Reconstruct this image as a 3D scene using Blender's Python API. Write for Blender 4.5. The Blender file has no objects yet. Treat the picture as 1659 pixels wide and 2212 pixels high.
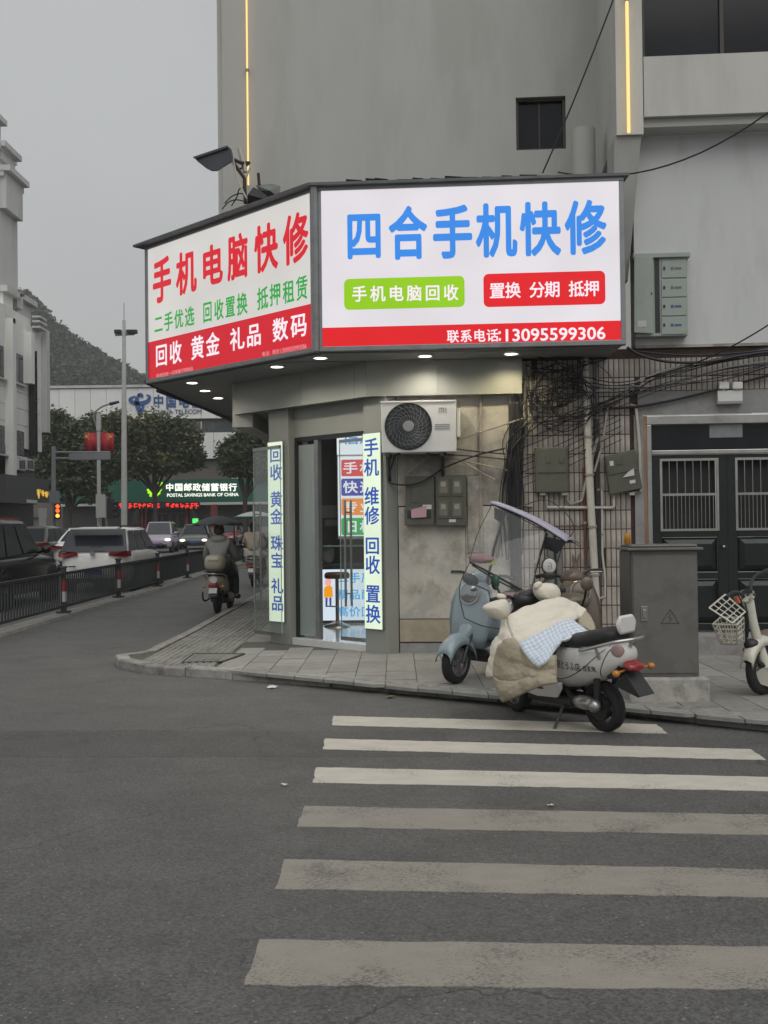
import bpy, bmesh, math, random
from mathutils import Vector, Matrix, noise
random.seed(7)
R = math.radians
sc = bpy.context.scene
col = sc.collection
# ------------------------------------------------------------------ camera
CAMZ = 1.6
FPX = 2350.0                      # focal length in pixels of a 1659 x 2212 picture
YAW, PITCH, ROLL = R(0.62), R(0.83), R(-0.65)
cam_d = bpy.data.cameras.new('camera'); cam = bpy.data.objects.new('camera', cam_d); col.objects.link(cam)
cam_d.sensor_fit = 'HORIZONTAL'; cam_d.sensor_width = 36.0; cam_d.lens = 36.0 * FPX / 1659.0
cam_d.clip_start = 0.05; cam_d.clip_end = 3000
CR = Matrix.Rotation(YAW, 3, 'Z') @ Matrix.Rotation(math.pi / 2 + PITCH, 3, 'X') @ Matrix.Rotation(ROLL, 3, 'Z')
cam.matrix_world = Matrix.Translation((0, 0, CAMZ)) @ CR.to_4x4()
sc.camera = cam
# ------------------------------------------------------------------ sky, sun, exposure
SUN_EL, SUN_AZ = R(54), R(168)    # azimuth clockwise from +Y
wd = bpy.data.worlds.new('World'); sc.world = wd; wd.use_nodes = True
nt = wd.node_tree; nt.nodes.clear()
sky = nt.nodes.new('ShaderNodeTexSky'); sky.sky_type = 'NISHITA'; sky.sun_disc = False
sky.sun_elevation = SUN_EL; sky.sun_rotation = SUN_AZ; sky.air_density = 2.0; sky.dust_density = 6.0; sky.ozone_density = 1.0
hs = nt.nodes.new('ShaderNodeHueSaturation'); hs.inputs['Saturation'].default_value = 0.10
mx = nt.nodes.new('ShaderNodeMix'); mx.data_type = 'RGBA'; mx.inputs[0].default_value = 0.88
mx.inputs[7].default_value = (4.2, 4.32, 4.36, 1)          # the even cloud layer
tcw = nt.nodes.new('ShaderNodeTexCoord'); nzw = nt.nodes.new('ShaderNodeTexNoise'); nzw.inputs['Scale'].default_value = 2.2; nzw.inputs['Detail'].default_value = 4
mrw = nt.nodes.new('ShaderNodeMapRange'); mrw.inputs[1].default_value = .3; mrw.inputs[2].default_value = .7; mrw.inputs[3].default_value = .93; mrw.inputs[4].default_value = 1.07
mxw = nt.nodes.new('ShaderNodeMix'); mxw.data_type = 'RGBA'; mxw.blend_type = 'MULTIPLY'; mxw.inputs[0].default_value = 1.0        # soft cloud tones
nt.links.new(tcw.outputs['Generated'], nzw.inputs['Vector']); nt.links.new(nzw.outputs[0], mrw.inputs[0]); nt.links.new(mrw.outputs[0], mxw.inputs[7])
bg = nt.nodes.new('ShaderNodeBackground'); bg.inputs['Strength'].default_value = 0.1
wo = nt.nodes.new('ShaderNodeOutputWorld')
nt.links.new(sky.outputs[0], hs.inputs['Color']); nt.links.new(hs.outputs[0], mx.inputs[6])
nt.links.new(mx.outputs[2], mxw.inputs[6]); nt.links.new(mxw.outputs[2], bg.inputs['Color']); nt.links.new(bg.outputs[0], wo.inputs['Surface'])
sl = bpy.data.lights.new('sun', 'SUN'); sl.energy = 1.0; sl.angle = R(60); sl.color = (1.0, 0.985, 0.955)
so = bpy.data.objects.new('sun', sl); col.objects.link(so)
sdir = Vector((math.sin(SUN_AZ) * math.cos(SUN_EL), math.cos(SUN_AZ) * math.cos(SUN_EL), math.sin(SUN_EL)))
so.rotation_euler = sdir.to_track_quat('Z', 'Y').to_euler(); so.location = (0, -5, 30)
sc.view_settings.view_transform = 'Standard'; sc.view_settings.look = 'None'
sc.view_settings.exposure = 0.22; sc.view_settings.gamma = 1.0; sc.view_settings.use_curve_mapping = False
sc.cycles.use_denoising = True
sc.cycles.max_bounces = 7; sc.cycles.transparent_max_bounces = 24; sc.cycles.transmission_bounces = 6
sc.cycles.volume_bounces = 2; sc.cycles.caustics_reflective = False; sc.cycles.caustics_refractive = False
# ------------------------------------------------------------------ pixel helpers (pixels of the 1659 x 2212 view)
CP = Vector((0, 0, CAMZ))
def ray(px, py):
    return (CR @ Vector((px - 829.5, 1106.0 - py, -FPX))).normalized()
def gz(Y): return max(0.0, (Y - 16.0) * 0.008)      # the street climbs gently away from the corner
def G(px, py, z=0.0):
    d = ray(px, py); h = z; p = None
    for i in range(12):
        t = (h - CAMZ) / d.z; p = CP + d * t; h = z + gz(p.y)
    return p
def at(px, py, Y):
    d = ray(px, py); return CP + d * (Y / d.y)
def V(*a): return Vector(a)
class Plane:
    def __init__(s, o, u):
        s.o = Vector(o); s.u = Vector(u).normalized(); s.v = Vector((0, 0, 1)); s.n = s.u.cross(s.v).normalized()
        if s.n.y > 0: s.n = -s.n
    def px(s, px, py):
        d = ray(px, py); t = (s.o - CP).dot(s.n) / d.dot(s.n); q = CP + d * t - s.o
        return q.dot(s.u), q.z
    def pt(s, a, z, off=0.0): return Vector((s.o.x, s.o.y, 0)) + s.u * a + Vector((0, 0, z + s.o.z)) + s.n * off
    def mat(s, a, z, off=0.0):
        m = Matrix.Identity(4); w = s.u.cross(s.v)     # right handed; w is the normal or its opposite
        for i, ax in enumerate((s.u, s.v, s.u.cross(s.v))):
            for j in range(3): m[j][i] = ax[j]
        m.translation = s.pt(a, z, off); return m
# ------------------------------------------------------------------ mesh builder
class MB:
    def __init__(s): s.v = []; s.f = []
    def add(s, vs, fs):
        b = len(s.v); s.v += [Vector(x) for x in vs]; s.f += [tuple(b + i for i in f) for f in fs]; return s
    def hexa(s, c):            # 8 corners: 4 bottom ring, 4 top ring
        return s.add(c, [(0, 3, 2, 1), (4, 5, 6, 7), (0, 1, 5, 4), (1, 2, 6, 5), (2, 3, 7, 6), (3, 0, 4, 7)])
    def box(s, x0, x1, y0, y1, z0, z1, M=None):
        c = [V(x0, y0, z0), V(x1, y0, z0), V(x1, y1, z0), V(x0, y1, z0), V(x0, y0, z1), V(x1, y0, z1), V(x1, y1, z1), V(x0, y1, z1)]
        if M: c = [M @ x for x in c]
        return s.hexa(c)
    def pbox(s, P, a0, a1, z0, z1, o0, o1):     # box on a Plane: along u, z, off the plane o0..o1
        c = [P.pt(a0, z0, o1), P.pt(a1, z0, o1), P.pt(a1, z0, o0), P.pt(a0, z0, o0), P.pt(a0, z1, o1), P.pt(a1, z1, o1), P.pt(a1, z1, o0), P.pt(a0, z1, o0)]
        return s.hexa(c)
    def tube(s, pts, r, n=8, cap=True, closed=False, flat=None):
        pts = [Vector(p) for p in pts]; m = len(pts); rs = r if isinstance(r, (list, tuple)) else [r] * m
        b = len(s.v); prev = None
        for i, p in enumerate(pts):
            if closed: t = pts[(i + 1) % m] - pts[i - 1]
            else: t = pts[min(i + 1, m - 1)] - pts[max(i - 1, 0)]
            t = t.normalized() if t.length > 1e-9 else V(0, 0, 1)
            if prev is None:
                a = t.cross(V(0, 0, 1)); a = a.normalized() if a.length > 1e-3 else V(1, 0, 0)
            else:
                a = prev - t * prev.dot(t); a = a.normalized() if a.length > 1e-6 else t.orthogonal().normalized()
            prev = a; c = t.cross(a)
            for k in range(n):
                th = 2 * math.pi * k / n
                s.v.append(p + (a * math.cos(th) + c * math.sin(th)) * rs[i])
        for i in range(m if closed else m - 1):
            j = (i + 1) % m
            for k in range(n):
                s.f.append((b + i * n + k, b + i * n + (k + 1) % n, b + j * n + (k + 1) % n, b + j * n + k))
        if cap and not closed:
            s.f.append(tuple(b + k for k in range(n))[::-1]); s.f.append(tuple(b + (m - 1) * n + k for k in range(n)))
        return s
    def cyl(s, p0, p1, r0, r1=None, n=14): return s.tube([p0, p1], [r0, r0 if r1 is None else r1], n)
    def lathe(s, prof, n=16, M=None, cap=True):   # profile (r, z) turned about local z
        b = len(s.v); m = len(prof)
        for (r, z) in prof:
            for k in range(n):
                th = 2 * math.pi * k / n; p = V(r * math.cos(th), r * math.sin(th), z)
                s.v.append(M @ p if M else p)
        for i in range(m - 1):
            for k in range(n):
                s.f.append((b + i * n + k, b + i * n + (k + 1) % n, b + (i + 1) * n + (k + 1) % n, b + (i + 1) * n + k))
        if cap:
            s.f.append(tuple(b + k for k in range(n))[::-1]); s.f.append(tuple(b + (m - 1) * n + k for k in range(n)))
        return s
    def prism(s, poly, M, depth):                 # polygon in local xy, z from 0 to depth
        n = len(poly); b = len(s.v)
        s.v += [M @ V(x, y, 0) for x, y in poly] + [M @ V(x, y, depth) for x, y in poly]
        s.f.append(tuple(b + i for i in range(n))[::-1]); s.f.append(tuple(b + n + i for i in range(n)))
        for i in range(n): s.f.append((b + i, b + (i + 1) % n, b + n + (i + 1) % n, b + n + i))
        return s
    def loft(s, secs, cap=True, ring=True):
        n = len(secs[0]); b = len(s.v)
        for q in secs: s.v += [Vector(p) for p in q]
        for i in range(len(secs) - 1):
            for k in range(n if ring else n - 1):
                s.f.append((b + i * n + k, b + i * n + (k + 1) % n, b + (i + 1) * n + (k + 1) % n, b + (i + 1) * n + k))
        if cap and ring:
            s.f.append(tuple(b + k for k in range(n))[::-1]); s.f.append(tuple(b + (len(secs) - 1) * n + k for k in range(n)))
        return s
    def ell(s, c, r, nu=14, nv=9, M=None):
        c = Vector(c); pr = []
        b = len(s.v)
        for j in range(nv + 1):
            ph = math.pi * j / nv
            for k in range(nu):
                th = 2 * math.pi * k / nu
                p = V(r[0] * math.sin(ph) * math.cos(th), r[1] * math.sin(ph) * math.sin(th), -r[2] * math.cos(ph))
                if M: p = M @ p
                s.v.append(c + p)
        for j in range(nv):
            for k in range(nu):
                s.f.append((b + j * nu + k, b + j * nu + (k + 1) % nu, b + (j + 1) * nu + (k + 1) % nu, b + (j + 1) * nu + k))
        return s
    def poly(s, pts): return s.add(pts, [tuple(range(len(pts)))])
    def xf(s, M): s.v = [M @ p for p in s.v]; return s
    def build(s, name, mat, parent=None, world=True, smooth=False, bevel=0, sub=0, solid=0, ang=38, merge=False, seg=2):
        off = V(0, 0, 0)
        if world and parent is not None:
            p = parent
            while p is not None: off += p.location; p = p.parent
        me = bpy.data.meshes.new(name); me.from_pydata([tuple(p - off) for p in s.v], [], s.f)
        if merge:
            bm = bmesh.new(); bm.from_mesh(me); bmesh.ops.remove_doubles(bm, verts=bm.verts, dist=1e-5)
            bmesh.ops.recalc_face_normals(bm, faces=bm.faces); bm.to_mesh(me); bm.free()
        if smooth:
            me.shade_smooth()
            if ang < 180: me.set_sharp_from_angle(angle=R(ang))
        me.materials.append(M_(mat))
        o = bpy.data.objects.new(name, me); col.objects.link(o)
        if parent is not None: o.parent = parent
        if solid:
            md = o.modifiers.new('solid', 'SOLIDIFY'); md.thickness = solid; md.offset = 0
        if bevel:
            md = o.modifiers.new('bevel', 'BEVEL'); md.width = bevel; md.segments = seg; md.limit_method = 'ANGLE'; md.angle_limit = R(40)
        if sub:
            md = o.modifiers.new('sub', 'SUBSURF'); md.levels = sub; md.render_levels = sub
        return o
def tag(o, label=None, cat=None, group=None, kind=None):
    if label: o['label'] = label
    if cat: o['category'] = cat
    if group: o['group'] = group
    if kind: o['kind'] = kind
    return o
def thing(name, label, cat, loc=(0, 0, 0), rot=None, group=None):
    o = bpy.data.objects.new(name, None); o.empty_display_size = 0.1; col.objects.link(o); o.location = loc
    if rot is not None: o.rotation_euler = rot
    return tag(o, label, cat, group)
def struct(o): o['kind'] = 'structure'; return o
def inst(src, parent, M):          # another object that shares src's mesh
    o = bpy.data.objects.new(src.name.split('.')[0], src.data); col.objects.link(o)
    if parent is not None: o.parent = parent
    o.matrix_local = M; return o
def copy_tree(o, parent=None):
    c = o.copy(); col.objects.link(c); c.parent = parent
    for ch in o.children: copy_tree(ch, c)
    return c
# ------------------------------------------------------------------ materials
MATS = {}
def M_(n): return MATS[n] if isinstance(n, str) else n
def s2l(c):
    return tuple(((x / 255) / 12.92 if x / 255 <= 0.04045 else ((x / 255 + 0.055) / 1.055) ** 2.4) for x in c)
def mat(name, colr, rough=0.6, metal=0.0, var=0.0, scale=6.0, bump=0.0, bscale=60.0, dirt=None, dscale=1.5, damt=0.5, coat=0.0, obj_var=0.0, spec=0.5, streak=False, emit=None, dirt2=None):
    """procedural principled material: colour variation by noise, a stain layer with its own shape, fine relief"""
    m = bpy.data.materials.new(name); m.use_nodes = True; t = m.node_tree; N = t.nodes; L = t.links
    b = N['Principled BSDF']; b.inputs['Roughness'].default_value = rough; b.inputs['Metallic'].default_value = metal
    b.inputs['Specular IOR Level'].default_value = spec
    if coat: b.inputs['Coat Weight'].default_value = coat; b.inputs['Coat Roughness'].default_value = 0.08
    tc = N.new('ShaderNodeTexCoord'); src = tc.outputs['Object']
    mp = N.new('ShaderNodeMapping'); L.new(src, mp.inputs[0]); src = mp.outputs[0]
    if streak: mp.inputs['Scale'].default_value = (1, 1, 0.22)
    c = None
    base = N.new('ShaderNodeRGB'); base.outputs[0].default_value = (*colr, 1); c = base.outputs[0]
    if var:
        nz = N.new('ShaderNodeTexNoise'); nz.inputs['Scale'].default_value = scale; nz.inputs['Detail'].default_value = 8; nz.inputs['Roughness'].default_value = 0.65; L.new(src, nz.inputs['Vector'])
        rp = N.new('ShaderNodeMapRange'); rp.inputs[1].default_value = 0.3; rp.inputs[2].default_value = 0.7
        rp.inputs[3].default_value = 1 - var; rp.inputs[4].default_value = 1 + var; L.new(nz.outputs[0], rp.inputs[0])
        mm = N.new('ShaderNodeMix'); mm.data_type = 'RGBA'; mm.blend_type = 'MULTIPLY'; mm.inputs[0].default_value = 1
        L.new(c, mm.inputs[6]); L.new(rp.outputs[0], mm.inputs[7]); c = mm.outputs[2]
    if obj_var:
        oi = N.new('ShaderNodeObjectInfo'); rp = N.new('ShaderNodeMapRange'); rp.inputs[3].default_value = 1 - obj_var; rp.inputs[4].default_value = 1 + obj_var
        L.new(oi.outputs['Random'], rp.inputs[0])
        mm = N.new('ShaderNodeMix'); mm.data_type = 'RGBA'; mm.blend_type = 'MULTIPLY'; mm.inputs[0].default_value = 1
        L.new(c, mm.inputs[6]); L.new(rp.outputs[0], mm.inputs[7]); c = mm.outputs[2]
    if dirt:
        nz = N.new('ShaderNodeTexNoise'); nz.inputs['Scale'].default_value = dscale; nz.inputs['Detail'].default_value = 10; nz.inputs['Roughness'].default_value = 0.7; L.new(src, nz.inputs['Vector'])
        rp = N.new('ShaderNodeMapRange'); rp.inputs[1].default_value = 0.5; rp.inputs[2].default_value = 0.72; rp.inputs[3].default_value = 0; rp.inputs[4].default_value = damt; L.new(nz.outputs[0], rp.inputs[0])
        mm = N.new('ShaderNodeMix'); mm.data_type = 'RGBA'; L.new(rp.outputs[0], mm.inputs[0]); L.new(c, mm.inputs[6]); mm.inputs[7].default_value = (*dirt, 1); c = mm.outputs[2]
    if dirt2:           # broad smudges with sharper rims: (colour, scale, amount)
        nz = N.new('ShaderNodeTexNoise'); nz.inputs['Scale'].default_value = dirt2[1]; nz.inputs['Detail'].default_value = 12; nz.inputs['Roughness'].default_value = 0.62; nz.inputs['Distortion'].default_value = 0.6
        ml = N.new('ShaderNodeMapping'); ml.inputs['Location'].default_value = (3.7, 1.9, 5.3); L.new(src, ml.inputs[0]); L.new(ml.outputs[0], nz.inputs['Vector'])
        rp = N.new('ShaderNodeMapRange'); rp.inputs[1].default_value = 0.53; rp.inputs[2].default_value = 0.60; rp.inputs[3].default_value = 0; rp.inputs[4].default_value = dirt2[2]; L.new(nz.outputs[0], rp.inputs[0])
        mm = N.new('ShaderNodeMix'); mm.data_type = 'RGBA'; L.new(rp.outputs[0], mm.inputs[0]); L.new(c, mm.inputs[6]); mm.inputs[7].default_value = (*dirt2[0], 1); c = mm.outputs[2]
    L.new(c, b.inputs['Base Color'])
    if emit: L.new(c, b.inputs['Emission Color']); b.inputs['Emission Strength'].default_value = emit
    if bump:
        nb = N.new('ShaderNodeTexNoise'); nb.inputs['Scale'].default_value = bscale; nb.inputs['Detail'].default_value = 5; L.new(tc.outputs['Object'], nb.inputs['Vector'])
        bp = N.new('ShaderNodeBump'); bp.inputs['Strength'].default_value = bump; bp.inputs['Distance'].default_value = 0.01; L.new(nb.outputs[0], bp.inputs['Height']); L.new(bp.outputs[0], b.inputs['Normal'])
    MATS[name] = m; return m
def emat(name, colr, strength=1.0, var=0.0):
    strength *= 0.84
    m = bpy.data.materials.new(name); m.use_nodes = True; t = m.node_tree; t.nodes.clear()
    e = t.nodes.new('ShaderNodeEmission'); o = t.nodes.new('ShaderNodeOutputMaterial')
    e.inputs[0].default_value = (*colr, 1); e.inputs[1].default_value = strength
    if var:      # lamps behind a diffuser never light it quite evenly
        tc = t.nodes.new('ShaderNodeTexCoord'); nz = t.nodes.new('ShaderNodeTexNoise'); nz.inputs['Scale'].default_value = 1.3; nz.inputs['Detail'].default_value = 1
        t.links.new(tc.outputs['Object'], nz.inputs['Vector']); rp = t.nodes.new('ShaderNodeMapRange'); rp.inputs[1].default_value = 0.3; rp.inputs[2].default_value = 0.7
        rp.inputs[3].default_value = strength * (1 - var); rp.inputs[4].default_value = strength * (1 + var); t.links.new(nz.outputs[0], rp.inputs[0]); t.links.new(rp.outputs[0], e.inputs[1])
    g = t.nodes.new('ShaderNodeBsdfPrincipled'); g.inputs['Base Color'].default_value = (*[x * 0.12 for x in colr], 1); g.inputs['Roughness'].default_value = 0.3
    a = t.nodes.new('ShaderNodeAddShader'); t.links.new(e.outputs[0], a.inputs[0]); t.links.new(g.outputs[0], a.inputs[1]); t.links.new(a.outputs[0], o.inputs[0])
    MATS[name] = m; return m
def gmat(name, tint=(0.9, 0.96, 0.94), refl=0.06, alpha=0.12, body=(0.6, 0.7, 0.68)):
    """thin clear sheet: see-through, with a faint tinted body and a mirror coat by Fresnel"""
    m = bpy.data.materials.new(name); m.use_nodes = True; t = m.node_tree; t.nodes.clear(); N = t.nodes; L = t.links
    o = N.new('ShaderNodeOutputMaterial'); tr = N.new('ShaderNodeBsdfTransparent'); tr.inputs[0].default_value = (*tint, 1)
    df = N.new('ShaderNodeBsdfDiffuse'); df.inputs[0].default_value = (*body, 1)
    m1 = N.new('ShaderNodeMixShader'); m1.inputs[0].default_value = alpha; L.new(tr.outputs[0], m1.inputs[1]); L.new(df.outputs[0], m1.inputs[2])
    gl = N.new('ShaderNodeBsdfGlossy'); gl.inputs['Roughness'].default_value = 0.03
    fr = N.new('ShaderNodeLayerWeight'); fr.inputs[0].default_value = 0.5
    pw = N.new('ShaderNodeMath'); pw.operation = 'POWER'; pw.inputs[1].default_value = 4.0; L.new(fr.outputs['Facing'], pw.inputs[0])
    ma = N.new('ShaderNodeMath'); ma.operation = 'MULTIPLY_ADD'; ma.inputs[1].default_value = 0.6; ma.inputs[2].default_value = refl; L.new(pw.outputs[0], ma.inputs[0])
    m2 = N.new('ShaderNodeMixShader'); L.new(ma.outputs[0], m2.inputs[0]); L.new(m1.outputs[0], m2.inputs[1]); L.new(gl.outputs[0], m2.inputs[2]); L.new(m2.outputs[0], o.inputs[0])
    MATS[name] = m; return m
# ------------------------------------------------------------------ lettering
GLY = {}
def preload(text, lat):
    """outline every character once with the built-in font"""
    jobs = []
    for key, s, off in [((c, b), c, o) for c in sorted(set(text)) for b, o in ((0, 0.0),)] + [((s, b), s, o) for s in lat for b, o in ((0, 0.0),)]:
        cu = bpy.data.curves.new('glyph', 'FONT'); cu.body = s; cu.size = 1; cu.offset = off; cu.resolution_u = 3
        ob = bpy.data.objects.new('glyph', cu); col.objects.link(ob); jobs.append((key, ob, cu))
    bpy.context.view_layer.update(); dg = bpy.context.evaluated_depsgraph_get()
    for key, ob, cu in jobs:
        me = bpy.data.meshes.new_from_object(ob.evaluated_get(dg))
        GLY[key] = ([(v.co.x, v.co.y) for v in me.vertices], [tuple(p.vertices) for p in me.polygons])
        bpy.data.meshes.remove(me)
    for key, ob, cu in jobs: bpy.data.objects.remove(ob); bpy.data.curves.remove(cu)
def glyph_into(mb, key, f, ink=None):
    """f maps the unit square (0..1, 0..1) to world; a CJK glyph fills it by its em box, other strings by their ink"""
    vs, fs = GLY[(key[0], 0)]
    if not vs: return
    if ink:
        x0 = min(v[0] for v in vs); x1 = max(v[0] for v in vs); y0 = min(v[1] for v in vs); y1 = max(v[1] for v in vs)
    else: x0, x1, y0, y1 = 0.04, 0.96, -0.09, 0.85
    rad = (0.0, 0.019, 0.030)[key[1]]; n = (0, 6, 8)[key[1]]          # heavier weights: the outline struck again a little to each side
    for k in range(n + 1):
        ox, oy = (rad * math.cos(6.2832 * k / n), rad * math.sin(6.2832 * k / n)) if k < n else (0, 0)
        mb.add([f((x + ox - x0) / (x1 - x0), (y + oy - y0) / (y1 - y0), 0.0004 * k) for x, y in vs], fs)
def char_on(P, ch, x0, x1, y0, y1, off, matn, parent, bold=1, name='character', ink=None):
    """one character in the pixel box x0..x1, y0 (top)..y1 on the plane P"""
    xm, ym = (x0 + x1) / 2, (y0 + y1) / 2
    a0 = P.px(x0, ym)[0]; a1 = P.px(x1, ym)[0]; z1 = P.px(xm, y0)[1]; z0 = P.px(xm, y1)[1]
    mb = MB(); glyph_into(mb, (ch, bold), lambda s, t, d=0: P.pt(a0 + (a1 - a0) * s, z0 + (z1 - z0) * t, off + d), ink)
    return mb.build(name, matn, parent)
# ================================================================== materials of the setting
def asphalt(name, base, crack=True, paint=None, wear=0.0):
    m = mat(name, base, rough=0.62, var=0.16, scale=2.2, dirt=tuple(x * 0.55 for x in base), dscale=0.9, damt=0.6, spec=0.35)
    t = m.node_tree; N = t.nodes; L = t.links; b = N['Principled BSDF']; c = b.inputs['Base Color'].links[0].from_socket
    tc = N.new('ShaderNodeTexCoord')
    vo = N.new('ShaderNodeTexVoronoi'); vo.inputs['Scale'].default_value = 95; L.new(tc.outputs['Object'], vo.inputs['Vector'])
    rp = N.new('ShaderNodeMapRange'); rp.inputs[1].default_value = 0.0; rp.inputs[2].default_value = 1.0; rp.inputs[3].default_value = 0.66; rp.inputs[4].default_value = 1.34
    sp = N.new('ShaderNodeSeparateColor'); L.new(vo.outputs['Color'], sp.inputs[0]); L.new(sp.outputs[0], rp.inputs[0])
    mm = N.new('ShaderNodeMix'); mm.data_type = 'RGBA'; mm.blend_type = 'MULTIPLY'; mm.inputs[0].default_value = 1; L.new(c, mm.inputs[6]); L.new(rp.outputs[0], mm.inputs[7]); c = mm.outputs[2]
    # a few pale stones in the surface
    v2 = N.new('ShaderNodeTexVoronoi'); v2.inputs['Scale'].default_value = 34; L.new(tc.outputs['Object'], v2.inputs['Vector'])
    s2 = N.new('ShaderNodeSeparateColor'); L.new(v2.outputs['Color'], s2.inputs[0])
    a = N.new('ShaderNodeMath'); a.operation = 'GREATER_THAN'; a.inputs[1].default_value = 0.84; L.new(s2.outputs[0], a.inputs[0])
    d = N.new('ShaderNodeMath'); d.operation = 'LESS_THAN'; d.inputs[1].default_value = 0.17; L.new(v2.outputs['Distance'], d.inputs[0])
    e = N.new('ShaderNodeMath'); e.operation = 'MULTIPLY'; L.new(a.outputs[0], e.inputs[0]); L.new(d.outputs[0], e.inputs[1])
    mm = N.new('ShaderNodeMix'); mm.data_type = 'RGBA'; L.new(e.outputs[0], mm.inputs[0]); L.new(c, mm.inputs[6]); mm.inputs[7].default_value = (0.26, 0.25, 0.23, 1); c = mm.outputs[2]
    if not paint:   # a few hairline cracks and old oil spots
        nw = N.new('ShaderNodeTexNoise'); nw.inputs['Scale'].default_value = 1.7; nw.inputs['Detail'].default_value = 6; L.new(tc.outputs['Object'], nw.inputs['Vector'])
        va = N.new('ShaderNodeVectorMath'); va.operation = 'MULTIPLY_ADD'; va.inputs[1].default_value = (.9, .9, 0); L.new(nw.outputs['Color'], va.inputs[0]); L.new(tc.outputs['Object'], va.inputs[2])
        ve = N.new('ShaderNodeTexVoronoi'); ve.feature = 'DISTANCE_TO_EDGE'; ve.inputs['Scale'].default_value = .42; L.new(va.outputs[0], ve.inputs['Vector'])
        lt = N.new('ShaderNodeMath'); lt.operation = 'LESS_THAN'; lt.inputs[1].default_value = .0028; L.new(ve.outputs['Distance'], lt.inputs[0])
        nm = N.new('ShaderNodeTexNoise'); nm.inputs['Scale'].default_value = .45; L.new(tc.outputs['Object'], nm.inputs['Vector']); gt = N.new('ShaderNodeMath'); gt.operation = 'GREATER_THAN'; gt.inputs[1].default_value = .53; L.new(nm.outputs[0], gt.inputs[0])
        ml = N.new('ShaderNodeMath'); ml.operation = 'MULTIPLY'; L.new(lt.outputs[0], ml.inputs[0]); L.new(gt.outputs[0], ml.inputs[1]); m7 = N.new('ShaderNodeMath'); m7.operation = 'MULTIPLY'; m7.inputs[1].default_value = .6; L.new(ml.outputs[0], m7.inputs[0])
        mm = N.new('ShaderNodeMix'); mm.data_type = 'RGBA'; L.new(m7.outputs[0], mm.inputs[0]); L.new(c, mm.inputs[6]); mm.inputs[7].default_value = (.035, .033, .03, 1); c = mm.outputs[2]
        no = N.new('ShaderNodeTexNoise'); no.inputs['Scale'].default_value = 1.15; no.inputs['Detail'].default_value = 4; L.new(tc.outputs['Object'], no.inputs['Vector']); ro = N.new('ShaderNodeMapRange'); ro.inputs[1].default_value = .66; ro.inputs[2].default_value = .74; ro.inputs[3].default_value = 0; ro.inputs[4].default_value = .45; L.new(no.outputs[0], ro.inputs[0])
        mm = N.new('ShaderNodeMix'); mm.data_type = 'RGBA'; L.new(ro.outputs[0], mm.inputs[0]); L.new(c, mm.inputs[6]); mm.inputs[7].default_value = (.05, .048, .045, 1); c = mm.outputs[2]
    if paint:       # road paint worn through to the asphalt
        nz = N.new('ShaderNodeTexNoise'); nz.inputs['Scale'].default_value = 105; nz.inputs['Detail'].default_value = 9; nz.inputs['Roughness'].default_value = 0.75
        mp = N.new('ShaderNodeMapping'); mp.inputs['Scale'].default_value = (0.6, 1.0, 1.0); L.new(tc.outputs['Object'], mp.inputs[0]); L.new(mp.outputs[0], nz.inputs['Vector'])
        n2 = N.new('ShaderNodeTexNoise'); n2.inputs['Scale'].default_value = 2.3; n2.inputs['Detail'].default_value = 5; L.new(tc.outputs['Object'], n2.inputs['Vector'])
        ad = N.new('ShaderNodeMath'); ad.operation = 'MULTIPLY_ADD'; ad.inputs[1].default_value = 0.55; L.new(n2.outputs[0], ad.inputs[0]); L.new(nz.outputs[0], ad.inputs[2])
        rp = N.new('ShaderNodeMapRange'); rp.inputs[1].default_value = 0.60 + wear; rp.inputs[2].default_value = 0.69 + wear; rp.inputs[3].default_value = 0.2; rp.inputs[4].default_value = 0.96; L.new(ad.outputs[0], rp.inputs[0])
        n3 = N.new('ShaderNodeTexNoise'); n3.inputs['Scale'].default_value = 9; n3.inputs['Detail'].default_value = 8; L.new(mp.outputs[0], n3.inputs['Vector'])
        pr = N.new('ShaderNodeMix'); pr.data_type = 'RGBA'; pr.inputs[6].default_value = (*[x * 0.8 for x in paint], 1); pr.inputs[7].default_value = (*[x * 1.18 for x in paint], 1); L.new(n3.outputs[0], pr.inputs[0])
        mm = N.new('ShaderNodeMix'); mm.data_type = 'RGBA'; L.new(rp.outputs[0], mm.inputs[0]); L.new(c, mm.inputs[6]); L.new(pr.outputs[2], mm.inputs[7]); c = mm.outputs[2]
    L.new(c, b.inputs['Base Color'])
    bp = N.new('ShaderNodeBump'); bp.inputs['Strength'].default_value = 0.5; bp.inputs['Distance'].default_value = 0.006; L.new(vo.outputs['Distance'], bp.inputs['Height']); L.new(bp.outputs[0], b.inputs['Normal'])
    return m
asphalt('asphalt', (0.104, 0.102, 0.097)); asphalt('asphalt_dark', (0.084, 0.081, 0.077))
asphalt('road_paint', (0.10, 0.097, 0.092), paint=(0.305, 0.28, 0.24), wear=0.055); asphalt('road_paint_fresh', (0.10, 0.097, 0.092), paint=(0.58, 0.54, 0.47))
mat('earth', (0.09, 0.088, 0.08), 0.9, var=0.2, scale=0.5)
mat('mortar', (0.085, 0.08, 0.072), 0.9, var=0.25, scale=8)
mat('paver', (0.255, 0.251, 0.232), 0.75, var=0.16, scale=9, bump=0.25, bscale=45, dirt=(0.17, 0.16, 0.14), dscale=2.6, damt=0.55, obj_var=0.14)
mat('tactile', (0.235, 0.230, 0.210), 0.8, var=0.2, scale=12, bump=0.3, bscale=60, dirt=(0.08, 0.075, 0.07), dscale=3, damt=0.6, obj_var=0.18)
mat('kerb', (0.28, 0.27, 0.245), 0.8, var=0.25, scale=14, bump=0.4, bscale=40, dirt=(0.055, 0.052, 0.048), dscale=4, damt=0.85, obj_var=0.15)
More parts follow.
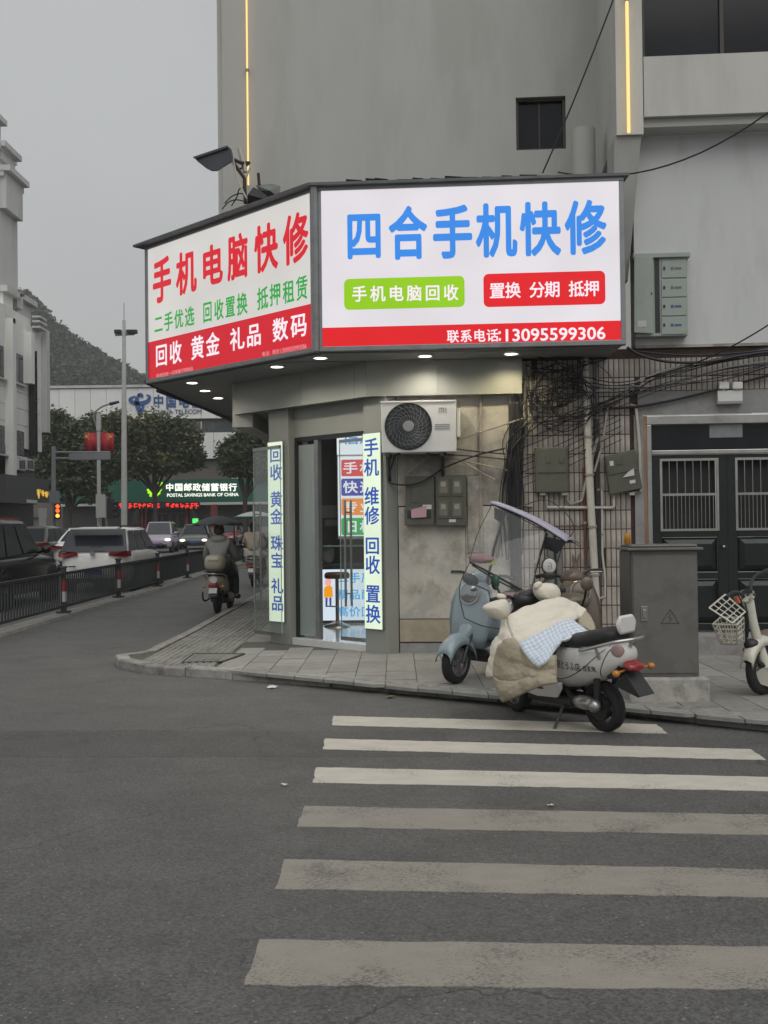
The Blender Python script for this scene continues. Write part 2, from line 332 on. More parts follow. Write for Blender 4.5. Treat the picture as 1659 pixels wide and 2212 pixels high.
# ================================================================== ground, road, markings
YB = [-15, 0, 8, 16, 30, 50, 92]
def sheet(name, x0, x1, ys, dz, m):
    mb = MB(); xs = [x0 + (x1 - x0) * i / 6 for i in range(7)]
    mb.loft([[V(x, y, gz(min(y, 92)) + dz) for x in xs] for y in ys], cap=False, ring=False); return struct(mb.build(name, m))
sheet('ground', -250, 250, [-40] + YB[1:] + [180, 470], -0.03, 'earth')
sheet('road', -60, 40, YB, 0.0, 'asphalt')
def strip_poly(name, pts, z, m, thick=0.0):
    mb = MB(); n = len(pts); mb.add([V(p[0], p[1], z) for p in pts], [tuple(range(n))]); mb.add([V(p[0], p[1], h) for h in (z, -.004) for p in pts], [(i, (i + 1) % n, n + (i + 1) % n, n + i) for i in range(n)]); o = mb.build(name, m)
    bm = bmesh.new(); bm.from_mesh(o.data); bmesh.ops.recalc_face_normals(bm, faces=bm.faces)
    for f in bm.faces:
        if f.normal.z < -.5: f.normal_flip()
    bm.to_mesh(o.data); bm.free(); return struct(o)
def rough_edge(a, b, n, amp, seed):
    rr = random.Random(seed); a = Vector(a); b = Vector(b); d = (b - a).normalized(); nn = V(-d.y, d.x, 0)
    return [a + (b - a) * (i / n) + nn * (rr.uniform(-amp, amp) if i else 0) for i in range(n)]
pA = G(-60, 1607); pB = G(70, 1578); pC = G(960, 1580); pD = G(1010, 1634); pE = G(-60, 1636)
strip_poly('asphalt_patch', rough_edge(pE, pD, 30, 0.012, 1) + rough_edge(pC, pB, 24, 0.014, 2) + rough_edge(pB, V(pA.x - 3, pA.y, 0), 8, 0.02, 3) + [V(pE.x - 3, pE.y, 0)], 0.0012, 'asphalt_dark')
pF = G(960, 1515); pG = G(1140, 1530); pH = G(1105, 1562); pI = G(985, 1556)
strip_poly('asphalt_patch', rough_edge(pI, pH, 6, 0.02, 5) + rough_edge(pH, pG, 4, 0.01, 6) + rough_edge(pG, pF, 6, 0.005, 7) + rough_edge(pF, pI, 4, 0.015, 8), 0.0012, 'asphalt_dark')
stripes = [((720, 1547, 718, 1567), (1418, 1565, 1442, 1585), 0), ((703, 1596, 698, 1619), (1622, 1619, 1655, 1642), 0), ((684, 1658, 675, 1691), (1659, 1679, 1659, 1709), 1),
           ((657, 1742, 641, 1786), (1659, 1761, 1659, 1805), 1), ((614, 1857, 593, 1921), (1659, 1879, 1659, 1939), 1), ((560, 2030, 527, 2129), (1659, 2047, 1659, 2139), 1)]
for i, (l, r, ext) in enumerate(stripes):
    a, b, c, d = G(l[0], l[1]), G(l[2], l[3]), G(r[0], r[1]), G(r[2], r[3])
    if ext:
        c = a + (c - a) * ((5.2 - a.x) / (c.x - a.x)); d = b + (d - b) * ((5.2 - b.x) / (d.x - b.x))
    strip_poly('crosswalk_stripe', rough_edge(b, d, 70, 0.007, 10 + i) + rough_edge(d, c, 6, 0.006, 40 + i) + rough_edge(c, a, 70, 0.007, 20 + i) + rough_edge(a, b, 6, 0.008, 30 + i), 0.003, 'road_paint_fresh' if i < 3 else 'road_paint')
# ================================================================== pavement: base, kerb stones, slabs, ridged tiles
KH = 0.095
near = [G(x, y) for x, y in ((283, 1452), (394, 1461), (563, 1473), (694, 1483), (833, 1495), (981, 1509), (1160, 1523), (1340, 1542), (1506, 1563), (1659, 1579))]
near.append(near[-1] + (near[-1] - near[-3]).normalized() * 3.2)
tip = [V(-3.16, 13.3, 0), G(249, 1432), G(256, 1443)]
kl = [V(-3.14, 40, 0), V(-3.15, 26, 0), V(-3.15, 16, 0)] + tip + near
def inset(poly, d):
    out = []
    for i, p in enumerate(poly):
        t = (poly[min(i + 1, len(poly) - 1)] - poly[max(i - 1, 0)]).normalized(); out.append(p + V(-t.y, t.x, 0) * d)
    return out
pave = MB()
inn = inset(kl, 0.05)
flat = [p for p in inn if p.y <= 16.01]
pv = [V(p.x, p.y, KH - 0.012) for p in flat] + [V(near[-1].x, 15.2, KH - 0.012), V(1.2, 16, KH - 0.012)]
pave.poly(pv); pave.loft([[V(-3.1, y, KH - 0.012 + gz(y)), V(-1.2, y, KH - 0.012 + gz(y))] for y in (16, 40)], cap=False, ring=False)
pavement = struct(pave.build('pavement', 'mortar', merge=True))
# kerb stones
def along(poly, step):
    res = []; L = [0]
    for a, b in zip(poly, poly[1:]): L.append(L[-1] + (b - a).length)
    def q(s):
        for i in range(len(poly) - 1):
            if s <= L[i + 1] or i == len(poly) - 2: return poly[i] + (poly[i + 1] - poly[i]) * ((s - L[i]) / (L[i + 1] - L[i]))
    n = int(L[-1] / step); return [(q(L[-1] * i / n), q(L[-1] * (i + 1) / n)) for i in range(n)]
def kerb_stone(a, b, w, h, rr):
    d = (b - a); d.normalize(); nn = V(-d.y, d.x, 0); g = 0.005; a = a + d * g; b = b - d * g; mb = MB()
    dz = rr.uniform(-0.006, 0.006); dn = rr.uniform(-0.008, 0.008); ch = 0.018
    prof = [(0, -0.12), (0.004, h - ch), (ch, h), (w, h), (w, -0.12)]
    secs = [[p + nn * (q[0] + dn) + V(0, 0, q[1] + dz + gz(p.y)) for q in prof] for p in (a, b)]
    mb.loft(secs); return mb
rr = random.Random(3)
arc = kl[2:6]
for a, b in along(kl[:3], 1.0): kerb_stone(a, b, 0.15, KH + 0.004, rr).build('kerb_stone', 'kerb', pavement)
for a, b in along(kl[2:6], 0.5): kerb_stone(a, b, 0.15, KH + 0.004, rr).build('kerb_stone', 'kerb', pavement)
for a, b in along(kl[5:], 0.62): kerb_stone(a, b, 0.15, KH + 0.004, rr).build('kerb_stone', 'kerb', pavement)
# slabs, laid square to the street
def clip(poly, edge):          # Sutherland-Hodgman against the open kerb line (keep the left side)
    for a, b in zip(edge, edge[1:]):
        if len(poly) < 3: return []
        d = b - a; out = []
        side = lambda p: d.x * (p.y - a.y) - d.y * (p.x - a.x)
        for i, p in enumerate(poly):
            q = poly[(i + 1) % len(poly)]; sp, sq = side(p), side(q)
            if sp >= 0: out.append(p)
            if (sp >= 0) != (sq >= 0): out.append(p + (q - p) * (sp / (sp - sq)))
        poly = out
    return poly
def hull(ps):
    ps = sorted(ps, key=lambda p: (p.x, p.y)); cr = lambda o, a, b: (a.x - o.x) * (b.y - o.y) - (a.y - o.y) * (b.x - o.x); h = []
    for seq in (ps, ps[::-1]):
        c = []
        for p in seq:
            while len(c) > 1 and cr(c[-2], c[-1], p) <= 0: c.pop()
            c.append(p)
        h += c[:-1]
    return h + h[:1]
inner = hull(inset(kl, 0.158) + [V(7, 40, 0)])
full = {}
wall_line = lambda x: min(13.12 - 0.061 * max(x, 0), 12.9 - x if x < 0 else 99)
def slab(x0, x1, y0, y1, m, name='paving_slab', jit=0.004):
    g = 0.004; poly = clip([V(x0 + g, y0 + g, 0), V(x1 - g, y0 + g, 0), V(x1 - g, y1 - g, 0), V(x0 + g, y1 - g, 0)], inner)
    if len(poly) < 3: return
    ar = 0.5 * abs(sum(poly[i].x * poly[(i + 1) % len(poly)].y - poly[(i + 1) % len(poly)].x * poly[i].y for i in range(len(poly))))
    if ar < 0.006: return
    zz = KH + rr.uniform(-jit, jit) * 0.7; mb = MB(); n = len(poly); tx, ty = rr.uniform(-0.006, 0.006), rr.uniform(-0.006, 0.006)
    cx, cy = (x0 + x1) / 2, (y0 + y1) / 2
    top = [V(p.x, p.y, zz + tx * (p.x - cx) + ty * (p.y - cy) + gz(p.y)) for p in poly]; bot = [p - V(0, 0, 0.03) for p in top]
    mb.add(bot + top, [tuple(range(n))[::-1], tuple(range(n, 2 * n))] + [(i, (i + 1) % n, n + (i + 1) % n, n + i) for i in range(n)])
    return mb.build(name, m, pavement)
nx = 0; x = -1.98
while x < 5.6:
    k = 0; y = 7.2 + (0.3 if nx % 2 else 0.0)
    while y < wall_line(x + 0.15) + 0.25:
        slab(x, x + 0.31, y, y + 0.6, 'paver'); y += 0.6
    x += 0.31; nx += 1
def ridged(x, y, s=0.31):
    o = slab(x, x + s, y, y + s, 'tactile', 'ridged_tile')
    if o is None: return
    mb = MB()
    for k in range(4):
        xa = x + s * (k + 0.2) / 4; xb = xa + s * 0.14
        p = clip([V(xa, y + 0.02, 0), V(xb, y + 0.02, 0), V(xb, y + s - 0.02, 0), V(xa, y + s - 0.02, 0)], inner)
        if len(p) < 3: continue
        n = len(p); z = KH
        lo = [V(q.x, q.y, z - 0.002 + gz(q.y)) for q in p]; cc = sum(lo, V(0, 0, 0)) / n
        hi = [V(cc.x + (q.x - cc.x) * 0.7, cc.y + (q.y - cc.y) * 0.97, z + 0.009 + gz(q.y)) for q in p]
        mb.add(lo + hi, [tuple(range(n, 2 * n))] + [(i, (i + 1) % n, n + (i + 1) % n, n + i) for i in range(n)])
    if mb.v: mb.build('ridge', 'tactile', o)
y = 11.4; 
while y < 22:
    for k in range(3): ridged(-2.98 + 0.31 * k + 0.02, y)
    y += 0.31
for i in range(14):
    for k in range(2): slab(-2.05 - 0.0 + 0.35 * k, -1.70 + 0.35 * k, 14.6 + i * 0.6, 15.2 + i * 0.6, 'paver')
mb = MB(); mb.loft([[V(x, y, KH + gz(y)) for x in (-2.98, -1.3)] for y in (22, 40)], cap=False, ring=False); mb.build('far_paving', 'tactile', pavement)
# frame and lid of a service cover in the pavement
cv = [G(x, y, KH) for x, y in ((392, 1433), (480, 1431), (528, 1414), (418, 1414))]
mat('cover_iron', (0.06, 0.058, 0.055), 0.6, 0.4, var=0.3, scale=20, bump=0.3)
t = thing('service_cover', 'dark square service cover set in the ridged paving at the kerb corner', 'manhole cover', (cv[0] + cv[2]) / 2)
mb = MB(); 
for a, b in zip(cv, cv[1:] + cv[:1]): mb.tube([a + V(0, 0, 0.006), b + V(0, 0, 0.006)], 0.014, 4)
mb.build('frame', 'cover_iron', t)
c0 = sum(cv, V(0, 0, 0)) / 4; mb = MB(); q = [c0 + (p - c0) * 0.96 for p in cv]; mb.hexa([p - V(0, 0, 0.02) for p in q] + [p + V(0, 0, 0.009) for p in q]); mb.build('lid', 'tactile', t)
# litter on the road
mat('litter_white', (0.6, 0.6, 0.58), 0.7, var=0.1); mat('leaf_yellow', (0.30, 0.22, 0.06), 0.7, var=0.2)
for px, py, lab, m, s in ((587, 1487, 'crumpled white tissue on the road below the kerb', 'litter_white', 0.05), (791, 1490, 'flat white paper scrap lying against the kerb', 'litter_white', 0.035),
                          (845, 1508, 'dry yellow leaf on the road below the kerb', 'leaf_yellow', 0.045), (615, 1698, 'pale paper scrap on the open asphalt', 'litter_white', 0.025), (1190, 1743, 'small pale cigarette end between crosswalk stripes', 'litter_white', 0.02)):
    p = G(px, py); mb = MB(); r2 = random.Random(px); n = 9
    ring = [p + V(math.cos(i * 6.283 / n) * s * r2.uniform(0.6, 1.3), math.sin(i * 6.283 / n) * s * r2.uniform(0.5, 1.1), 0.008 + r2.uniform(0, s * 0.4)) for i in range(n)]
    mb.add(ring + [p + V(0, 0, s * 0.55)], [(i, (i + 1) % n, n) for i in range(n)])
    mb.add([p + V(0, 0, .004)] + ring, [(0, (i + 1) % n + 1, i + 1) for i in range(n)])
    tag(mb.build('leaf' if 'leaf' in lab else 'paper_scrap', m), lab, 'leaf' if 'leaf' in lab else 'litter')
# ================================================================== lettering used anywhere
preload('四合手机快修电脑回收置换分期抵押联系话二优选租赁黄金礼品数码/微信拒绝一切来路不明物珠宝维信息速专业旧严精配件高价中国邮政储蓄银行电藤原とうふ店自家用元店',
        ['13095599306', ':', 'CHINA TELECOM', 'POSTAL SAVINGS BANK OF CHINA', 'EXIT', 'VW', '(', ')'])
# ================================================================== building materials
mat('render_grey', (0.45, 0.445, 0.42), 0.85, var=0.05, scale=1.2, bump=0.18, bscale=5, dirt=(0.33, 0.325, 0.30), dscale=0.55, damt=0.75, streak=True, dirt2=((0.37, 0.365, 0.34), 0.5, 0.55))
mat('render_white', (0.60, 0.61, 0.605), 0.85, var=0.04, scale=1.5, bump=0.12, bscale=6, dirt=(0.42, 0.41, 0.38), dscale=1.1, damt=0.55, streak=True, dirt2=((0.50, 0.50, 0.48), 0.9, 0.6))
mat('render_cream', (0.56, 0.55, 0.515), 0.85, var=0.05, scale=1.5, bump=0.12, bscale=6, dirt=(0.36, 0.35, 0.32), dscale=1.3, damt=0.5, streak=True)
mat('plaster_old', (0.42, 0.39, 0.34), 0.9, var=0.16, scale=3, bump=0.35, bscale=12, dirt=(0.14, 0.125, 0.11), dscale=1.7, damt=0.9, dirt2=((0.20, 0.185, 0.165), 1.1, 0.75))
mat('plaster_grey', (0.27, 0.27, 0.27), 0.9, var=0.15, scale=4, bump=0.3, bscale=14, dirt=(0.18, 0.135, 0.11), dscale=2.5, damt=0.8)
mat('stone_panel', (0.52, 0.49, 0.43), 0.7, var=0.14, scale=4, bump=0.12, bscale=25, dirt=(0.20, 0.17, 0.125), dscale=2.6, damt=0.85, obj_var=0.06, dirt2=((0.36, 0.345, 0.31), 1.6, 0.8))
mat('stone_tan', (0.33, 0.28, 0.205), 0.75, var=0.2, scale=5, bump=0.15, bscale=25, dirt=(0.42, 0.39, 0.34), dscale=3.4, damt=0.8, obj_var=0.08)
mat('tile_joint', (0.055, 0.032, 0.026), 0.95, var=0.3, scale=12)
mat('wall_tile', (0.43, 0.385, 0.345), 0.42, var=0.08, scale=9, dirt=(0.16, 0.125, 0.10), dscale=2.2, damt=0.7, obj_var=0.16, dirt2=((0.27, 0.235, 0.20), 0.9, 0.6))
mat('alu_panel', (0.31, 0.315, 0.285), 0.42, 0.15, var=0.03, scale=3, dirt=(0.22, 0.22, 0.20), dscale=1.5, damt=0.35)
mat('alu_frame', (0.25, 0.255, 0.26), 0.4, 0.55, var=0.08, scale=5, dirt=(0.12, 0.12, 0.12), dscale=4, damt=0.5)
mat('soffit_grey', (0.22, 0.225, 0.225), 0.6, var=0.05, scale=4)
mat('roof_sheet', (0.13, 0.135, 0.14), 0.6, 0.3, var=0.2, scale=5, dirt=(0.05, 0.05, 0.05), dscale=3, damt=0.7)
mat('dark_metal', (0.035, 0.036, 0.038), 0.5, 0.4, var=0.2, scale=10)
mat('black_rubber', (0.018, 0.018, 0.019), 0.7, var=0.2, scale=12)
mat('cable_black', (0.012, 0.012, 0.014), 0.55, var=0.2)
mat('cable_grey', (0.25, 0.25, 0.25), 0.55, var=0.15)
mat('pvc', (0.52, 0.49, 0.43), 0.5, var=0.08, scale=6, dirt=(0.25, 0.22, 0.18), dscale=3, damt=0.6)
mat('pvc_old', (0.30, 0.275, 0.24), 0.6, var=0.12, scale=6, dirt=(0.12, 0.10, 0.085), dscale=3, damt=0.7)
mat('window_dark', (0.012, 0.013, 0.016), 0.1, var=0.2, scale=2, spec=0.25)
mat('window_frame_dark', (0.05, 0.043, 0.036), 0.5, 0.3)
mat('steel', (0.42, 0.41, 0.38), 0.28, 1.0, var=0.15, scale=8, dirt=(0.13, 0.12, 0.10), dscale=4, damt=0.6)
mat('steel_green', (0.022, 0.028, 0.027), 0.28, 0.45, var=0.25, scale=4, dirt=(0.012, 0.016, 0.015), dscale=2, damt=0.6)
mat('copper_trim', (0.30, 0.19, 0.13), 0.35, 0.7, var=0.2)
emat('led_warm', s2l((255, 216, 138)), 1.25)
emat('lamp_white', (1.0, 0.93, 0.80), 9.0)
mat('floor_white', (0.62, 0.62, 0.60), 0.1, var=0.03)
mat('white_plastic', (0.66, 0.655, 0.63), 0.42, var=0.03, dirt=(0.45, 0.43, 0.39), dscale=3, damt=0.4)
# ================================================================== planes the corner is built on
TA = 0.061
UA = V(1, -TA, 0).normalized(); UB = V(1, -1, 0).normalized()
PW = Plane(V(0.0, 13.12, 0), UA)                  # lower wall, right of the shop
PD = Plane(V(-0.105, 12.98, 0), UB)               # shop front (door) at 45 degrees
SC = V(-0.873, 12.28, 0)                          # edge where the two sign boxes meet
PSR = Plane(SC, UA); PSL = Plane(SC, UB)
SZ0, SZ1 = 3.60, 5.48
FC = V(-0.33, 12.99, 0); PFA = Plane(FC, UA); PFB = Plane(FC, UB)
# ------------------------------------------------------------------ corner building
bl = thing('corner_building', 'tall plain grey rendered building above the corner shop, lit strip on its edge', 'building', (0.5, 14.5, 0))
tw = MB()                                             # tower wall with a window opening
PT = Plane(PW.pt(0, 0, -1.25), UA)                # the tower stands back behind the signs
a0 = PT.px(482, 400)[0]; a1 = PT.px(1336, 300)[0]
wx0, wz1 = PT.px(1114, 211); wx1, wz0 = PT.px(1223, 321); ZT = 11.0
for q in ((a0, wx0, 5.2, ZT), (wx1, a1 + 0.4, 5.2, ZT), (wx0, wx1, 5.2, wz0), (wx0, wx1, wz1, ZT)): tw.pbox(PT, *q, -0.35, 0)
tw.build('wall', 'render_grey', bl, merge=False)
mb = MB(); mb.pbox(PT, a0 + 0.02, a0 + 0.3, 3.0, ZT, -12, -0.36); mb.pbox(PT, a0 + 0.02, a1, ZT - 0.3, ZT - 0.02, -11.9, -0.36); mb.build('street_wall', 'render_grey', bl)
w = MB().pbox(PT, wx0 + 0.03, wx1 - 0.03, wz0 + 0.03, wz1 - 0.03, -0.13, -0.12).build('window', 'window_dark', bl)
mb = MB()
for q in ((wx0, wx1, wz0, wz0 + 0.035), (wx0, wx1, wz1 - 0.035, wz1), (wx0, wx0 + 0.035, wz0 + .035, wz1 - .035), (wx1 - 0.035, wx1, wz0 + .035, wz1 - .035)): mb.pbox(PT, *q, -0.15, -0.06)
mb.build('frame', 'window_frame_dark', w)
mb = MB(); mb.pbox(PT, wx0 + .3, wx0 + .32, wz0 + .03, wz1 - .03, -0.125, -0.1); mb.build('mullion', 'window_frame_dark', w)
# pilaster at the street edge with its row of slots
mb = MB(); p0 = PT.px(463, 300)[0]; mb.pbox(PT, p0, a0 - 0.002, 4.6, ZT, -0.6, -0.22); mb.build('pilaster', 'render_cream', bl)
sl_ = MB().pbox(PT, a0 - 0.032, a0 - 0.014, -0.11, 0.11, -0.215, -0.212).build('slot', 'dark_metal', bl, world=False)
sl_.location = V(0, 0, 4.95) - bl.location
for k in range(1, 9): inst(sl_, bl, Matrix.Translation(V(0, 0, 4.95 + k * 0.66) - bl.location))
# pilaster with corbel beside the balcony
c0, c1 = PW.px(1331, 200)[0], PW.px(1389, 200)[0]; cz = 6.19
PC = Plane(PW.pt(0, 0, 0.42), UA); c0, c1 = PC.px(1331, 200)[0], PC.px(1389, 200)[0]; cz = PC.px(1350, 291)[1]
mb = MB(); mb.pbox(PC, c0, c1, cz, ZT, -1.7, 0); mb.build('column', 'render_cream', bl)
mb = MB(); mb.hexa([PC.pt(c0 - .02, cz - 1.6, -0.42), PC.pt(c1 - .14, cz - 1.6, -0.42), PC.pt(c1 - .14, cz - 1.6, -0.7), PC.pt(c0 - .02, cz - 1.6, -0.7),
                    PC.pt(c0 - .02, cz - 0.003, -0.04), PC.pt(c1 - .02, cz - 0.003, -0.04), PC.pt(c1 - .02, cz - 0.003, -0.7), PC.pt(c0 - .02, cz - 0.003, -0.7)])
mb.build('corbel', 'render_grey', bl)
# vent stack on the ledge
PV = Plane(PW.pt(0, 0, -.5), UA); vb = PV.px(1260, 372); vt = PV.px(1260, 281); vr = (PV.px(1284, 300)[0] - PV.px(1232, 300)[0]) / 2
mb = MB(); mb.tube([PV.pt(vb[0], 5.5, 0), PV.pt(vt[0], vt[1], 0)], vr, 20); 
tag(mb.build('vent_stack', 'render_grey', smooth=True), 'stubby grey cement vent pipe standing on the sign roof below the small window', 'vent pipe')
# ------------------------------------------------------------------ right neighbour: balcony band, windows, plaster wall, tiled ground floor, steel door
nb = thing('tiled_building', 'white plastered building with tiled ground floor and steel double door beside the shop', 'building', (3.5, 13.5, 0))
PB = Plane(PW.pt(0, 0, 0.40), UA)
b0 = PB.px(1391, 200)[0]; bz0 = PB.px(1500, 248)[1]; bz1 = PB.px(1500, 118)[1]
MB().pbox(PB, b0, 6.5, bz0, bz1, -0.25, 0).build('balcony_band', 'render_cream', nb)
MB().pbox(PB, b0, 6.5, bz0 - 0.10, bz0 - 0.003, -0.38, -0.07).build('ledge', 'render_grey', nb)
MB().pbox(PB, b0, 6.5, bz1 + 0.003, 10.5, -0.5, -0.4).build('back_wall', 'render_cream', nb)
wd_ = MB().pbox(PB, b0 + 0.02, 6.4, bz1 + 0.006, 10.2, -0.395, -0.2).build('window', 'window_dark', nb)
mb = MB(); k0 = PB.px(1562, 60)[0]
for a in (b0, k0, k0 + 1.5): mb.pbox(PB, a, a + 0.045, bz1 + 0.006, 10.2, -0.195, -0.16)
mb.pbox(PB, b0 + .046, 6.4, bz1 + 0.006, bz1 + 0.04, -0.195, -0.17); mb.build('frame', 'window_frame_dark', wd_)
zt = PW.px(1500, 744)[1]                                   # top of the tiled part
MB().pbox(PW, PW.px(1290, 400)[0] + .42, 6.5, zt, bz0 - 0.101, -0.3, 0.02).build('upper_wall', 'render_white', nb)
MB().pbox(PW, PW.px(1290, 400)[0] + .42, 6.5, zt - 0.035, zt - 0.002, -0.3, 0.035).build('drip_ledge', 'plaster_old', nb)
dx0, dz1 = PW.px(1396, 908); dz0 = PW.px(1540, 1366)[1]; dx1 = dx0 + 2.1
mb = MB(); mb.pbox(PW, 0.02, dx0 - .10, 0.0, zt - 0.036, -0.3, 0.0); mb.pbox(PW, dx0 - .10, 6.5, dz1 + 0.12, zt - 0.036, -0.3, 0.0); mb.pbox(PW, dx1 + .06, 6.5, 0, dz1 + .11, -0.3, 0)
mb.build('ground_floor_wall', 'tile_joint', nb)
# tiles, one by one
TWD, THT = 0.0605, 0.2255
tcache = {}
tiles = []
tx0 = PW.px(1118, 900)[0]
def tile_spots():
    i = 0
    a = tx0
    while a < 4.9:
        z = zt - 0.06 - THT * 0.42; k = 0
        while z > 0.1:
            zz0, zz1 = z - THT + 0.012, z
            if k == 0: zz1 = z
            lim = dz1 + 0.35
            if a + TWD < dx0 - 0.16 or zz0 > lim: yield a, zz0, zz1
            elif zz1 > lim + 0.03: yield a, lim, zz1
            z -= THT; k += 1
        a += TWD
tm = {}
rest = MB(); cnt = 0
spots = list(tile_spots())
def hidden(a, z): return (a < tx0 + 0.30 and z > 1.9) or z < 0.55
spots.sort(key=lambda s: (hidden(s[0], s[1]), -s[1]))
for a, z0_, z1_ in spots:
    if random.random() < 0.012: continue                 # a few have come off
    off = 0.006 + random.uniform(-0.0015, 0.002)
    if cnt < 300:
        key = round(z1_ - z0_, 3)
        if key not in tm:
            tm[key] = MB().pbox(PW, 0, TWD - 0.011, 0, key, 0.001, off).build('tile', 'wall_tile', nb, world=False)
            tm[key].data.name = 'tile'; o = tm[key]; o.location = PW.u * a + V(0, 0, z0_) - nb.location
        else: inst(tm[key], nb, Matrix.Translation(PW.u * a + V(0, 0, z0_) - nb.location))
        cnt += 1
    else: rest.pbox(PW, a, a + TWD - 0.011, z0_, z1_, 0.001, off)
tag(rest.build('wall_tiles', 'wall_tile', nb), kind='stuff')
# mortar band above the door, door surround
MB().pbox(PW, dx0 - 0.10, 6.5, dz1 + 0.065, dz1 + 0.34, 0.001, 0.022).build('render_patch', 'plaster_grey', nb)
mb = MB(); mb.pbox(PW, dx0 - 0.15, dx0 - 0.045, 0.1, dz1 + 0.062, 0.001, 0.03); mb.build('door_surround', 'plaster_grey', nb)
MB().pbox(PW, dx0 - .25, 6.5, 0.0, dz0 - 0.004, -.3, 0.36).build('step', 'plaster_grey', nb, bevel=0.01)
# plaster and stone panels left of the tiles
q0 = 0.03; q1 = tx0 - 0.01
mb = MB(); mb.pbox(PW, q0, q1, 1.86, zt - .04, 0.001, 0.012); mb.build('plaster', 'plaster_old', nb)
pz = PW.px(900, 1118)[1]; p1 = PW.px(1006, 1200)[0]
spz = [(q0 + .005, p1, PW.px(900, 1336)[1], 1.845), (q0 + .005, p1, PW.px(900, 1386)[1], PW.px(900, 1338)[1]), (q0 + .005, p1 - .002, 0.02, PW.px(900, 1389)[1]),
       (p1 + 0.006, q1, PW.px(960, 1322)[1], 1.845), (p1 + 0.006, q1, 0.02, PW.px(960, 1324)[1])]
for i, (a, b, z0_, z1_) in enumerate(spz):
    MB().pbox(PW, a, b, z0_, z1_, 0.001, (0.018, 0.016, 0.006, 0.02, 0.024)[i]).build('stone_panel', ('stone_panel', 'stone_tan', 'plaster_grey', 'stone_panel', 'stone_tan')[i], nb)
mb = MB(); a_ = PW.px(1006, 1000)[0]; mb.pbox(PW, a_ + .012, a_ + 0.2, PW.px(1010, 1195)[1], PW.px(1010, 1030)[1], 0.013, 0.05); mb.build('pier', 'plaster_old', nb, bevel=.01)
# the double door
PDo = Plane(PW.pt(0, 0, -0.03), UA)
dr = MB(); fw = 0.055
for q in ((dx0, dx1, dz1 - fw, dz1 + .05), (dx0, dx0 + fw, dz0, dz1 - fw - .002), (dx1 - fw, dx1, dz0, dz1 - fw - .002)): dr.pbox(PDo, *q, -0.08, 0.05)
tzz = PDo.px(1500, 972)[1]; dr.pbox(PDo, dx0 + fw + .002, dx1 - fw - .002, tzz - 0.05, tzz, -0.06, 0.03)
door = dr.build('door', 'steel', nb, bevel=0.006)
MB().pbox(PDo, dx0 - .044, dx0 - .002, dz0, dz1 + .048, -.05, 0.052).build('trim', 'copper_trim', door)
MB().pbox(PDo, dx0 + fw, dx1 - fw, tzz + .002, dz1 - fw - .002, -0.05, -0.03).build('transom_pane', 'window_dark', door)
pa = PDo.px(1533, 916); pb = PDo.px(1605, 944)
MB().pbox(PDo, pa[0], pb[0], pb[1], pa[1], -0.028, -0.02).build('number_plate', 'alu_frame', door)
mid = PDo.px(1571, 1100)[0]
for side, (la, lb) in enumerate(((dx0 + fw + .006, mid - .004), (mid + .004, mid + .004 + (mid - dx0 - fw - .01)))):
    W = lb - la; gz0 = PDo.px(1500, 1144)[1]; gz1 = PDo.px(1500, 993)[1]; gm = PDo.px(1500, 1068)[1]; st = 0.11
    lf = MB()
    for q in ((la, la + st, dz0 + .02, tzz - .055), (lb - st, lb, dz0 + .02, tzz - .055), (la + st + .001, lb - st - .001, gz1, tzz - .055), (la + st + .001, lb - st - .001, gz0 - .09, gz0), (la + st + .001, lb - st - .001, 0.95, 1.03), (la + st + .001, lb - st - .001, dz0 + .02, dz0 + .10)):
        lf.pbox(PDo, *q, -0.05, 0.0)
    leaf = lf.build('door_leaf', 'steel_green', door, bevel=.004)
    MB().pbox(PDo, la + st, lb - st, gz0, gz1, -0.12, -0.1).build('pane', 'black_rubber', leaf)
    n1 = 7; ga, gb = la + st, lb - st
    f = MB()
    for q in ((ga - .018, gb + .018, gz1 - .012, gz1 + .016), (ga - .018, gb + .018, gz0 - .016, gz0 + .012), (ga - .018, ga + .01, gz0 + .013, gz1 - .013), (gb - .01, gb + .018, gz0 + .013, gz1 - .013), (ga + .011, gb - .011, gm - .014, gm + .014)): f.pbox(PDo, *q, -.01, 0.012)
    f.build('grille_frame', 'steel', leaf)
    for k in range(1, n1):
        a = ga + (gb - ga) * k / n1; MB().cyl(PDo.pt(a, gm + .01, 0), PDo.pt(a, gz1, 0), 0.006, n=6).build('bar', 'steel', leaf, smooth=True)
    for k in range(1, 2 * n1):
        a = ga + (gb - ga) * k / (2 * n1); MB().cyl(PDo.pt(a, gz0, 0), PDo.pt(a, gm - .01, 0), 0.005, n=6).build('bar', 'steel', leaf, smooth=True)
    for (z0_, z1_) in ((1.035, gz0 - .095), (dz0 + .105, .945)):        # raised panels with sloping sides
        x0, x1 = ga + .004, gb - .004; s = 0.075; pm = MB()
        o_ = [PDo.pt(x0, z0_, -.03), PDo.pt(x1, z0_, -.03), PDo.pt(x1, z1_, -.03), PDo.pt(x0, z1_, -.03)]; i_ = [PDo.pt(x0 + s, z0_ + s, .02), PDo.pt(x1 - s, z0_ + s, .02), PDo.pt(x1 - s, z1_ - s, .02), PDo.pt(x0 + s, z1_ - s, .02)]
        pm.add(o_ + i_, [(4, 5, 6, 7)] + [(k, (k + 1) % 4, 4 + (k + 1) % 4, 4 + k) for k in range(4)]); pm.build('panel', 'steel_green', leaf)
    if side == 0: mb = MB(); mb.ell(PDo.pt(lb - .05, PDo.px(1557, 1181)[1], .03), (.022, .022, .022), 10, 6); mb.build('knob', 'steel', leaf, smooth=True)
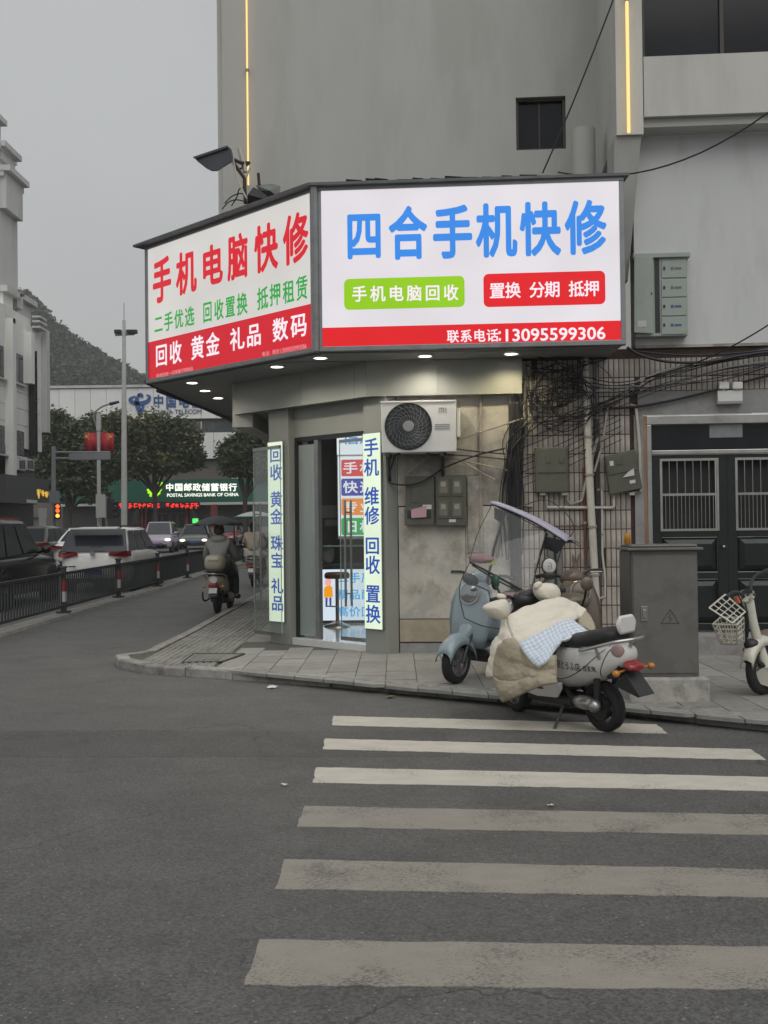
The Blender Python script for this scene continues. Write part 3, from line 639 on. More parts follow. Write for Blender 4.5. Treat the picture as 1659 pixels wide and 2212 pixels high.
# ------------------------------------------------------------------ lit strips on the building
for nm, px, lab in ((535, 537, 'thin warm lit tube running up the grey wall by the street edge'), (1355, 1357, 'bright warm lit tube on the column beside the upper windows')):
    P = PT if nm < 1000 else PC
    zb = P.px(px + (4 if nm < 1000 else 0), 404 if nm < 1000 else 292)[1]; a = P.px(px, 300)[0]
    t = thing('light_strip', lab, 'light strip', P.pt(a, zb, 0.05))
    z = zb; first = True
    while z < 9.5:
        e = min(z + 1.55, 9.6); MB().cyl(P.pt(a, z + .012, .05), P.pt(a, e - .012, .05), 0.019 if nm > 1000 else 0.012, n=10).build('tube', 'led_warm', t, smooth=True)
        MB().cyl(P.pt(a, e - .02, .05), P.pt(a, e + .02, .05), 0.023, n=10).build('joint', 'alu_frame', t); z = e
# ================================================================== the shop: pillars, fascia, soffit, roof, threshold, room
shop = thing('phone_shop', 'corner phone repair shop with grey metal fascia, pillars and open glass front', 'shop', (-0.8, 14.5, 0))
zf0 = PFA.px(960, 853)[1]; zf1 = SZ0 - 0.004
aE = PFA.px(1128, 800)[0]; bE = -(FC - V(-2.19, 14.85, 0)).length
cuts = [0.0, PFA.px(945, 800)[0], aE]
for a, b in zip(cuts, cuts[1:]): MB().pbox(PFA, a + .003, b - .003, zf0, zf1, -0.03, 0.0).build('fascia_panel', 'alu_panel', shop)
cutb = [bE, PFB.px(650, 850)[0], PFB.px(766, 830)[0], 0.0]
for a, b in zip(cutb, cutb[1:]): MB().pbox(PFB, a + .003, b - .003, zf0, zf1, -0.03, 0.0).build('fascia_panel', 'alu_panel', shop)
mb = MB(); mb.pbox(PFA, .01, aE, zf0 + .01, zf0 + .02, -0.25, -.031); mb.build('fascia_underside', 'soffit_grey', shop)
mb = MB(); mb.pbox(PFB, bE, -.01, zf0 + .01, zf0 + .02, -0.3, -.031); mb.build('fascia_underside', 'soffit_grey', shop)
# street side fascia
PS = Plane(V(-2.19, 14.85, 0), V(0.01, 1, 0)); 
mb = MB(); mb.box(-2.19, -2.15, 14.86, 24, zf0, zf1); mb.build('side_fascia', 'alu_panel', shop)
mb = MB(); mb.box(-2.145, -1.5, 15.0, 24, zf0 + .02, zf0 + .05); mb.build('side_soffit', 'soffit_grey', shop)
mb = MB(); mb.box(-1.62, -1.45, 14.75, 24, 0, zf0 + .02); mb.build('side_wall', 'alu_panel', shop)
# pillars
LP0, LP1 = PD.px(583, 1200)[0], PD.px(625, 1200)[0]; RP0, RP1 = PD.px(788, 1200)[0], PD.px(836, 1200)[0]
for a, b, dp in ((LP0, LP1, 0.32), (RP0, RP1, 0.14)):
    MB().pbox(PD, a, b, KH - .03, zf0 + .03, -dp, 0).build('pillar', 'alu_panel', shop, bevel=.004)
mb = MB(); e = PD.pt(RP1, 0, 0); mb.hexa([e + V(.003, .003, KH - .03), e + V(0.13, 0.125, KH - .03), e + V(.13, .30, KH - .03), e + V(-.1, .12, KH - .03), e + V(.003, .003, zf0 + .02), e + V(0.13, 0.125, zf0 + .02), e + V(.13, .30, zf0 + .02), e + V(-.1, .12, zf0 + .02)])
mb.build('pillar_return', 'alu_panel', shop)
dzt = PD.px(690, 938)[1]          # door head
MB().pbox(PD, LP1 + .004, RP0 - .004, dzt, zf0 + .02, -0.2, -0.09).build('door_head', 'alu_panel', shop)
MB().pbox(PD, LP1 + .01, RP0 - .01, dzt - .05, dzt - .003, -0.2, -0.10).build('shutter_box', 'dark_metal', shop)
MB().pbox(PD, LP1 + .003, RP0 - .003, KH - .03, 0.175, -0.3, -0.03).build('threshold', 'floor_white', shop, bevel=.006)
MB().box(-.16, .32, 13.16, 13.4, 2.9, 3.55).build('wall_infill', 'soffit_grey', shop)
# canopy: soffit boards, box behind the signs, roof sheet
Lf = PSL.pt(-2.505 * math.sqrt(2) , 0); Rt = PSR.pt(3.455, 0)
bk = Lf + V(0.61, 9.0, 0)
zs = SZ0
sof = [V(SC.x, SC.y + .05, zs), V(Rt.x - .03, Rt.y + .05, zs), V(Rt.x - .03, 13.0, zs), V(-.2, 13.2, zs), V(-2.1, 15.2, zs), V(-2.1, 23.8, zs), V(bk.x, bk.y, zs), V(Lf.x + .06, Lf.y + .02, zs)]
MB().add(sof, [tuple(range(8))]).build('soffit_sheet', 'soffit_grey', shop)
k = 0; yy = 12.35                                   # narrow boards of the soffit, running across
brd = None
while yy < 23.5:
    xl = SC.x - (yy - SC.y) + 0.1 if yy < Lf.y else Lf.x + (yy - Lf.y) * 0.068 + .06
    xr = Rt.x - .1 if yy < 12.8 else (-2.2 if yy > 14.9 else -0.35 - (yy - 12.95) + .05)
    if yy + .085 < 12.95 or yy >= 12.95:
        if xr - xl > .05: MB().hexa([V(xl, yy, zs - .010), V(xr, yy, zs - .010), V(xr, yy + .085, zs - .010), V(xl, yy + .085, zs - .010), V(xl, yy, zs - .001), V(xr, yy, zs - .001), V(xr, yy + .085, zs - .001), V(xl, yy + .085, zs - .001)]).build('soffit_board', 'soffit_grey', shop)
    yy += 0.092
mb = MB(); mb.tube([V(Lf.x, Lf.y, zs + .03), V(bk.x, bk.y, zs + .03)], .045, 4); mb.tube([V(Lf.x + .02, Lf.y + .6, zs - .02), V(bk.x, bk.y - 3, zs - .02)], .03, 5); mb.build('edge_beam', 'dark_metal', shop)
zr = SZ1 + 0.02
rf = [V(SC.x - .07, SC.y - .09, zr), V(Rt.x + .05, Rt.y - .06, zr), V(Rt.x + .05, 14.3, zr + .04), V(-1.9, 14.5, zr + .04), V(-2.2, 16.5, zr + .04), V(Lf.x - .17, Lf.y - .02, zr)]
mb = MB(); mb.add(rf + [p - V(0, 0, .03) for p in rf], [(0, 1, 2, 3, 4, 5), (11, 10, 9, 8, 7, 6)] + [(i, 6 + i, 6 + (i + 1) % 6, (i + 1) % 6) for i in range(6)]); mb.build('roof_sheet', 'roof_sheet', shop)
mb = MB(); r2 = random.Random(5)
def ragged(P, a0, a1, n):
    for i in range(n):                                # lifted edges of the felt along the front
        a = a0 + (a1 - a0) * (i + r2.random() * .5) / n; w = (a1 - a0) / n * r2.uniform(.5, 1.1); h = r2.uniform(.004, .035)
        mb.hexa([P.pt(a, zr, .06), P.pt(a + w, zr, .06), P.pt(a + w, zr, -.3), P.pt(a, zr, -.3), P.pt(a, zr + h, .075), P.pt(a + w, zr + h * .4, .075), P.pt(a + w, zr + .02, -.3), P.pt(a, zr + .02, -.3)])
ragged(PSR, 0.3, 2.4, 11); ragged(PSL, -3.2, -0.5, 12); mb.build('roofing_felt', 'dark_metal', shop)
mb = MB(); mb.hexa([V(Lf.x + .02, Lf.y + .05, zs + .02), V(SC.x, SC.y + .12, zs + .02), V(-.4, 13.2, zs + .02), V(-2.0, 15, zs + .02), V(Lf.x + .02, Lf.y + .05, zr - .04), V(SC.x, SC.y + .12, zr - .04), V(-.4, 13.2, zr - .04), V(-2.0, 15, zr - .04)])
mb.hexa([V(SC.x + .02, SC.y + .12, zs + .02), V(Rt.x - .03, Rt.y + .12, zs + .02), V(Rt.x - .03, 13.0, zs + .02), V(-.38, 13.2, zs + .02), V(SC.x + .02, SC.y + .12, zr - .04), V(Rt.x - .03, Rt.y + .12, zr - .04), V(Rt.x - .03, 13.0, zr - .04), V(-.38, 13.2, zr - .04)])
mb.build('canopy_box', 'alu_frame', shop)
mb = MB(); mb.hexa([V(Lf.x, Lf.y + .1, zs + .05), V(bk.x, bk.y, zs + .05), V(bk.x + .1, bk.y, zs + .05), V(Lf.x + .1, Lf.y + .1, zs + .05), V(Lf.x, Lf.y + .1, zr - .1), V(bk.x, bk.y, zr - .1), V(bk.x + .1, bk.y, zr - .1), V(Lf.x + .1, Lf.y + .1, zr - .1)]); mb.build('side_cladding', 'alu_frame', shop)
# ------------------------------------------------------------------ the two sign boxes
emat('sign_white', s2l((222, 217, 222)), 1.0, 0.05); emat('sign_red', s2l((220, 16, 26)), 1.0, 0.05); emat('sign_blue', s2l((48, 134, 226)), 1.0, 0.03)
emat('sign_green_box', s2l((143, 200, 8)), 1.0, 0.04); emat('sign_red_left', s2l((202, 14, 34)), 1.0, 0.05); emat('sign_green_text', s2l((30, 160, 62)), 1.0, 0.04)
emat('sign_white_left', s2l((208, 205, 201)), 1.0, 0.06); emat('sign_red_text', s2l((212, 14, 36)), 1.0, 0.04); emat('sign_pinkwhite', s2l((247, 232, 240)), 1.0)
emat('sign_dimwhite', s2l((232, 160, 168)), 1.0)
def sign_box(label, P, a0, a1, whitem, redm, redpx):
    t = thing('sign_box', label, 'sign', P.pt((a0 + a1) / 2, SZ0, 0), group=None)
    fr = MB(); w = 0.055
    for q in ((a0, a1, SZ1 - w, SZ1), (a0, a1, SZ0, SZ0 + w), (a0, a0 + w, SZ0 + w + .001, SZ1 - w - .001), (a1 - w, a1, SZ0 + w + .001, SZ1 - w - .001)): fr.pbox(P, *q, -0.09, 0.02)
    fr.build('frame', 'alu_frame', t, bevel=.006)
    zr_ = redpx
    MB().pbox(P, a0 + w, a1 - w, zr_, SZ1 - w, -0.03, 0.0).build('white_panel', whitem, t)
    MB().pbox(P, a0 + w, a1 - w, SZ0 + w, zr_, -0.03, 0.001).build('red_band', redm, t)
    return t
sr = sign_box('wide lit white shop sign with large blue characters above the air conditioner', PSR, 0.012, 3.455, 'sign_white', 'sign_red', PSR.px(1030, 700)[1])
bx = ((749, 824), (842, 920), (937, 1018), (1031, 1113), (1126, 1208), (1224, 1307)); by = ((455, 561), (447, 559), (445, 557), (441, 554), (438, 551), (434, 548))
for ch, (x0, x1), (y0, y1) in zip('四合手机快修', bx, by): char_on(PSR, ch, x0, x1, y0, y1, .004, 'sign_blue', sr, 2)
def rrect(P, x0, y0, x1, y1, rad, matn, parent, off):
    a0, z1 = P.px(x0, y0); a1, z0 = P.px(x1, y1); pts = []
    for cx, cz, s in ((a1 - rad, z1 - rad, 0), (a0 + rad, z1 - rad, 90), (a0 + rad, z0 + rad, 180), (a1 - rad, z0 + rad, 270)):
        for k in range(6): th = R(s + 18 * k); pts.append(P.pt(cx + rad * math.cos(th), cz + rad * math.sin(th), off))
    return MB().poly(pts).build('plate', matn, parent)
g1 = rrect(PSR, 743, 603, 1004, 663, .06, 'sign_green_box', sr, .003)
for i, ch in enumerate('手机电脑回收'): char_on(PSR, ch, 761 + i * 39.5, 792 + i * 39.5, 618 - i * .6, 652 - i * .6, .006, 'sign_pinkwhite', g1, 1)
g2 = rrect(PSR, 1044, 592, 1308, 657, .06, 'sign_red', sr, .003)
for i, (ch, x) in enumerate(zip('置换分期抵押', (1058, 1092, 1144, 1177, 1229, 1262))): char_on(PSR, ch, x, x + 32, 611 - i * 1, 645 - i * 1, .006, 'sign_pinkwhite', g2, 1)
for i, ch in enumerate('联系电话'): char_on(PSR, ch, 966 + i * 28.5, 991 + i * 28.5, 713 - i * .7, 740 - i * .7, .005, 'sign_pinkwhite', sr, 1)
char_on(PSR, ':', 1077.5, 1081.5, 716, 736, .005, 'sign_pinkwhite', sr, 1, ink=True)
char_on(PSR, '13095599306', 1093, 1307, 709, 735, .005, 'sign_pinkwhite', sr, 1, 'phone_number', ink=True)
sL = sign_box('lit white and red sign with red characters, angled over the shop door', PSL, -2.505 * math.sqrt(2), -0.012, 'sign_white_left', 'sign_red_left', PSL.px(500, 697)[1])
def Z1(x, y): return (256 + x * 0.2777, 352 + y * 0.2777)     # pixels read off an enlargement of this sign
def lc(ch, x0, x1, yt, yb, m, b=1):
    (X0, Y0), (X1, Y1) = Z1(x0, yt), Z1(x1, yb); return char_on(PSL, ch, X0, X1, Y0, Y1, .004, m, sL, b)
for ch, x0, x1, yt, yb in (('手', 272, 408, 740, 1080), ('机', 455, 602, 690, 1015), ('电', 650, 808, 640, 950), ('脑', 855, 1005, 555, 900), ('快', 1065, 1235, 478, 838), ('修', 1290, 1472, 395, 775)): lc(ch, x0, x1, yt, yb, 'sign_red_text', 2)
for ch, x0, x1, yt, yb in (('二', 282, 345, 1180, 1325), ('手', 358, 424, 1160, 1305), ('优', 438, 505, 1140, 1285), ('选', 520, 590, 1118, 1268), ('回', 660, 728, 1078, 1240), ('收', 748, 818, 1060, 1220), ('置', 835, 908, 1035, 1200), ('换', 925, 1003, 1010, 1180),
                           ('抵', 1082, 1165, 965, 1138), ('押', 1180, 1262, 935, 1110), ('租', 1283, 1368, 912, 1090), ('赁', 1385, 1472, 880, 1065)): lc(ch, x0, x1, yt, yb, 'sign_green_text', 1)
for ch, x0, x1, yt, yb in (('回', 292, 380, 1410, 1580), ('收', 400, 490, 1385, 1560), ('黄', 568, 665, 1345, 1525), ('金', 685, 785, 1320, 1500), ('礼', 872, 980, 1280, 1455), ('品', 1000, 1110, 1250, 1425), ('数', 1203, 1318, 1205, 1385), ('码', 1345, 1465, 1170, 1355)): lc(ch, x0, x1, yt, yb, 'sign_pinkwhite', 1)
for i, ch in enumerate('拒绝回收一切来路不明物品'): lc(ch, 296 + i * 24, 318 + i * 24, 1640 - i * 5.1, 1672 - i * 5.1, 'sign_dimwhite', 0)
for i, ch in enumerate('电话/微信'): lc(ch, 1118 + i * 27, 1143 + i * 27, 1468 - i * 5.6, 1506 - i * 5.6, 'sign_dimwhite', 0)
(X0, Y0), (X1, Y1) = Z1(1262, 1425), Z1(1465, 1462); char_on(PSL, '13095599306', X0, X1, Y0, Y1, .004, 'sign_dimwhite', sL, 0, 'phone_number', ink=True)
mb = MB(); mb.tube([V(SC.x - .012, SC.y - .018, SZ0 + .001), V(SC.x - .012, SC.y - .018, SZ1 - .001)], .05, 8); mb.build('corner_post', 'alu_frame', shop)
# ------------------------------------------------------------------ downlights in the soffit
def downlight(px, py, lab, cl=(1, .9, .72), e=12, tilt=None):
    d = ray(px, py); tt = (zs - .012 - CAMZ) / d.z; p = CP + d * tt
    t = thing('downlight', lab, 'downlight', p, group='downlights in the shop soffit')
    mb = MB(); mb.lathe([(.085, -.014), (.085, 0.0), (.07, 0.0), (.07, -.012)], 20, Matrix.Translation(p), cap=False); mb.build('rim', 'white_plastic', t, smooth=True)
    mb = MB(); mb.lathe([(.0701, -.006), (.0701, -.003)], 20, Matrix.Translation(p)); mb.build('lens', 'lamp_white', t)
    ld = bpy.data.lights.new('lamp', 'SPOT'); ld.energy = e; ld.color = cl; ld.spot_size = R(155); ld.spot_blend = .6; ld.shadow_soft_size = .05
    lo = bpy.data.objects.new('lamp', ld); col.objects.link(lo); lo.parent = t; lo.location = (0, 0, -.02)
for px, py, l in ((415, 826, 'outermost lit downlight under the angled red sign'), (443, 843, 'middle lit downlight in the soffit row along the street'), (471, 859, 'innermost lit downlight in the soffit row along the street'),
                  (598, 791, 'large bright downlight between angled sign and fascia'), (692, 772, 'lit downlight where the two signs meet'), (918, 768, 'reddish lit downlight above the fascia by the air conditioner'), (1104, 763, 'yellow lit downlight at the end of the fascia')):
    downlight(px, py, l, (1, .86, .52) if px > 1000 else (1, .92, .78), 24 if px < 500 else 30)
# ------------------------------------------------------------------ lit boxes on the pillars
emat('box_glow', s2l((226, 242, 214)), 1.0, 0.06); emat('text_blue', s2l((36, 74, 168)), 1.0)
def pillar_box(lab, x0, x1, y0, y1, chars, col_y, xo):
    t = thing('light_box', lab, 'light box', PD.pt(PD.px((x0 + x1) / 2, 1200)[0], PD.px(x0, y1)[1], 0.02))
    a0 = PD.px(x0, 1200)[0]; a1 = PD.px(x1, 1200)[0]; z1 = PD.px((x0 + x1) / 2, y0)[1]; z0 = PD.px((x0 + x1) / 2, y1)[1]
    MB().pbox(PD, a0, a1, z0, z1, 0.001, 0.035).build('diffuser', 'box_glow', t)
    f = MB()
    for q in ((a0 - .008, a1 + .008, z1, z1 + .008), (a0 - .008, a1 + .008, z0 - .008, z0), (a0 - .008, a0, z0, z1), (a1, a1 + .008, z0, z1)): f.pbox(PD, *q, 0.001, 0.03)
    f.build('frame', 'alu_frame', t)
    for ch, (ya, yb) in zip(chars, col_y): char_on(PD, ch, xo[0] + (ya - 960) * .012, xo[1] + (ya - 960) * .012, ya, yb, .039, 'text_blue', t, 1)
def Z3(y): return 755 + y * 0.3125
pillar_box('slim lit box on the pillar by the open door, blue characters for jewellery buying', 585, 616, 955, 1342, '回收黄金珠宝礼品', [(Z3(a), Z3(b)) for a, b in ((675, 780), (795, 905), (980, 1090), (1100, 1210), (1285, 1390), (1405, 1510), (1580, 1685), (1700, 1805))], (588, 613))
pillar_box('slim lit box on the pillar beside the air conditioner, blue characters for phone repair', 791, 828, 936, 1358, '手机维修回收置换', [(Z3(a), Z3(b)) for a, b in ((615, 740), (755, 875), (950, 1075), (1085, 1210), (1295, 1415), (1425, 1550), (1625, 1750), (1765, 1890))], (792, 822))
# ------------------------------------------------------------------ glass doors
gmat('glass', (0.975, 0.99, 0.985), alpha=0.035, body=(0.62, 0.70, 0.67)); mat('glass_edge', (0.36, 0.48, 0.44), 0.2, var=.05)
gmat('glass_pale', (0.92, 0.96, 0.95), alpha=0.5, body=(0.42, 0.47, 0.45))
def glass_leaf(lab, P, a0, a1, z0, z1, off, hx):
    t = thing('glass_door', lab, 'glass door', P.pt((a0 + a1) / 2, z0, off))
    MB().pbox(P, a0, a1, z0, z1, off - .005, off + .005).build('pane', 'glass', t)
    e = MB()
    for q in ((a0 - .006, a0, z0, z1), (a1, a1 + .006, z0, z1)): e.pbox(P, *q, off - .006, off + .006)
    e.build('pane_edge', 'glass_edge', t)
    c = MB(); c.pbox(P, a0, a1, z0 - .05, z0 - .001, off - .014, off + .014); c.pbox(P, a0, a1, z1 + .001, z1 + .04, off - .014, off + .014); c.build('rail', 'steel', t)
    for s in (-1, 1):
        mb = MB(); mb.cyl(P.pt(hx, .62, off + s * .05), P.pt(hx, 1.95, off + s * .05), .015, n=10)
        for z in (.78, 1.8): mb.cyl(P.pt(hx, z, off), P.pt(hx, z, off + s * .05), .009, n=8)
        mb.build('handle', 'steel', t, smooth=True)
zg0, zg1 = 0.24, PD.px(700, 958)[1]
glass_leaf('closed glass door leaf beside the phone repair light box', PD, PD.px(721, 1200)[0], RP0 - .012, zg0, zg1, -.12, PD.px(737, 1200)[0])
hin = PD.pt(LP1 + .03, 0, -.03); dr_ = (UB * -1) ; dr_ = Matrix.Rotation(R(-9), 3, 'Z') @ dr_
PG = Plane(hin, -dr_); wleaf = 0.74
glass_leaf('open glass door leaf swung back in front of the jewellery light box', PG, -wleaf, -.02, zg0, zg1 - .02, .16, -wleaf + .08)
MB().pbox(PD, LP1 + .005, LP1 + .055, 0.176, dzt - .055, -.2, -.1).build('jamb_left', 'dark_metal', shop)
MB().pbox(PD, PD.px(668, 1200)[0], PD.px(676, 1200)[0], 0.176, dzt - .055, -.16, -.1).build('jamb_post', 'alu_frame', shop)
MB().pbox(PD, LP1 + .06, PD.px(667, 1200)[0], 0.2, zg1 + .02, -.135, -.125).build('side_pane', 'glass_pale', shop)
# ------------------------------------------------------------------ the room behind
mat('room_wall', (0.46, 0.46, 0.46), 0.7, var=.03); mat('room_partition', (.20, .203, .21), .6, var=.05); mat('room_dark', (0.075, 0.077, 0.08), .6, var=.05); mat('counter_white', (.62, .62, .62), .3)
fz = 0.17
MB().add([V(-1.6, 14.7, fz), V(-.16, 13.25, fz), V(.3, 13.5, fz), V(3, 13.5, fz), V(3, 19, fz), V(-1.44, 19, fz)], [(0, 1, 2, 3, 4, 5)]).build('room_floor', 'floor_white', shop)
MB().add([V(-1.6, 14.7, 3.15), V(-.16, 13.25, 3.15), V(.3, 13.5, 3.15), V(3, 13.5, 3.15), V(3, 19, 3.15), V(-1.44, 19, 3.15)], [(5, 4, 3, 2, 1, 0)]).build('room_ceiling', 'room_wall', shop)
MB().box(-1.44, 3, 17.9, 18.0, fz, 3.15).build('room_back_wall', 'room_partition', shop)
MB().box(2.0, 2.1, 13.6, 17.9, fz, 3.15).build('room_side_wall', 'room_wall', shop)
PRm = Plane(V(0, 17.3, 0), V(1, 0, 0)); PCt = Plane(V(0, 16.4, 0), V(1, 0, 0))
emat('in_white', s2l((226, 236, 240)), 1.0, .04); emat('in_red', s2l((206, 52, 60)), 1.0); emat('in_blue', s2l((48, 54, 160)), 1.0); emat('in_orange', s2l((232, 136, 40)), 1.0); emat('in_green', s2l((30, 160, 76)), 1.0); emat('in_cyan', s2l((40, 150, 220)), 1.0); emat('in_text', s2l((232, 232, 236)), 1.0)
emat('ct_white', s2l((214, 228, 238)), 1.0, .05); emat('ct_text', s2l((66, 170, 230)), 1.0); emat('fig_orange', s2l((240, 156, 30)), 1.0); emat('fig_blue', s2l((60, 70, 150)), 1.0); emat('fig_skin', s2l((240, 170, 160)), 1.0)
MB().pbox(PRm, PRm.px(728, 1000)[0], 1.2, PRm.px(740, 1165)[1], PRm.px(740, 900)[1], -.06, -.012).build('display_wall', 'counter_white', shop)
wsg = thing('wall_sign', 'lit white panel inside the shop with red, blue, orange and green plates', 'sign', PRm.pt(.0, 1.5, 0))
MB().pbox(PRm, PRm.px(730, 1000)[0], 1.1, PRm.px(740, 1158)[1], PRm.px(740, 986)[1], -.01, 0).build('panel', 'in_white', wsg)
for i, (c, s) in enumerate((('in_red', '手机'), ('in_blue', '快速'), ('in_orange', '专业'), ('in_green', '旧机'))):
    y0, y1 = (993, 1034, 1077, 1119)[i], (1028, 1070, 1112, 1155)[i]
    pl = rrect(PRm, 737, y0, 840, y1, .03, c, wsg, .003)
    for k, ch in enumerate(s): char_on(PRm, ch, 742 + k * 36, 772 + k * 36, y0 + 5, y1 - 5, .006, 'in_text', pl, 1)
ts = thing('wall_sign', 'lit white header panel high inside the shop with blue strokes', 'sign', PRm.pt(.1, 2.6, 0))
MB().pbox(PRm, PRm.px(728, 1000)[0], 1.1, PRm.px(740, 982)[1], PRm.px(740, 925)[1], -.01, 0).build('panel', 'in_white', ts)
for k, ch in enumerate('信息'): char_on(PRm, ch, 741 + k * 36, 775 + k * 36, 930, 960, .004, 'in_cyan', ts, 1)
ct = thing('shop_counter', 'shop counter with lit white front panel and blue characters', 'counter', PCt.pt(-.4, fz, 0))
c0 = PCt.px(684, 1300)[0]; cz0 = PCt.px(740, 1340)[1]; cz1 = PCt.px(740, 1230)[1]
MB().pbox(PCt, c0, 1.6, fz, cz1 + .04, -.6, -.012).build('body', 'room_dark', ct)
MB().pbox(PCt, c0 - .02, 1.6, cz1 + .042, cz1 + .08, -.62, .03).build('counter_top', 'room_dark', ct)
MB().pbox(PCt, c0 + .01, 1.5, cz0, cz1, -.01, 0).build('front_panel', 'ct_white', ct)
MB().pbox(PCt, c0, 1.5, cz1 + .34, cz1 + .36, -.4, -.1).build('glass_shelf', 'glass_edge', ct)
for r_, (s, y) in enumerate((('二手严选', 1248), ('精品配件', 1284), ('高价回收', 1321))):
    for k, ch in enumerate(s): char_on(PCt, ch, 729 + k * 26, 752 + k * 26, y - 11, y + 11, .003, 'ct_text', ct, 1)
def shape(P, pts, m, par, off, name): return MB().poly([P.pt(*P.px(x, y), off) for x, y in pts][::-1]).build(name, m, par)
shape(PCt, [(700, 1272), (704, 1266), (712, 1264), (718, 1268), (719, 1290), (700, 1291)], 'fig_orange', ct, .003, 'printed_figure'); shape(PCt, [(702, 1262), (703, 1252), (710, 1248), (716, 1253), (715, 1263), (708, 1266)], 'fig_skin', ct, .0035, 'printed_figure')
shape(PCt, [(703, 1291), (708, 1291), (707, 1311), (703, 1311)], 'fig_blue', ct, .003, 'printed_figure'); shape(PCt, [(711, 1291), (716, 1291), (716, 1311), (712, 1311)], 'fig_blue', ct, .003, 'printed_figure')
emat('lamp_panel', (1.0, .97, .92), 5.0)
cl_ = thing('ceiling_lamp', 'flat white lit lamp panel on the shop ceiling', 'ceiling lamp', V(-.3, 15.2, 3.1))
MB().box(-1.0, .4, 14.9, 15.5, 3.09, 3.13).build('diffuser', 'lamp_panel', cl_); MB().box(-1.03, .43, 14.87, 15.53, 3.11, 3.149).build('tray', 'white_plastic', cl_)
# poster stand, papers and clutter in the room
lp = thing('poster_stand', 'narrow colour striped poster panel just inside the shop door', 'poster', V(-1.15, 16.2, fz))
PP = Plane(V(0, 16.2, 0), V(1, 0, 0)); pa = PP.px(677, 1000)[0]; pb_ = PP.px(687, 1000)[0]
for i, (c, y0, y1) in enumerate((('in_white', 960, 1010), ('in_orange', 1010, 1060), ('in_white', 1060, 1130), ('in_green', 1130, 1170), ('in_white', 1170, 1340))):
    mat('po%d' % i, ((.45, .35, .4), (.4, .2, .12), (.3, .3, .4), (.2, .35, .25), (.4, .4, .4))[i], .5); MB().pbox(PP, pa, pb_, PP.px(680, y1)[1], PP.px(680, y0)[1], -.02, 0).build('poster_panel', 'po%d' % i, lp)
nt_ = thing('notice_board', 'grey notices pinned on the dark partition inside the shop', 'notice', PRm.pt(-.9, 1.6, .1))
for x0, x1, y0, y1 in ((690, 724, 1090, 1118), (697, 724, 1122, 1136)): MB().pbox(PRm, PRm.px(x0, 1100)[0], PRm.px(x1, 1100)[0], PRm.px(700, y1)[1], PRm.px(700, y0)[1], -.59, -.55).build('notice', 'room_wall', nt_)
wb = thing('white_bag', 'crumpled white bag standing on the shop counter', 'bag', PCt.pt(PCt.px(705, 1190)[0], cz1 + .08, -.3))
mb = MB(); mb.ell(PCt.pt(PCt.px(706, 1190)[0], cz1 + .22, -.3), (.1, .08, .15), 12, 7); 
for p in mb.v: p += V(noise.noise(p * 9) * .05, noise.noise(p * 7 + V(3, 0, 0)) * .05, noise.noise(p * 8 + V(0, 5, 0)) * .05)
mb.build('bag', 'white_plastic', wb, smooth=True, ang=180)
stl = thing('bar_stool', 'chrome bar stool with brown round seat in front of the shop counter', 'stool', V(*PCt.pt(PCt.px(733, 1300)[0], fz, .55)))
sp = stl.location.copy(); mat('stool_seat', (.13, .075, .06), .5); mb = MB(); mb.lathe([(.17, .7), (.185, .72), (.185, .76), (.16, .79)], 22, Matrix.Translation(sp)); mb.build('seat', 'stool_seat', stl, smooth=True)
mb = MB(); mb.cyl(sp + V(0, 0, .03), sp + V(0, 0, .7), .028, n=12); mb.build('column', 'steel', stl, smooth=True)
mb = MB(); mb.lathe([(.2, 0), (.19, .015), (.1, .05), (.03, .09)], 22, Matrix.Translation(sp)); mb.build('base', 'steel', stl, smooth=True)
mb = MB(); mb.tube([sp + V(-.16, -.02, .3), sp + V(0, -.14, .3), sp + V(.0, 0, .3)], .011, 6); mb.build('foot_rest', 'steel', stl)
# ================================================================== things on the wall and the pavement right of the shop
def PWx(px, py, off): return PW.pt(*PW.px(px, py), off)
def wl(pts, off=0.05):                # a line of pixels on the lower wall -> world points standing off it
    o = off if isinstance(off, (list, tuple)) else [off] * len(pts); return [PWx(x, y, f) for (x, y), f in zip(pts, o)]
def smoothline(P, n=5):
    out = []
    for i in range(len(P) - 1):
        p0 = P[max(i - 1, 0)]; p1 = P[i]; p2 = P[i + 1]; p3 = P[min(i + 2, len(P) - 1)]
        for k in range(n):
            t = k / n; out.append(0.5 * ((2 * p1) + (p2 - p0) * t + (2 * p0 - 5 * p1 + 4 * p2 - p3) * t * t + (3 * p1 - p0 - 3 * p2 + p3) * t ** 3))
    return out + [P[-1]]
# ------------------------------------------------------------------ air conditioner
ac = thing('air_conditioner', 'white outdoor air conditioner unit with round fan on brackets beside the pillar', 'air conditioner', PWx(905, 975, .25))
PA = Plane(PW.pt(0, 0, 0.42), UA)
a0, z1 = PA.px(823, 869); a1, z0 = PA.px(986, 976)
MB().pbox(PA, a0, a1, z0, z1, -.30, 0).build('casing', 'white_plastic', ac, bevel=.014, seg=3)
MB().pbox(PA, a0 - .006, a1 + .006, z1 - .012, z1 + .012, -.305, .008).build('lid', 'white_plastic', ac, bevel=.005)
mat('fan_dark', (.022, .024, .027), .45, .2); mat('grille_grey', (.15, .16, .17), .4, .3)
fx, fzc = PA.px(882, 921); fr_ = (PA.px(931, 921)[0] - PA.px(832, 921)[0]) / 2
def disc(P, a, z, r, off, dep, n=40, r2=None):
    pts = [(r * math.cos(6.2832 * k / n), r * math.sin(6.2832 * k / n)) for k in range(n)]
    mb = MB(); mb.loft([[P.pt(a + x, z + y, off) for x, y in pts], [P.pt(a + x * (r2 or 1), z + y * (r2 or 1), off + dep) for x, y in pts]]); return mb
disc(PA, fx, fzc, fr_, .001, .004).build('fan_opening', 'fan_dark', ac)
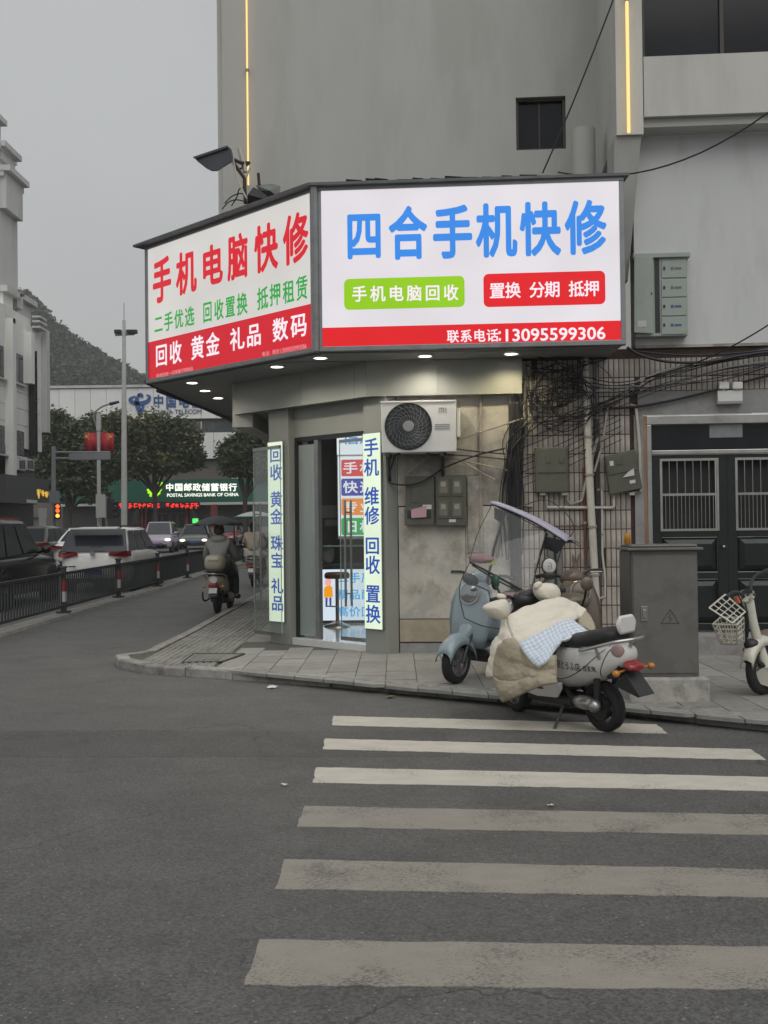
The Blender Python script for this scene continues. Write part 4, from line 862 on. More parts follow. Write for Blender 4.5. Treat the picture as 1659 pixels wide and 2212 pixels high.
fan = MB(); mat('lamp_dark_', (.035, .038, .042), .5)
for k in range(3):
    th0 = k * 2.094; pts = []
    for j in range(8):
        th = th0 + j * .22; pts.append((fr_ * .28 * math.cos(th0 + j * .06), fr_ * .28 * math.sin(th0 + j * .06), .006)); pts.append((fr_ * .93 * math.cos(th), fr_ * .93 * math.sin(th), .008 + j * .001))
    fan.add([PA.pt(fx + x, fzc + y, o) for x, y, o in pts], [(2 * j, 2 * j + 1, 2 * j + 3, 2 * j + 2) for j in range(7)])
fan.build('fan_blades', 'lamp_dark_', ac)
for k in range(24):
    th = 6.2832 * k / 24; p = []
    for j in range(7):
        u = j / 6; r = fr_ * (.27 + .72 * u); q = th + .75 * u; p.append(PA.pt(fx + r * math.cos(q), fzc + r * math.sin(q), .022 - .008 * u))
    MB().tube(p, .0028, 5).build('grille_wire', 'grille_grey', ac)
mb = MB()
for rr_ in (.45, .63, .81): mb.tube([PA.pt(fx + fr_ * rr_ * math.cos(6.2832 * k / 40), fzc + fr_ * rr_ * math.sin(6.2832 * k / 40), .018) for k in range(40)], .0025, 5, closed=True)
mb.build('grille_ring', 'grille_grey', ac)
mb = MB(); mb.tube([PA.pt(fx + fr_ * 1.0 * math.cos(6.2832 * k / 48), fzc + fr_ * 1.0 * math.sin(6.2832 * k / 48), .008) for k in range(48)], .010, 6, closed=True); mb.build('grille_rim', 'fan_dark', ac, smooth=True)
disc(PA, fx, fzc, fr_ * .25, .012, .014, 28, .9).build('hub', 'cable_grey', ac, smooth=True)
mat('mark_grey', (.28, .28, .28), .5)
def abox(x0, x1, y0, y1, o0, o1, nm, m, par=ac, P=PA, bv=0):
    q0, w1 = P.px(x0, y0); q1, w0 = P.px(x1, y1); return MB().pbox(P, q0, q1, w0, w1, o0, o1).build(nm, m, par, bevel=bv)
lg = MB()
def seg(x0, x1, y0, y1): q0, w1 = PA.px(x0, y0); q1, w0 = PA.px(x1, y1); lg.pbox(PA, q0, q1, w0, w1, .0005, .003)
for q in ((947.5, 950, 880.5, 891), (950.1, 957, 880.5, 883), (957.1, 959.5, 880.5, 891), (952.4, 954.8, 884.5, 891), (962, 964.4, 880.5, 891)): seg(*q)
lg.build('logo', 'mark_grey', ac)
for y in (916, 920.5, 925): abox(939, 972, y, y + 1.6, .0005, .003, 'groove', 'mark_grey')
q0, w0 = PA.px(986, 975); q1, w1 = PA.px(992, 880)
mb = MB(); mb.pbox(PA, a1 + .002, a1 + .05, z0 + .18, z1 - .07, -.28, -.12); mb.build('valve_cover', 'white_plastic', ac, bevel=.012)
for px in (838, 955):
    a = PA.px(px, 970)[0]; mb = MB(); mb.pbox(PW, a - .02, a + .02, z0 - .045, z0 - .002, 0.0, .45); mb.pbox(PW, a - .02, a + .02, z0 - .40, z0 - .046, 0.005, .035); mb.tube([PW.pt(a, z0 - .36, .03), PW.pt(a, z0 - .03, .38)], .016, 6); mb.build('bracket', 'dark_metal', ac)
for px in (838, 860, 925, 960): mb = MB(); a = PA.px(px, 975)[0]; mb.pbox(PA, a - .02, a + .02, z0 - .012, z0, -.2, -.02); mb.build('foot', 'black_rubber', ac)
# ------------------------------------------------------------------ electric boxes
mat('meter_green', (.088, .090, .070), .55, .1, var=.1, scale=8, dirt=(.05, .048, .04), dscale=3, damt=.6)
mat('meter_glass', (.16, .155, .12), .2, var=.2); mat('paper_pink', (.42, .25, .28), .7, var=.06); mat('paper_white', (.55, .54, .52), .7, var=.05); mat('telecom_green', (.33, .37, .335), .5, .1, var=.04, scale=3, dirt=(.2, .21, .19), dscale=3, damt=.4)
mb1 = thing('meter_box', 'green grey double electric meter box with pink slip beneath the air conditioner', 'meter box', PWx(940, 1136, .1))
def wbox(x0, x1, y0, y1, o0, o1, nm, m, par, bv=0): return abox(x0, x1, y0, y1, o0, o1, nm, m, par, PW, bv)
wbox(877, 940, 1030, 1130, .014, .12, 'cover', 'meter_green', mb1, .01); wbox(941, 1008, 1026, 1136, .014, .14, 'case', 'meter_green', mb1, .01)
for x, y in ((946, 1034), (975, 1034), (946, 1082), (975, 1082)):
    w = wbox(x, x + 25, y, y + 38, .141, .15, 'window', 'meter_green', mb1, .003); wbox(x + 4, x + 21, y + 5, y + 32, .1505, .154, 'pane', 'meter_glass', w)
    wbox(x + 7, x + 17, y + 8, y + 18, .1545, .157, 'dial', 'pvc_old', w)
wbox(889, 906, 1052, 1086, .121, .128, 'lock_plate', 'meter_green', mb1, .004); wbox(875, 938, 1098, 1134, .121, .15, 'tray', 'meter_green', mb1, .006); wbox(881, 932, 1103, 1120, .1505, .153, 'slot', 'dark_metal', mb1)
PS_ = Plane(PW.pt(0, 0, .155), UA); MB().poly([PS_.pt(*PS_.px(x, y), o) for (x, y), o in zip(((889, 1119), (921, 1117), (922, 1092), (888, 1101)), (.02, .02, .001, .002))]).build('pink_slip', 'paper_pink', mb1, solid=.001)
wbox(914, 933, 1091, 1100, .1535, .155, 'label', 'paper_white', mb1); wbox(970, 985, 1122, 1128, .1405, .143, 'label', 'paper_white', mb1)
mb2 = thing('meter_box', 'plain green grey electric box behind the tangle of cables on the tiles', 'meter box', PWx(1210, 1066, .1))
wbox(1154, 1226, 968, 1064, .012, .13, 'case', 'meter_green', mb2, .012); wbox(1158, 1222, 972, 1022, .131, .14, 'door', 'meter_green', mb2, .006)
for x in (1177, 1206): wbox(x, x + 9, 985, 1001, .1405, .15, 'latch', 'meter_green', mb2, .003)
for x in (1165, 1212): wbox(x, x + 12, 1064, 1070, .04, .1, 'gland', 'pvc', mb2)
mb3 = thing('meter_box', 'green grey electric box hung askew with torn white sticker beside the door', 'meter box', PWx(1345, 1065, .1))
def wquad(pts, o0, o1, nm, m, par, bv=0): return MB().hexa([PW.pt(*PW.px(x, y), o1) for x, y in pts] + [PW.pt(*PW.px(x, y), o0) for x, y in pts]).build(nm, m, par, bevel=bv, merge=True)
wquad(((1315, 1070), (1384, 1056), (1369, 972), (1303, 986)), .012, .14, 'case', 'meter_green', mb3, .012); wquad(((1312, 1028), (1373, 1016), (1366, 978), (1306, 990)), .141, .15, 'door', 'meter_green', mb3, .006)
wquad(((1329, 1006), (1341, 1004), (1338, 987), (1327, 989)), .1505, .158, 'latch', 'meter_green', mb3, .003); wquad(((1314, 1008), (1322, 1007), (1321, 997), (1313, 998)), .1505, .153, 'label', 'paper_white', mb3)
wquad(((1341, 1033), (1366, 1028), (1365, 1013), (1354, 1020)), .1505, .153, 'torn_sticker', 'paper_white', mb3); wquad(((1357, 1046), (1369, 1044), (1368, 1037), (1356, 1039)), .141, .144, 'label', 'paper_white', mb3)
for x in (1316, 1357): wbox(x, x + 11, 1064, 1070, .04, .1, 'gland', 'pvc', mb3)
# telecom cabinet high on the white wall, its left door ajar
tb = thing('telecom_cabinet', 'pale green wall cabinet with four small doors and its left door ajar', 'cabinet', PWx(1425, 735, .1))
wbox(1366, 1480, 562, 730, .021, .16, 'case', 'telecom_green', tb, .006); wbox(1362, 1484, 557, 563, .021, .2, 'rain_lid', 'telecom_green', tb, .004); wbox(1408, 1421, 566, 724, .161, .164, 'opening', 'dark_metal', tb)
wquad(((1364, 725), (1405, 727), (1404, 563), (1364, 562)), .19, .21, 'left_door', 'telecom_green', tb, .004)
mat('print_blue', (.06, .10, .22), .6); mat('print_grey', (.14, .16, .15), .6)
for k, y in enumerate((570, 611, 651, 691)):
    d = wbox(1423, 1477, y, y + 36, .161, .172, 'small_door', 'telecom_green', tb, .004); wbox(1427, 1431, y + 14, y + 20, .1725, .18, 'lock', 'dark_metal', d)
    wbox(1443, 1449, y + 14, y + 20, .1725, .175, 'mark', 'print_blue' if k > 1 else 'print_grey', d); wbox(1451, 1466, y + 15, y + 19, .1725, .175, 'mark', 'print_blue' if k > 1 else 'print_grey', d)
wbox(1371, 1390, 700, 713, .2105, .213, 'label', 'paper_white', tb); wbox(1400, 1402, 640, 644, .2105, .22, 'lock', 'dark_metal', tb)
# emergency light above the door
em = thing('emergency_light', 'white twin head emergency light above the steel door', 'emergency light', PWx(1573, 873, .05))
wbox(1546, 1600, 846, 874, .023, .10, 'case', 'white_plastic', em, .006); wbox(1546, 1600, 869, 873, .1005, .104, 'strip', 'mark_grey', em)
for x in (1548, 1577):
    wbox(x, x + 22, 828, 843, .05, .13, 'lamp_head', 'white_plastic', em, .012); wbox(x + 9, x + 13, 842, 847, .06, .1, 'neck', 'white_plastic', em)
# ------------------------------------------------------------------ pipes
mat('iron_red', (.12, .055, .045), .6, .2, var=.2); mat('steel_pipe', (.19, .20, .19), .5, .4, var=.2, dirt=(.1, .08, .06), dscale=4, damt=.6)
def pipe(lab, pts, r, m, off=.06, name='pipe', cat='pipe', smooth=True, grp=None):
    P = wl(pts, off); t = thing(name, lab, cat, P[-1], group=grp)
    mb = MB(); mb.tube(P, r, 9); mb.build('run', m, t, smooth=True)
    cl = MB()
    L = [(a, b) for a, b in zip(P, P[1:]) if (b - a).length > .7]
    for a, b in L:
        for u in (.25, .7):
            c = a + (b - a) * u; d = (b - a).normalized(); cl.tube([c - d * .012, c + d * .012], r * 1.3, 9); cl.tube([c, c - PW.n * (off if not isinstance(off, (list, tuple)) else off[0])], r * .5, 5)
    if cl.v: cl.build('clamp', 'pvc_old', t)
    return t
pipe('thick cream drain pipe running down beside the black cable to the pavement', ((1261, 770), (1266, 900), (1274, 1080), (1287, 1310), (1292, 1398)), .045, 'pvc', .08)
pipe('slim cream conduit on the plaster right of the meter box', ((1038, 848), (1037, 1010), (1036, 1190)), .017, 'pvc_old', .04)
pipe('slim leaning cream conduit left of the cable bundle', ((1104, 840), (1096, 960), (1082, 1100), (1074, 1200)), .017, 'pvc_old', .05)
pipe('short straight conduit against the tiles in the cable bundle', ((1131, 830), (1133, 960), (1129, 1092), (1150, 1094)), .019, 'pvc_old', .04)
pipe('cream conduit bending down to the askew electric box', ((1360, 876), (1372, 877), (1380, 960), (1382, 1062), (1364, 1064), (1364, 1056)), .018, 'pvc', .045)
pipe('cream conduit under the two electric boxes, bent up at its end', ((1180, 1070), (1181, 1096), (1320, 1097), (1325, 1094), (1325, 1066)), .017, 'pvc', .05)
pipe('slanting cream conduit leading down to the plain electric box', ((1331, 952), (1321, 985), (1306, 1080), (1290, 1092), (1272, 1088), (1274, 1068)), .016, 'pvc_old', .05) if False else pipe('slanting cream conduit leading down to the plain electric box', ((1290, 945), (1279, 985), (1255, 1082), (1232, 1090), (1224, 1080), (1226, 1068)), .02, 'pvc_old', .055)
pipe('thin light conduit slanting below the telecom cabinet', ((1311, 875), (1300, 960), (1282, 1020)), .013, 'pvc_old', .09)
pipe('grey vertical conduit left of the thick drain pipe', ((1261, 1010), (1264, 1180), (1268, 1390)), .019, 'iron_red', .035)
pipe('thin grey steel conduit right of the thick drain pipe', ((1288, 772), (1290, 960), (1292, 1100)), .014, 'steel_pipe', .035)
pipe('cream conduit with hooked end low beside the drain pipe', ((1299, 1060), (1300, 1195), (1306, 1250), (1306, 1288), (1294, 1292)), .014, 'pvc', .04)
pipe('wide grey steel pipe standing behind the scooters', ((1186, 1140), (1190, 1260), (1192, 1400)), .045, 'steel_pipe', .09); pipe('second wide grey steel pipe standing behind the scooters', ((1205, 1150), (1208, 1270), (1210, 1400)), .045, 'steel_pipe', .07)
pipe('rusty horizontal bar over the tiles beside the door', ((1150, 1139), (1290, 1133)), .008, 'iron_red', .03)
mbk = MB(); mbk.pbox(PW, PW.px(1098, 900)[0], PW.px(1122, 900)[0], .1, PW.px(1110, 870)[1], .014, .07); tag(mbk.build('cable_duct', 'dark_metal', bevel=.01), 'dark vertical cable duct down the wall behind the blue scooter', 'cable duct')
mbk = MB(); mbk.pbox(PW, PW.px(1285, 1100)[0], PW.px(1294, 1100)[0], .12, PW.px(1290, 905)[1], .012, .05); tag(mbk.build('cable_cover', 'cable_black', bevel=.008), 'black flat cable cover running down beside the drain pipe', 'cable cover')
# ------------------------------------------------------------------ cables
def cable(lab, pts, r=.008, m='cable_black', off=.08, name='cable', grp=None, n=5):
    P = smoothline(wl(pts, off), n); mb = MB(); mb.tube(P, r, 6); return tag(mb.build(name, m, smooth=True), lab, 'cable', grp)
cable('thick black cable sagging from the sign box across the tiles over the door', ((1350, 755), (1380, 772), (1440, 786), (1520, 786), (1600, 772), (1680, 762)), .018, off=.16)
cable('black cable below the sagging thick one, over the door', ((1370, 762), (1460, 770), (1560, 768), (1680, 757)), .010, off=.12)
cable('thick black conduit rising from the tiles to the emergency light', ((1300, 884), (1370, 880), (1450, 866), (1550, 842)), .017, off=.07)
cable('thick black conduit continuing right of the emergency light', ((1598, 828), (1640, 817), (1690, 806)), .017, off=.07)
rr = random.Random(21)
for i in range(13):                        # the bundle that crosses from the tangle to the right
    y0 = 870 + rr.uniform(-30, 60); y1 = 815 + rr.uniform(-26, 18); x0 = 1150 + rr.uniform(-20, 60)
    cable('black cable of the bundle fanning from the tangle to the door', ((x0, y0), (1250, y0 - rr.uniform(5, 30)), (1330, (y0 + y1) / 2 + rr.uniform(-5, 10)), (1440, y1 + rr.uniform(2, 20)), (1560, y1 - rr.uniform(5, 25)), (1690, y1 - rr.uniform(30, 50))), rr.choice((.006, .007, .009)), rr.choice(('cable_black', 'cable_black', 'cable_grey')) if i % 4 == 0 else 'cable_black', off=[.09 + rr.uniform(0, .08) for _ in range(6)], grp='cables fanning from the tangle')
for i in range(20):                        # the tangle itself
    cx, cy = 1200 + rr.gauss(0, 30), 858 + rr.gauss(0, 36); w, h = rr.uniform(25, 75), rr.uniform(20, 60); ph = rr.uniform(0, 6.28); turns = rr.uniform(.7, 1.6); k = 9
    pts = [(cx + w * math.cos(ph + 6.28 * turns * j / k) + rr.uniform(-7, 7), cy + h * math.sin(ph + 6.28 * turns * j / k) + rr.uniform(-7, 7)) for j in range(k + 1)]
    pts = [(max(x, 1134 + rr.uniform(0, 8)), max(y, 778)) for x, y in pts]
    cable('looped black cable in the tangle under the fascia end', pts, rr.choice((.005, .007, .008)), off=[.1 + rr.uniform(0, .14) for _ in range(k + 1)], grp='cables looped in the tangle', n=4)
for i in range(17):                        # cables that drop down the dark duct
    x0 = 1120 + rr.uniform(-16, 70); y0 = 860 + rr.uniform(-40, 60); xb = 1108 + rr.uniform(-22, 24)
    cable('black cable dropping from the tangle down the wall duct', ((x0, y0), (xb + rr.uniform(-5, 22), 945 + rr.uniform(-20, 20)), (xb, 1010 + rr.uniform(-10, 10)), (xb - rr.uniform(-6, 14), 1080), (xb + rr.uniform(-10, 6), 1160 + rr.uniform(0, 60))), rr.choice((.006, .008, .01)), off=[.09 + rr.uniform(0, .07) for _ in range(5)], grp='cables dropping down the duct')
for i in range(7):
    y0 = 930 + i * 16 + rr.uniform(-6, 6); cable('thin black cable slanting across the tiles below the tangle', ((1120, y0 + 30), (1180, y0 + 6), (1240, y0 - 22), (1290, y0 - 48), (1340, y0 - 72)), .0055, off=.06 + rr.uniform(0, .05), grp='slanting cables below the tangle')
cable('black drain hose looping from the air conditioner to the duct', ((858, 985), (842, 1030), (850, 1046), (905, 1045), (965, 1010), (1030, 985), (1090, 970)), .010, off=[.3, .14, .12, .17, .15, .12, .12])
cable('black cable running from the air conditioner to the duct', ((985, 972), (1040, 978), (1092, 982)), .009, off=[.2, .12, .12]); cable('lower black cable from the air conditioner bracket to the duct', ((930, 985), (975, 984), (1060, 990), (1110, 996)), .008, off=[.2, .12, .12, .1])
for lab, pts in (('pale stay bar slanting up right of the air conditioner', ((988, 952), (1128, 906))), ('pale stay bar running right below the air conditioner', ((950, 985), (1098, 1018))), ('thin pale bar sloping down toward the cable duct', ((998, 998), (1068, 1038))), ('thin pale brace left under the air conditioner', ((925, 988), (878, 1025)))):
    P = wl(pts, .12); mb = MB(); mb.tube(P, .011, 6); tag(mb.build('stay_bar', 'pvc_old'), lab, 'bar')
# long overhead wires
def wire(lab, p, q, sag, r, m='cable_black'):
    mb = MB(); mb.tube([p + (q - p) * (i / 14) - V(0, 0, 4 * sag * (i / 14) * (1 - i / 14)) for i in range(15)], r, 5); return tag(mb.build('wire', m), lab, 'wire')
wire('thin wire rising steeply past the small window from the sign roof', at(1172, 374, 12.62), at(1332, -20, 12.4), .05, .010)
wire('thin wire rising right from the sign roof across the white wall', at(1205, 372, 12.6), at(1700, 212, 11.6), .32, .010)
wire('thin wire rising right over the door from the cable bundle', PWx(1390, 820, .15), at(1700, 675, 11.8), .1, .009)
# ------------------------------------------------------------------ flood lamp and clutter on the sign roof
fl = thing('flood_lamp', 'dark flood lamp on a bent arm leaning off the sign roof', 'flood lamp', at(515, 440, 13.5))
YF = 13.3
mat('lamp_dark', (.045, .05, .058), .45, .3, var=.15); 
hd = MB(); top = [at(x, y, YF) for x, y in ((419, 340), (490, 317), (501, 323), (503, 352))]; 
prof = [(419, 340), (455, 328), (492, 316), (500, 322), (503, 350), (492, 356), (482, 362), (470, 370), (458, 370), (446, 364), (436, 356), (428, 350)]
f = [at(x, y, YF - .16) for x, y in prof]; b = [at(x, y, YF + .16) for x, y in prof]; hd.loft([f, b]); hd.build('housing', 'lamp_dark', fl, bevel=.01)
hd = MB(); pr2 = [(416, 339), (491, 314), (494, 318), (420, 343)]; hd.loft([[at(x, y, YF - .19) for x, y in pr2], [at(x, y, YF + .19) for x, y in pr2]]); hd.build('visor', 'lamp_dark', fl)
mat('rust_iron', (.075, .045, .035), .7, .3, var=.25)
arm = MB(); arm.tube([at(500, 342, YF), at(520, 352, YF), at(538, 352, YF + .3)], .022, 6); arm.tube([at(505, 352, YF), at(528, 385, YF), at(530, 440, YF)], .024, 6); arm.tube([at(512, 368, YF), at(536, 356, YF + .2)], .012, 5); arm.build('arm', 'rust_iron', fl)
mb = MB(); mb.tube(smoothline([at(x, y, YF - .1) for x, y in ((499, 335), (503, 328), (505, 352), (513, 385), (524, 412), (533, 428), (542, 432))]), .013, 6); mb.build('white_cord', 'pvc', fl, smooth=True)
mb = MB(); mb.tube(smoothline([at(x, y, YF) for x, y in ((540, 362), (530, 392), (527, 425))]), .012, 6); mb.build('white_cord', 'pvc', fl, smooth=True)
mb = MB(); mb.tube([at(517, 320, YF + .1), at(530, 372, YF + .1)], .03, 7); mb.build('plastic_tube', 'pvc', fl)
def crumple(name, lab, cat, pts, Y, m, th=.05, seed=0):
    r3 = random.Random(seed); mb = MB(); c = (sum(p[0] for p in pts) / len(pts), sum(p[1] for p in pts) / len(pts))
    f = [at(x, y, Y - th + r3.uniform(-.05, .05)) for x, y in pts]; n = len(f); mid = at(c[0], c[1], Y - th - .08); bk_ = [at(x, y, Y + th) for x, y in pts]
    mb.add(f + bk_ + [mid], [(i, (i + 1) % n, 2 * n) for i in range(n)] + [tuple(range(n, 2 * n))[::-1]] + [(i, n + i, n + (i + 1) % n, (i + 1) % n) for i in range(n)]); return tag(mb.build(name, m), lab, cat)
crumple('plastic_sheet', 'crumpled dark plastic sheet heaped on the sign roof under the flood lamp', 'plastic sheet', ((535, 420), (547, 404), (560, 410), (578, 424), (606, 434), (585, 441), (552, 446), (534, 440)), 13.25, 'cable_black', .1, 1)
crumple('sheet_metal', 'bent grey metal sheet lying on the sign roof beside the lamp', 'metal sheet', ((552, 400), (588, 397), (606, 402), (604, 428), (584, 430), (560, 412)), 13.4, 'steel_pipe', .03, 2)
mb = MB(); mb.tube([at(560, 400, 13.3), at(558, 374, 13.3)], .02, 6); tag(mb.build('steel_rod', 'rust_iron'), 'short rusty rod sticking up from the sign roof', 'rod')
cb = [[(485, 440), (500, 425), (520, 418), (535, 425)], [(480, 452), (495, 436), (515, 432), (540, 440)], [(500, 445), (512, 425), (516, 410), (525, 405)]]
for i, pts in enumerate(cb): mb = MB(); mb.tube(smoothline([at(x, y, 13.45) for x, y in pts]), .008, 5); tag(mb.build('cable', 'cable_black'), 'loose black cable curling on the sign roof below the flood lamp', 'cable', 'loose cables on the sign roof')
# ------------------------------------------------------------------ street cabinet, its plinth and the can on top
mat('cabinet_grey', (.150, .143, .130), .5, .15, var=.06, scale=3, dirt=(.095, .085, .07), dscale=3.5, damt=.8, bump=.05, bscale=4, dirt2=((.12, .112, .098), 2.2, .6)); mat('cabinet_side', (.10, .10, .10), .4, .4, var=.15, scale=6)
mat('concrete_old', (.40, .385, .35), .9, var=.2, scale=6, bump=.5, bscale=25, dirt=(.12, .11, .095), dscale=4, damt=.9)
cpl = Plane(V(0, 9.42, 0), V(1, -.02, 0)); X0 = cpl.px(1365, 1300)[0]; X1 = cpl.px(1508, 1300)[0]; Zb = cpl.px(1430, 1462)[1]; Zt = cpl.px(1430, 1189)[1]
cab = thing('street_cabinet', 'brown grey metal utility cabinet on a white concrete plinth by the steel door', 'cabinet', cpl.pt((X0 + X1) / 2, KH, -.25))
MB().pbox(cpl, X0, X1, Zb, Zt, -.5, 0).build('body', 'cabinet_grey', cab, bevel=.006)
MB().pbox(cpl, X0 + .012, X1 - .012, Zb + .03, Zt - .04, .001, .012).build('door', 'cabinet_grey', cab, bevel=.004)
MB().pbox(cpl, X0 - .04, X1 + .04, Zt + .001, Zt + .025, -.54, .05).build('roof', 'cabinet_grey', cab, bevel=.006); MB().pbox(cpl, X0 - .005, X1 + .005, Zt + .026, Zt + .05, -.5, .0).build('roof', 'cabinet_grey', cab, bevel=.012)
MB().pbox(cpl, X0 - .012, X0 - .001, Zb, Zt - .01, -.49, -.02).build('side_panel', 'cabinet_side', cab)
for k in range(14):
    for j in range(2): MB().pbox(cpl, X0 - .016, X0 - .0125, Zb + .12 + k * .022, Zb + .13 + k * .022, -.36 + j * .16, -.24 + j * .16).build('vent_slot', 'black_rubber', cab)
hx0, hz1 = cpl.px(1383, 1309); hx1, hz0 = cpl.px(1399, 1342); MB().pbox(cpl, hx0, hx1, hz0, hz1, .0125, .02).build('handle', 'alu_frame', cab, bevel=.004); MB().pbox(cpl, hx0 + .015, hx1 - .015, hz0 + .03, hz1 - .03, .0205, .03).build('latch', 'steel', cab, bevel=.003)
tri = MB(); tp = [cpl.pt(*cpl.px(x, y), .014) for x, y in ((1447, 1316), (1427, 1346), (1466, 1346))]; tri.tube(tp, .0035, 4, closed=True); zz = [cpl.pt(*cpl.px(x, y), .014) for x, y in ((1448, 1324), (1444, 1334), (1450, 1334), (1446, 1343))]; tri.tube(zz, .003, 4); tri.build('warning_mark', 'cabinet_side', cab)
mb = MB(); mb.pbox(cpl, X0 - .05, X1 + .07, KH - .02, Zb - .001, -.56, .09); mb.build('plinth', 'concrete_old', cab, bevel=.018)
pc = cpl.pt(cpl.px(1365, 1160)[0], Zt + .05, -.2); can = thing('drink_can', 'orange drink can standing on the utility cabinet', 'can', pc); mat('can_orange', (.48, .22, .03), .3, .3, var=.25, scale=25)
mb = MB(); mb.lathe([(.022, 0), (.029, .01), (.029, .085), (.023, .098)], 18, Matrix.Translation(pc)); mb.build('body', 'can_orange', can, smooth=True); mb = MB(); mb.lathe([(.0235, .098), (.0235, .1025)], 18, Matrix.Translation(pc)); mb.build('rim', 'steel', can)
# rabbit-shaped hook hung on the tiles
mat('hook_brown', (.17, .11, .09), .6); rbx = thing('wall_ornament', 'brown rabbit shaped ornament on the tiles behind the scooters', 'ornament', PWx(1243, 1256, .02))
for pts in (((1243, 1236, 9, 11)), ((1243, 1222, 6, 8))): mb = MB(); mb.ell(PWx(pts[0], pts[1], .02), (pts[2] / 182, .015, pts[3] / 182), 14, 8); mb.build('body' if pts[2] > 8 else 'head', 'hook_brown', rbx, smooth=True)
for d in (-3, 4): mb = MB(); mb.tube(wl(((1243 + d * .6, 1217), (1243 + d * 1.5, 1205), (1243 + d * 2, 1196)), .02), [.014, .012, .004], 7); mb.build('ear', 'hook_brown', rbx, smooth=True)
# ================================================================== the street behind: fence, poles, houses, trees, hill
def lerp(a, b, t): return a + (b - a) * t
# ------------------------------------------------------------------ roadside fence on its concrete base
mat('fence_grey', (.050, .054, .058), .5, .3, var=.1, scale=10, dirt=(.10, .095, .085), dscale=4, damt=.35); mat('fence_red', (.30, .03, .035), .5); mat('fence_white', (.5, .5, .48), .5)
FX = -6.2
mb = MB(); mb.loft([[V(FX - .2, y, gz(y) - .02), V(FX + .2, y, gz(y) - .02), V(FX + .17, y, gz(y) + .05), V(FX - .17, y, gz(y) + .05)] for y in (11, 16, 60)]); struct(mb.build('fence_base', 'kerb'))
fen = thing('road_fence', 'dark grey road fence with thin bars and red and white banded posts', 'fence', V(FX, 20.7, .1))
py_ = [12.2 + 4.0 * i for i in range(12)]
for i, y in enumerate(py_):
    z = gz(y) + .05
    p = MB(); p.box(FX - .045, FX + .045, y - .045, y + .045, z, z + .83); p.box(FX - .06, FX + .06, y - .06, y + .06, z + .831, z + .87); post = p.build('post', 'fence_grey', fen, bevel=.006)
    MB().box(FX - .11, FX + .11, y - .11, y + .11, z - .003, z + .035).build('foot', 'fence_grey', post)
    MB().box(FX - .048, FX + .048, y - .048, y + .048, z + .40, z + .60).build('reflector_red', 'fence_red', post); MB().box(FX - .048, FX + .048, y - .048, y + .048, z + .21, z + .398).build('reflector_white', 'fence_white', post)
    if i == len(py_) - 1: break
    y2 = py_[i + 1]; z2 = gz(y2) + .05
    for h, r in ((.73, .026), (.12, .022)):
        m_ = MB(); m_.loft([[V(FX - r, q, w + h - r), V(FX + r, q, w + h - r), V(FX + r, q, w + h + r), V(FX - r, q, w + h + r)] for q, w in ((y + .046, z), (y2 - .046, z2))]); m_.build('rail', 'fence_grey', fen)
    nbar = 29 if i < 8 else 18
    for k in range(1, nbar):
        q = lerp(y, y2, k / nbar); w = lerp(z, z2, k / nbar)
        if i == 0 and k == 1:
            bar = MB().box(-.012, .012, -.016, .016, .14, .706).build('bar', 'fence_grey', fen, world=False); bar.location = V(FX, q, w) - fen.location
        else: inst(bar, fen, Matrix.Translation(V(FX, q, w) - fen.location))
# ------------------------------------------------------------------ tall mast, lamp post with flags, signal gantry
mat('pole_white', (.50, .50, .48), .5, .1, var=.05, dirt=(.3, .28, .25), dscale=1, damt=.4); mat('pole_grey', (.24, .25, .26), .5, .2); mat('flag_red', (.42, .018, .028), .6, var=.06); mat('flag_yellow', (.7, .5, .05), .6)
emat('signal_red', (1.0, .10, .02), 3.0); emat('signal_amber', (1.0, .35, .04), 3.0); emat('sig_green', (.1, .9, .15), 1.2)
Ym = 62
def zt_at(px, py, Y): return at(px, py, Y)
b = at(268, 1160, Ym); b.z = gz(Ym); top = at(268, 692, Ym)
ms = thing('mast', 'tall white lamp mast with flood lamps on a crossbar near its top', 'mast', b)
mb = MB(); mb.tube([b, at(268, 900, Ym), top], [.19, .15, .09], 12); mb.build('pole', 'pole_white', ms, smooth=True)
mb = MB(); mb.tube([at(249, 724, Ym), at(291, 722, Ym)], .06, 6); mb.build('crossbar', 'pole_grey', ms)
for px in (255, 281, 289): mb = MB(); c = at(px, 717, Ym); mb.box(c.x - .2, c.x + .2, c.y - .15, c.y + .15, c.z - .1, c.z + .12); mb.build('flood_lamp', 'dark_metal', ms, bevel=.03)
mb = MB(); mb.tube([top, top + V(0, 0, 1.0)], .02, 5); mb.build('tip', 'pole_grey', ms)
Yl = 60; b = at(214, 1160, Yl); b.z = gz(Yl)
lpst = thing('lamp_post', 'white street lamp post with curved arm and two red flags', 'lamp post', b)
mb = MB(); mb.tube([b, at(213, 930, Yl)], [.11, .10], 10); mb.tube([at(213, 930, Yl), at(213, 893, Yl)], .14, 10); mb.build('pole', 'pole_white', lpst, smooth=True)
mb = MB(); mb.tube(smoothline([at(213, 930, Yl), at(203, 905, Yl), at(206, 890, Yl), at(222, 878, Yl), at(240, 872, Yl)]), .05, 7); mb.build('arm', 'pole_grey', lpst, smooth=True)
mb = MB(); c0_, c1_ = at(237, 873, Yl), at(257, 868, Yl); mb.tube([c0_, c1_], [.1, .07], 8); mb.build('lamp_head', 'dark_metal', lpst)
def star(c, r, u, v):
    pts = []
    for k in range(10):
        q = r if k % 2 == 0 else r * .4; th = math.pi / 2 + k * math.pi / 5; pts.append(c + u * (q * math.cos(th)) + v * (q * math.sin(th)))
    return pts
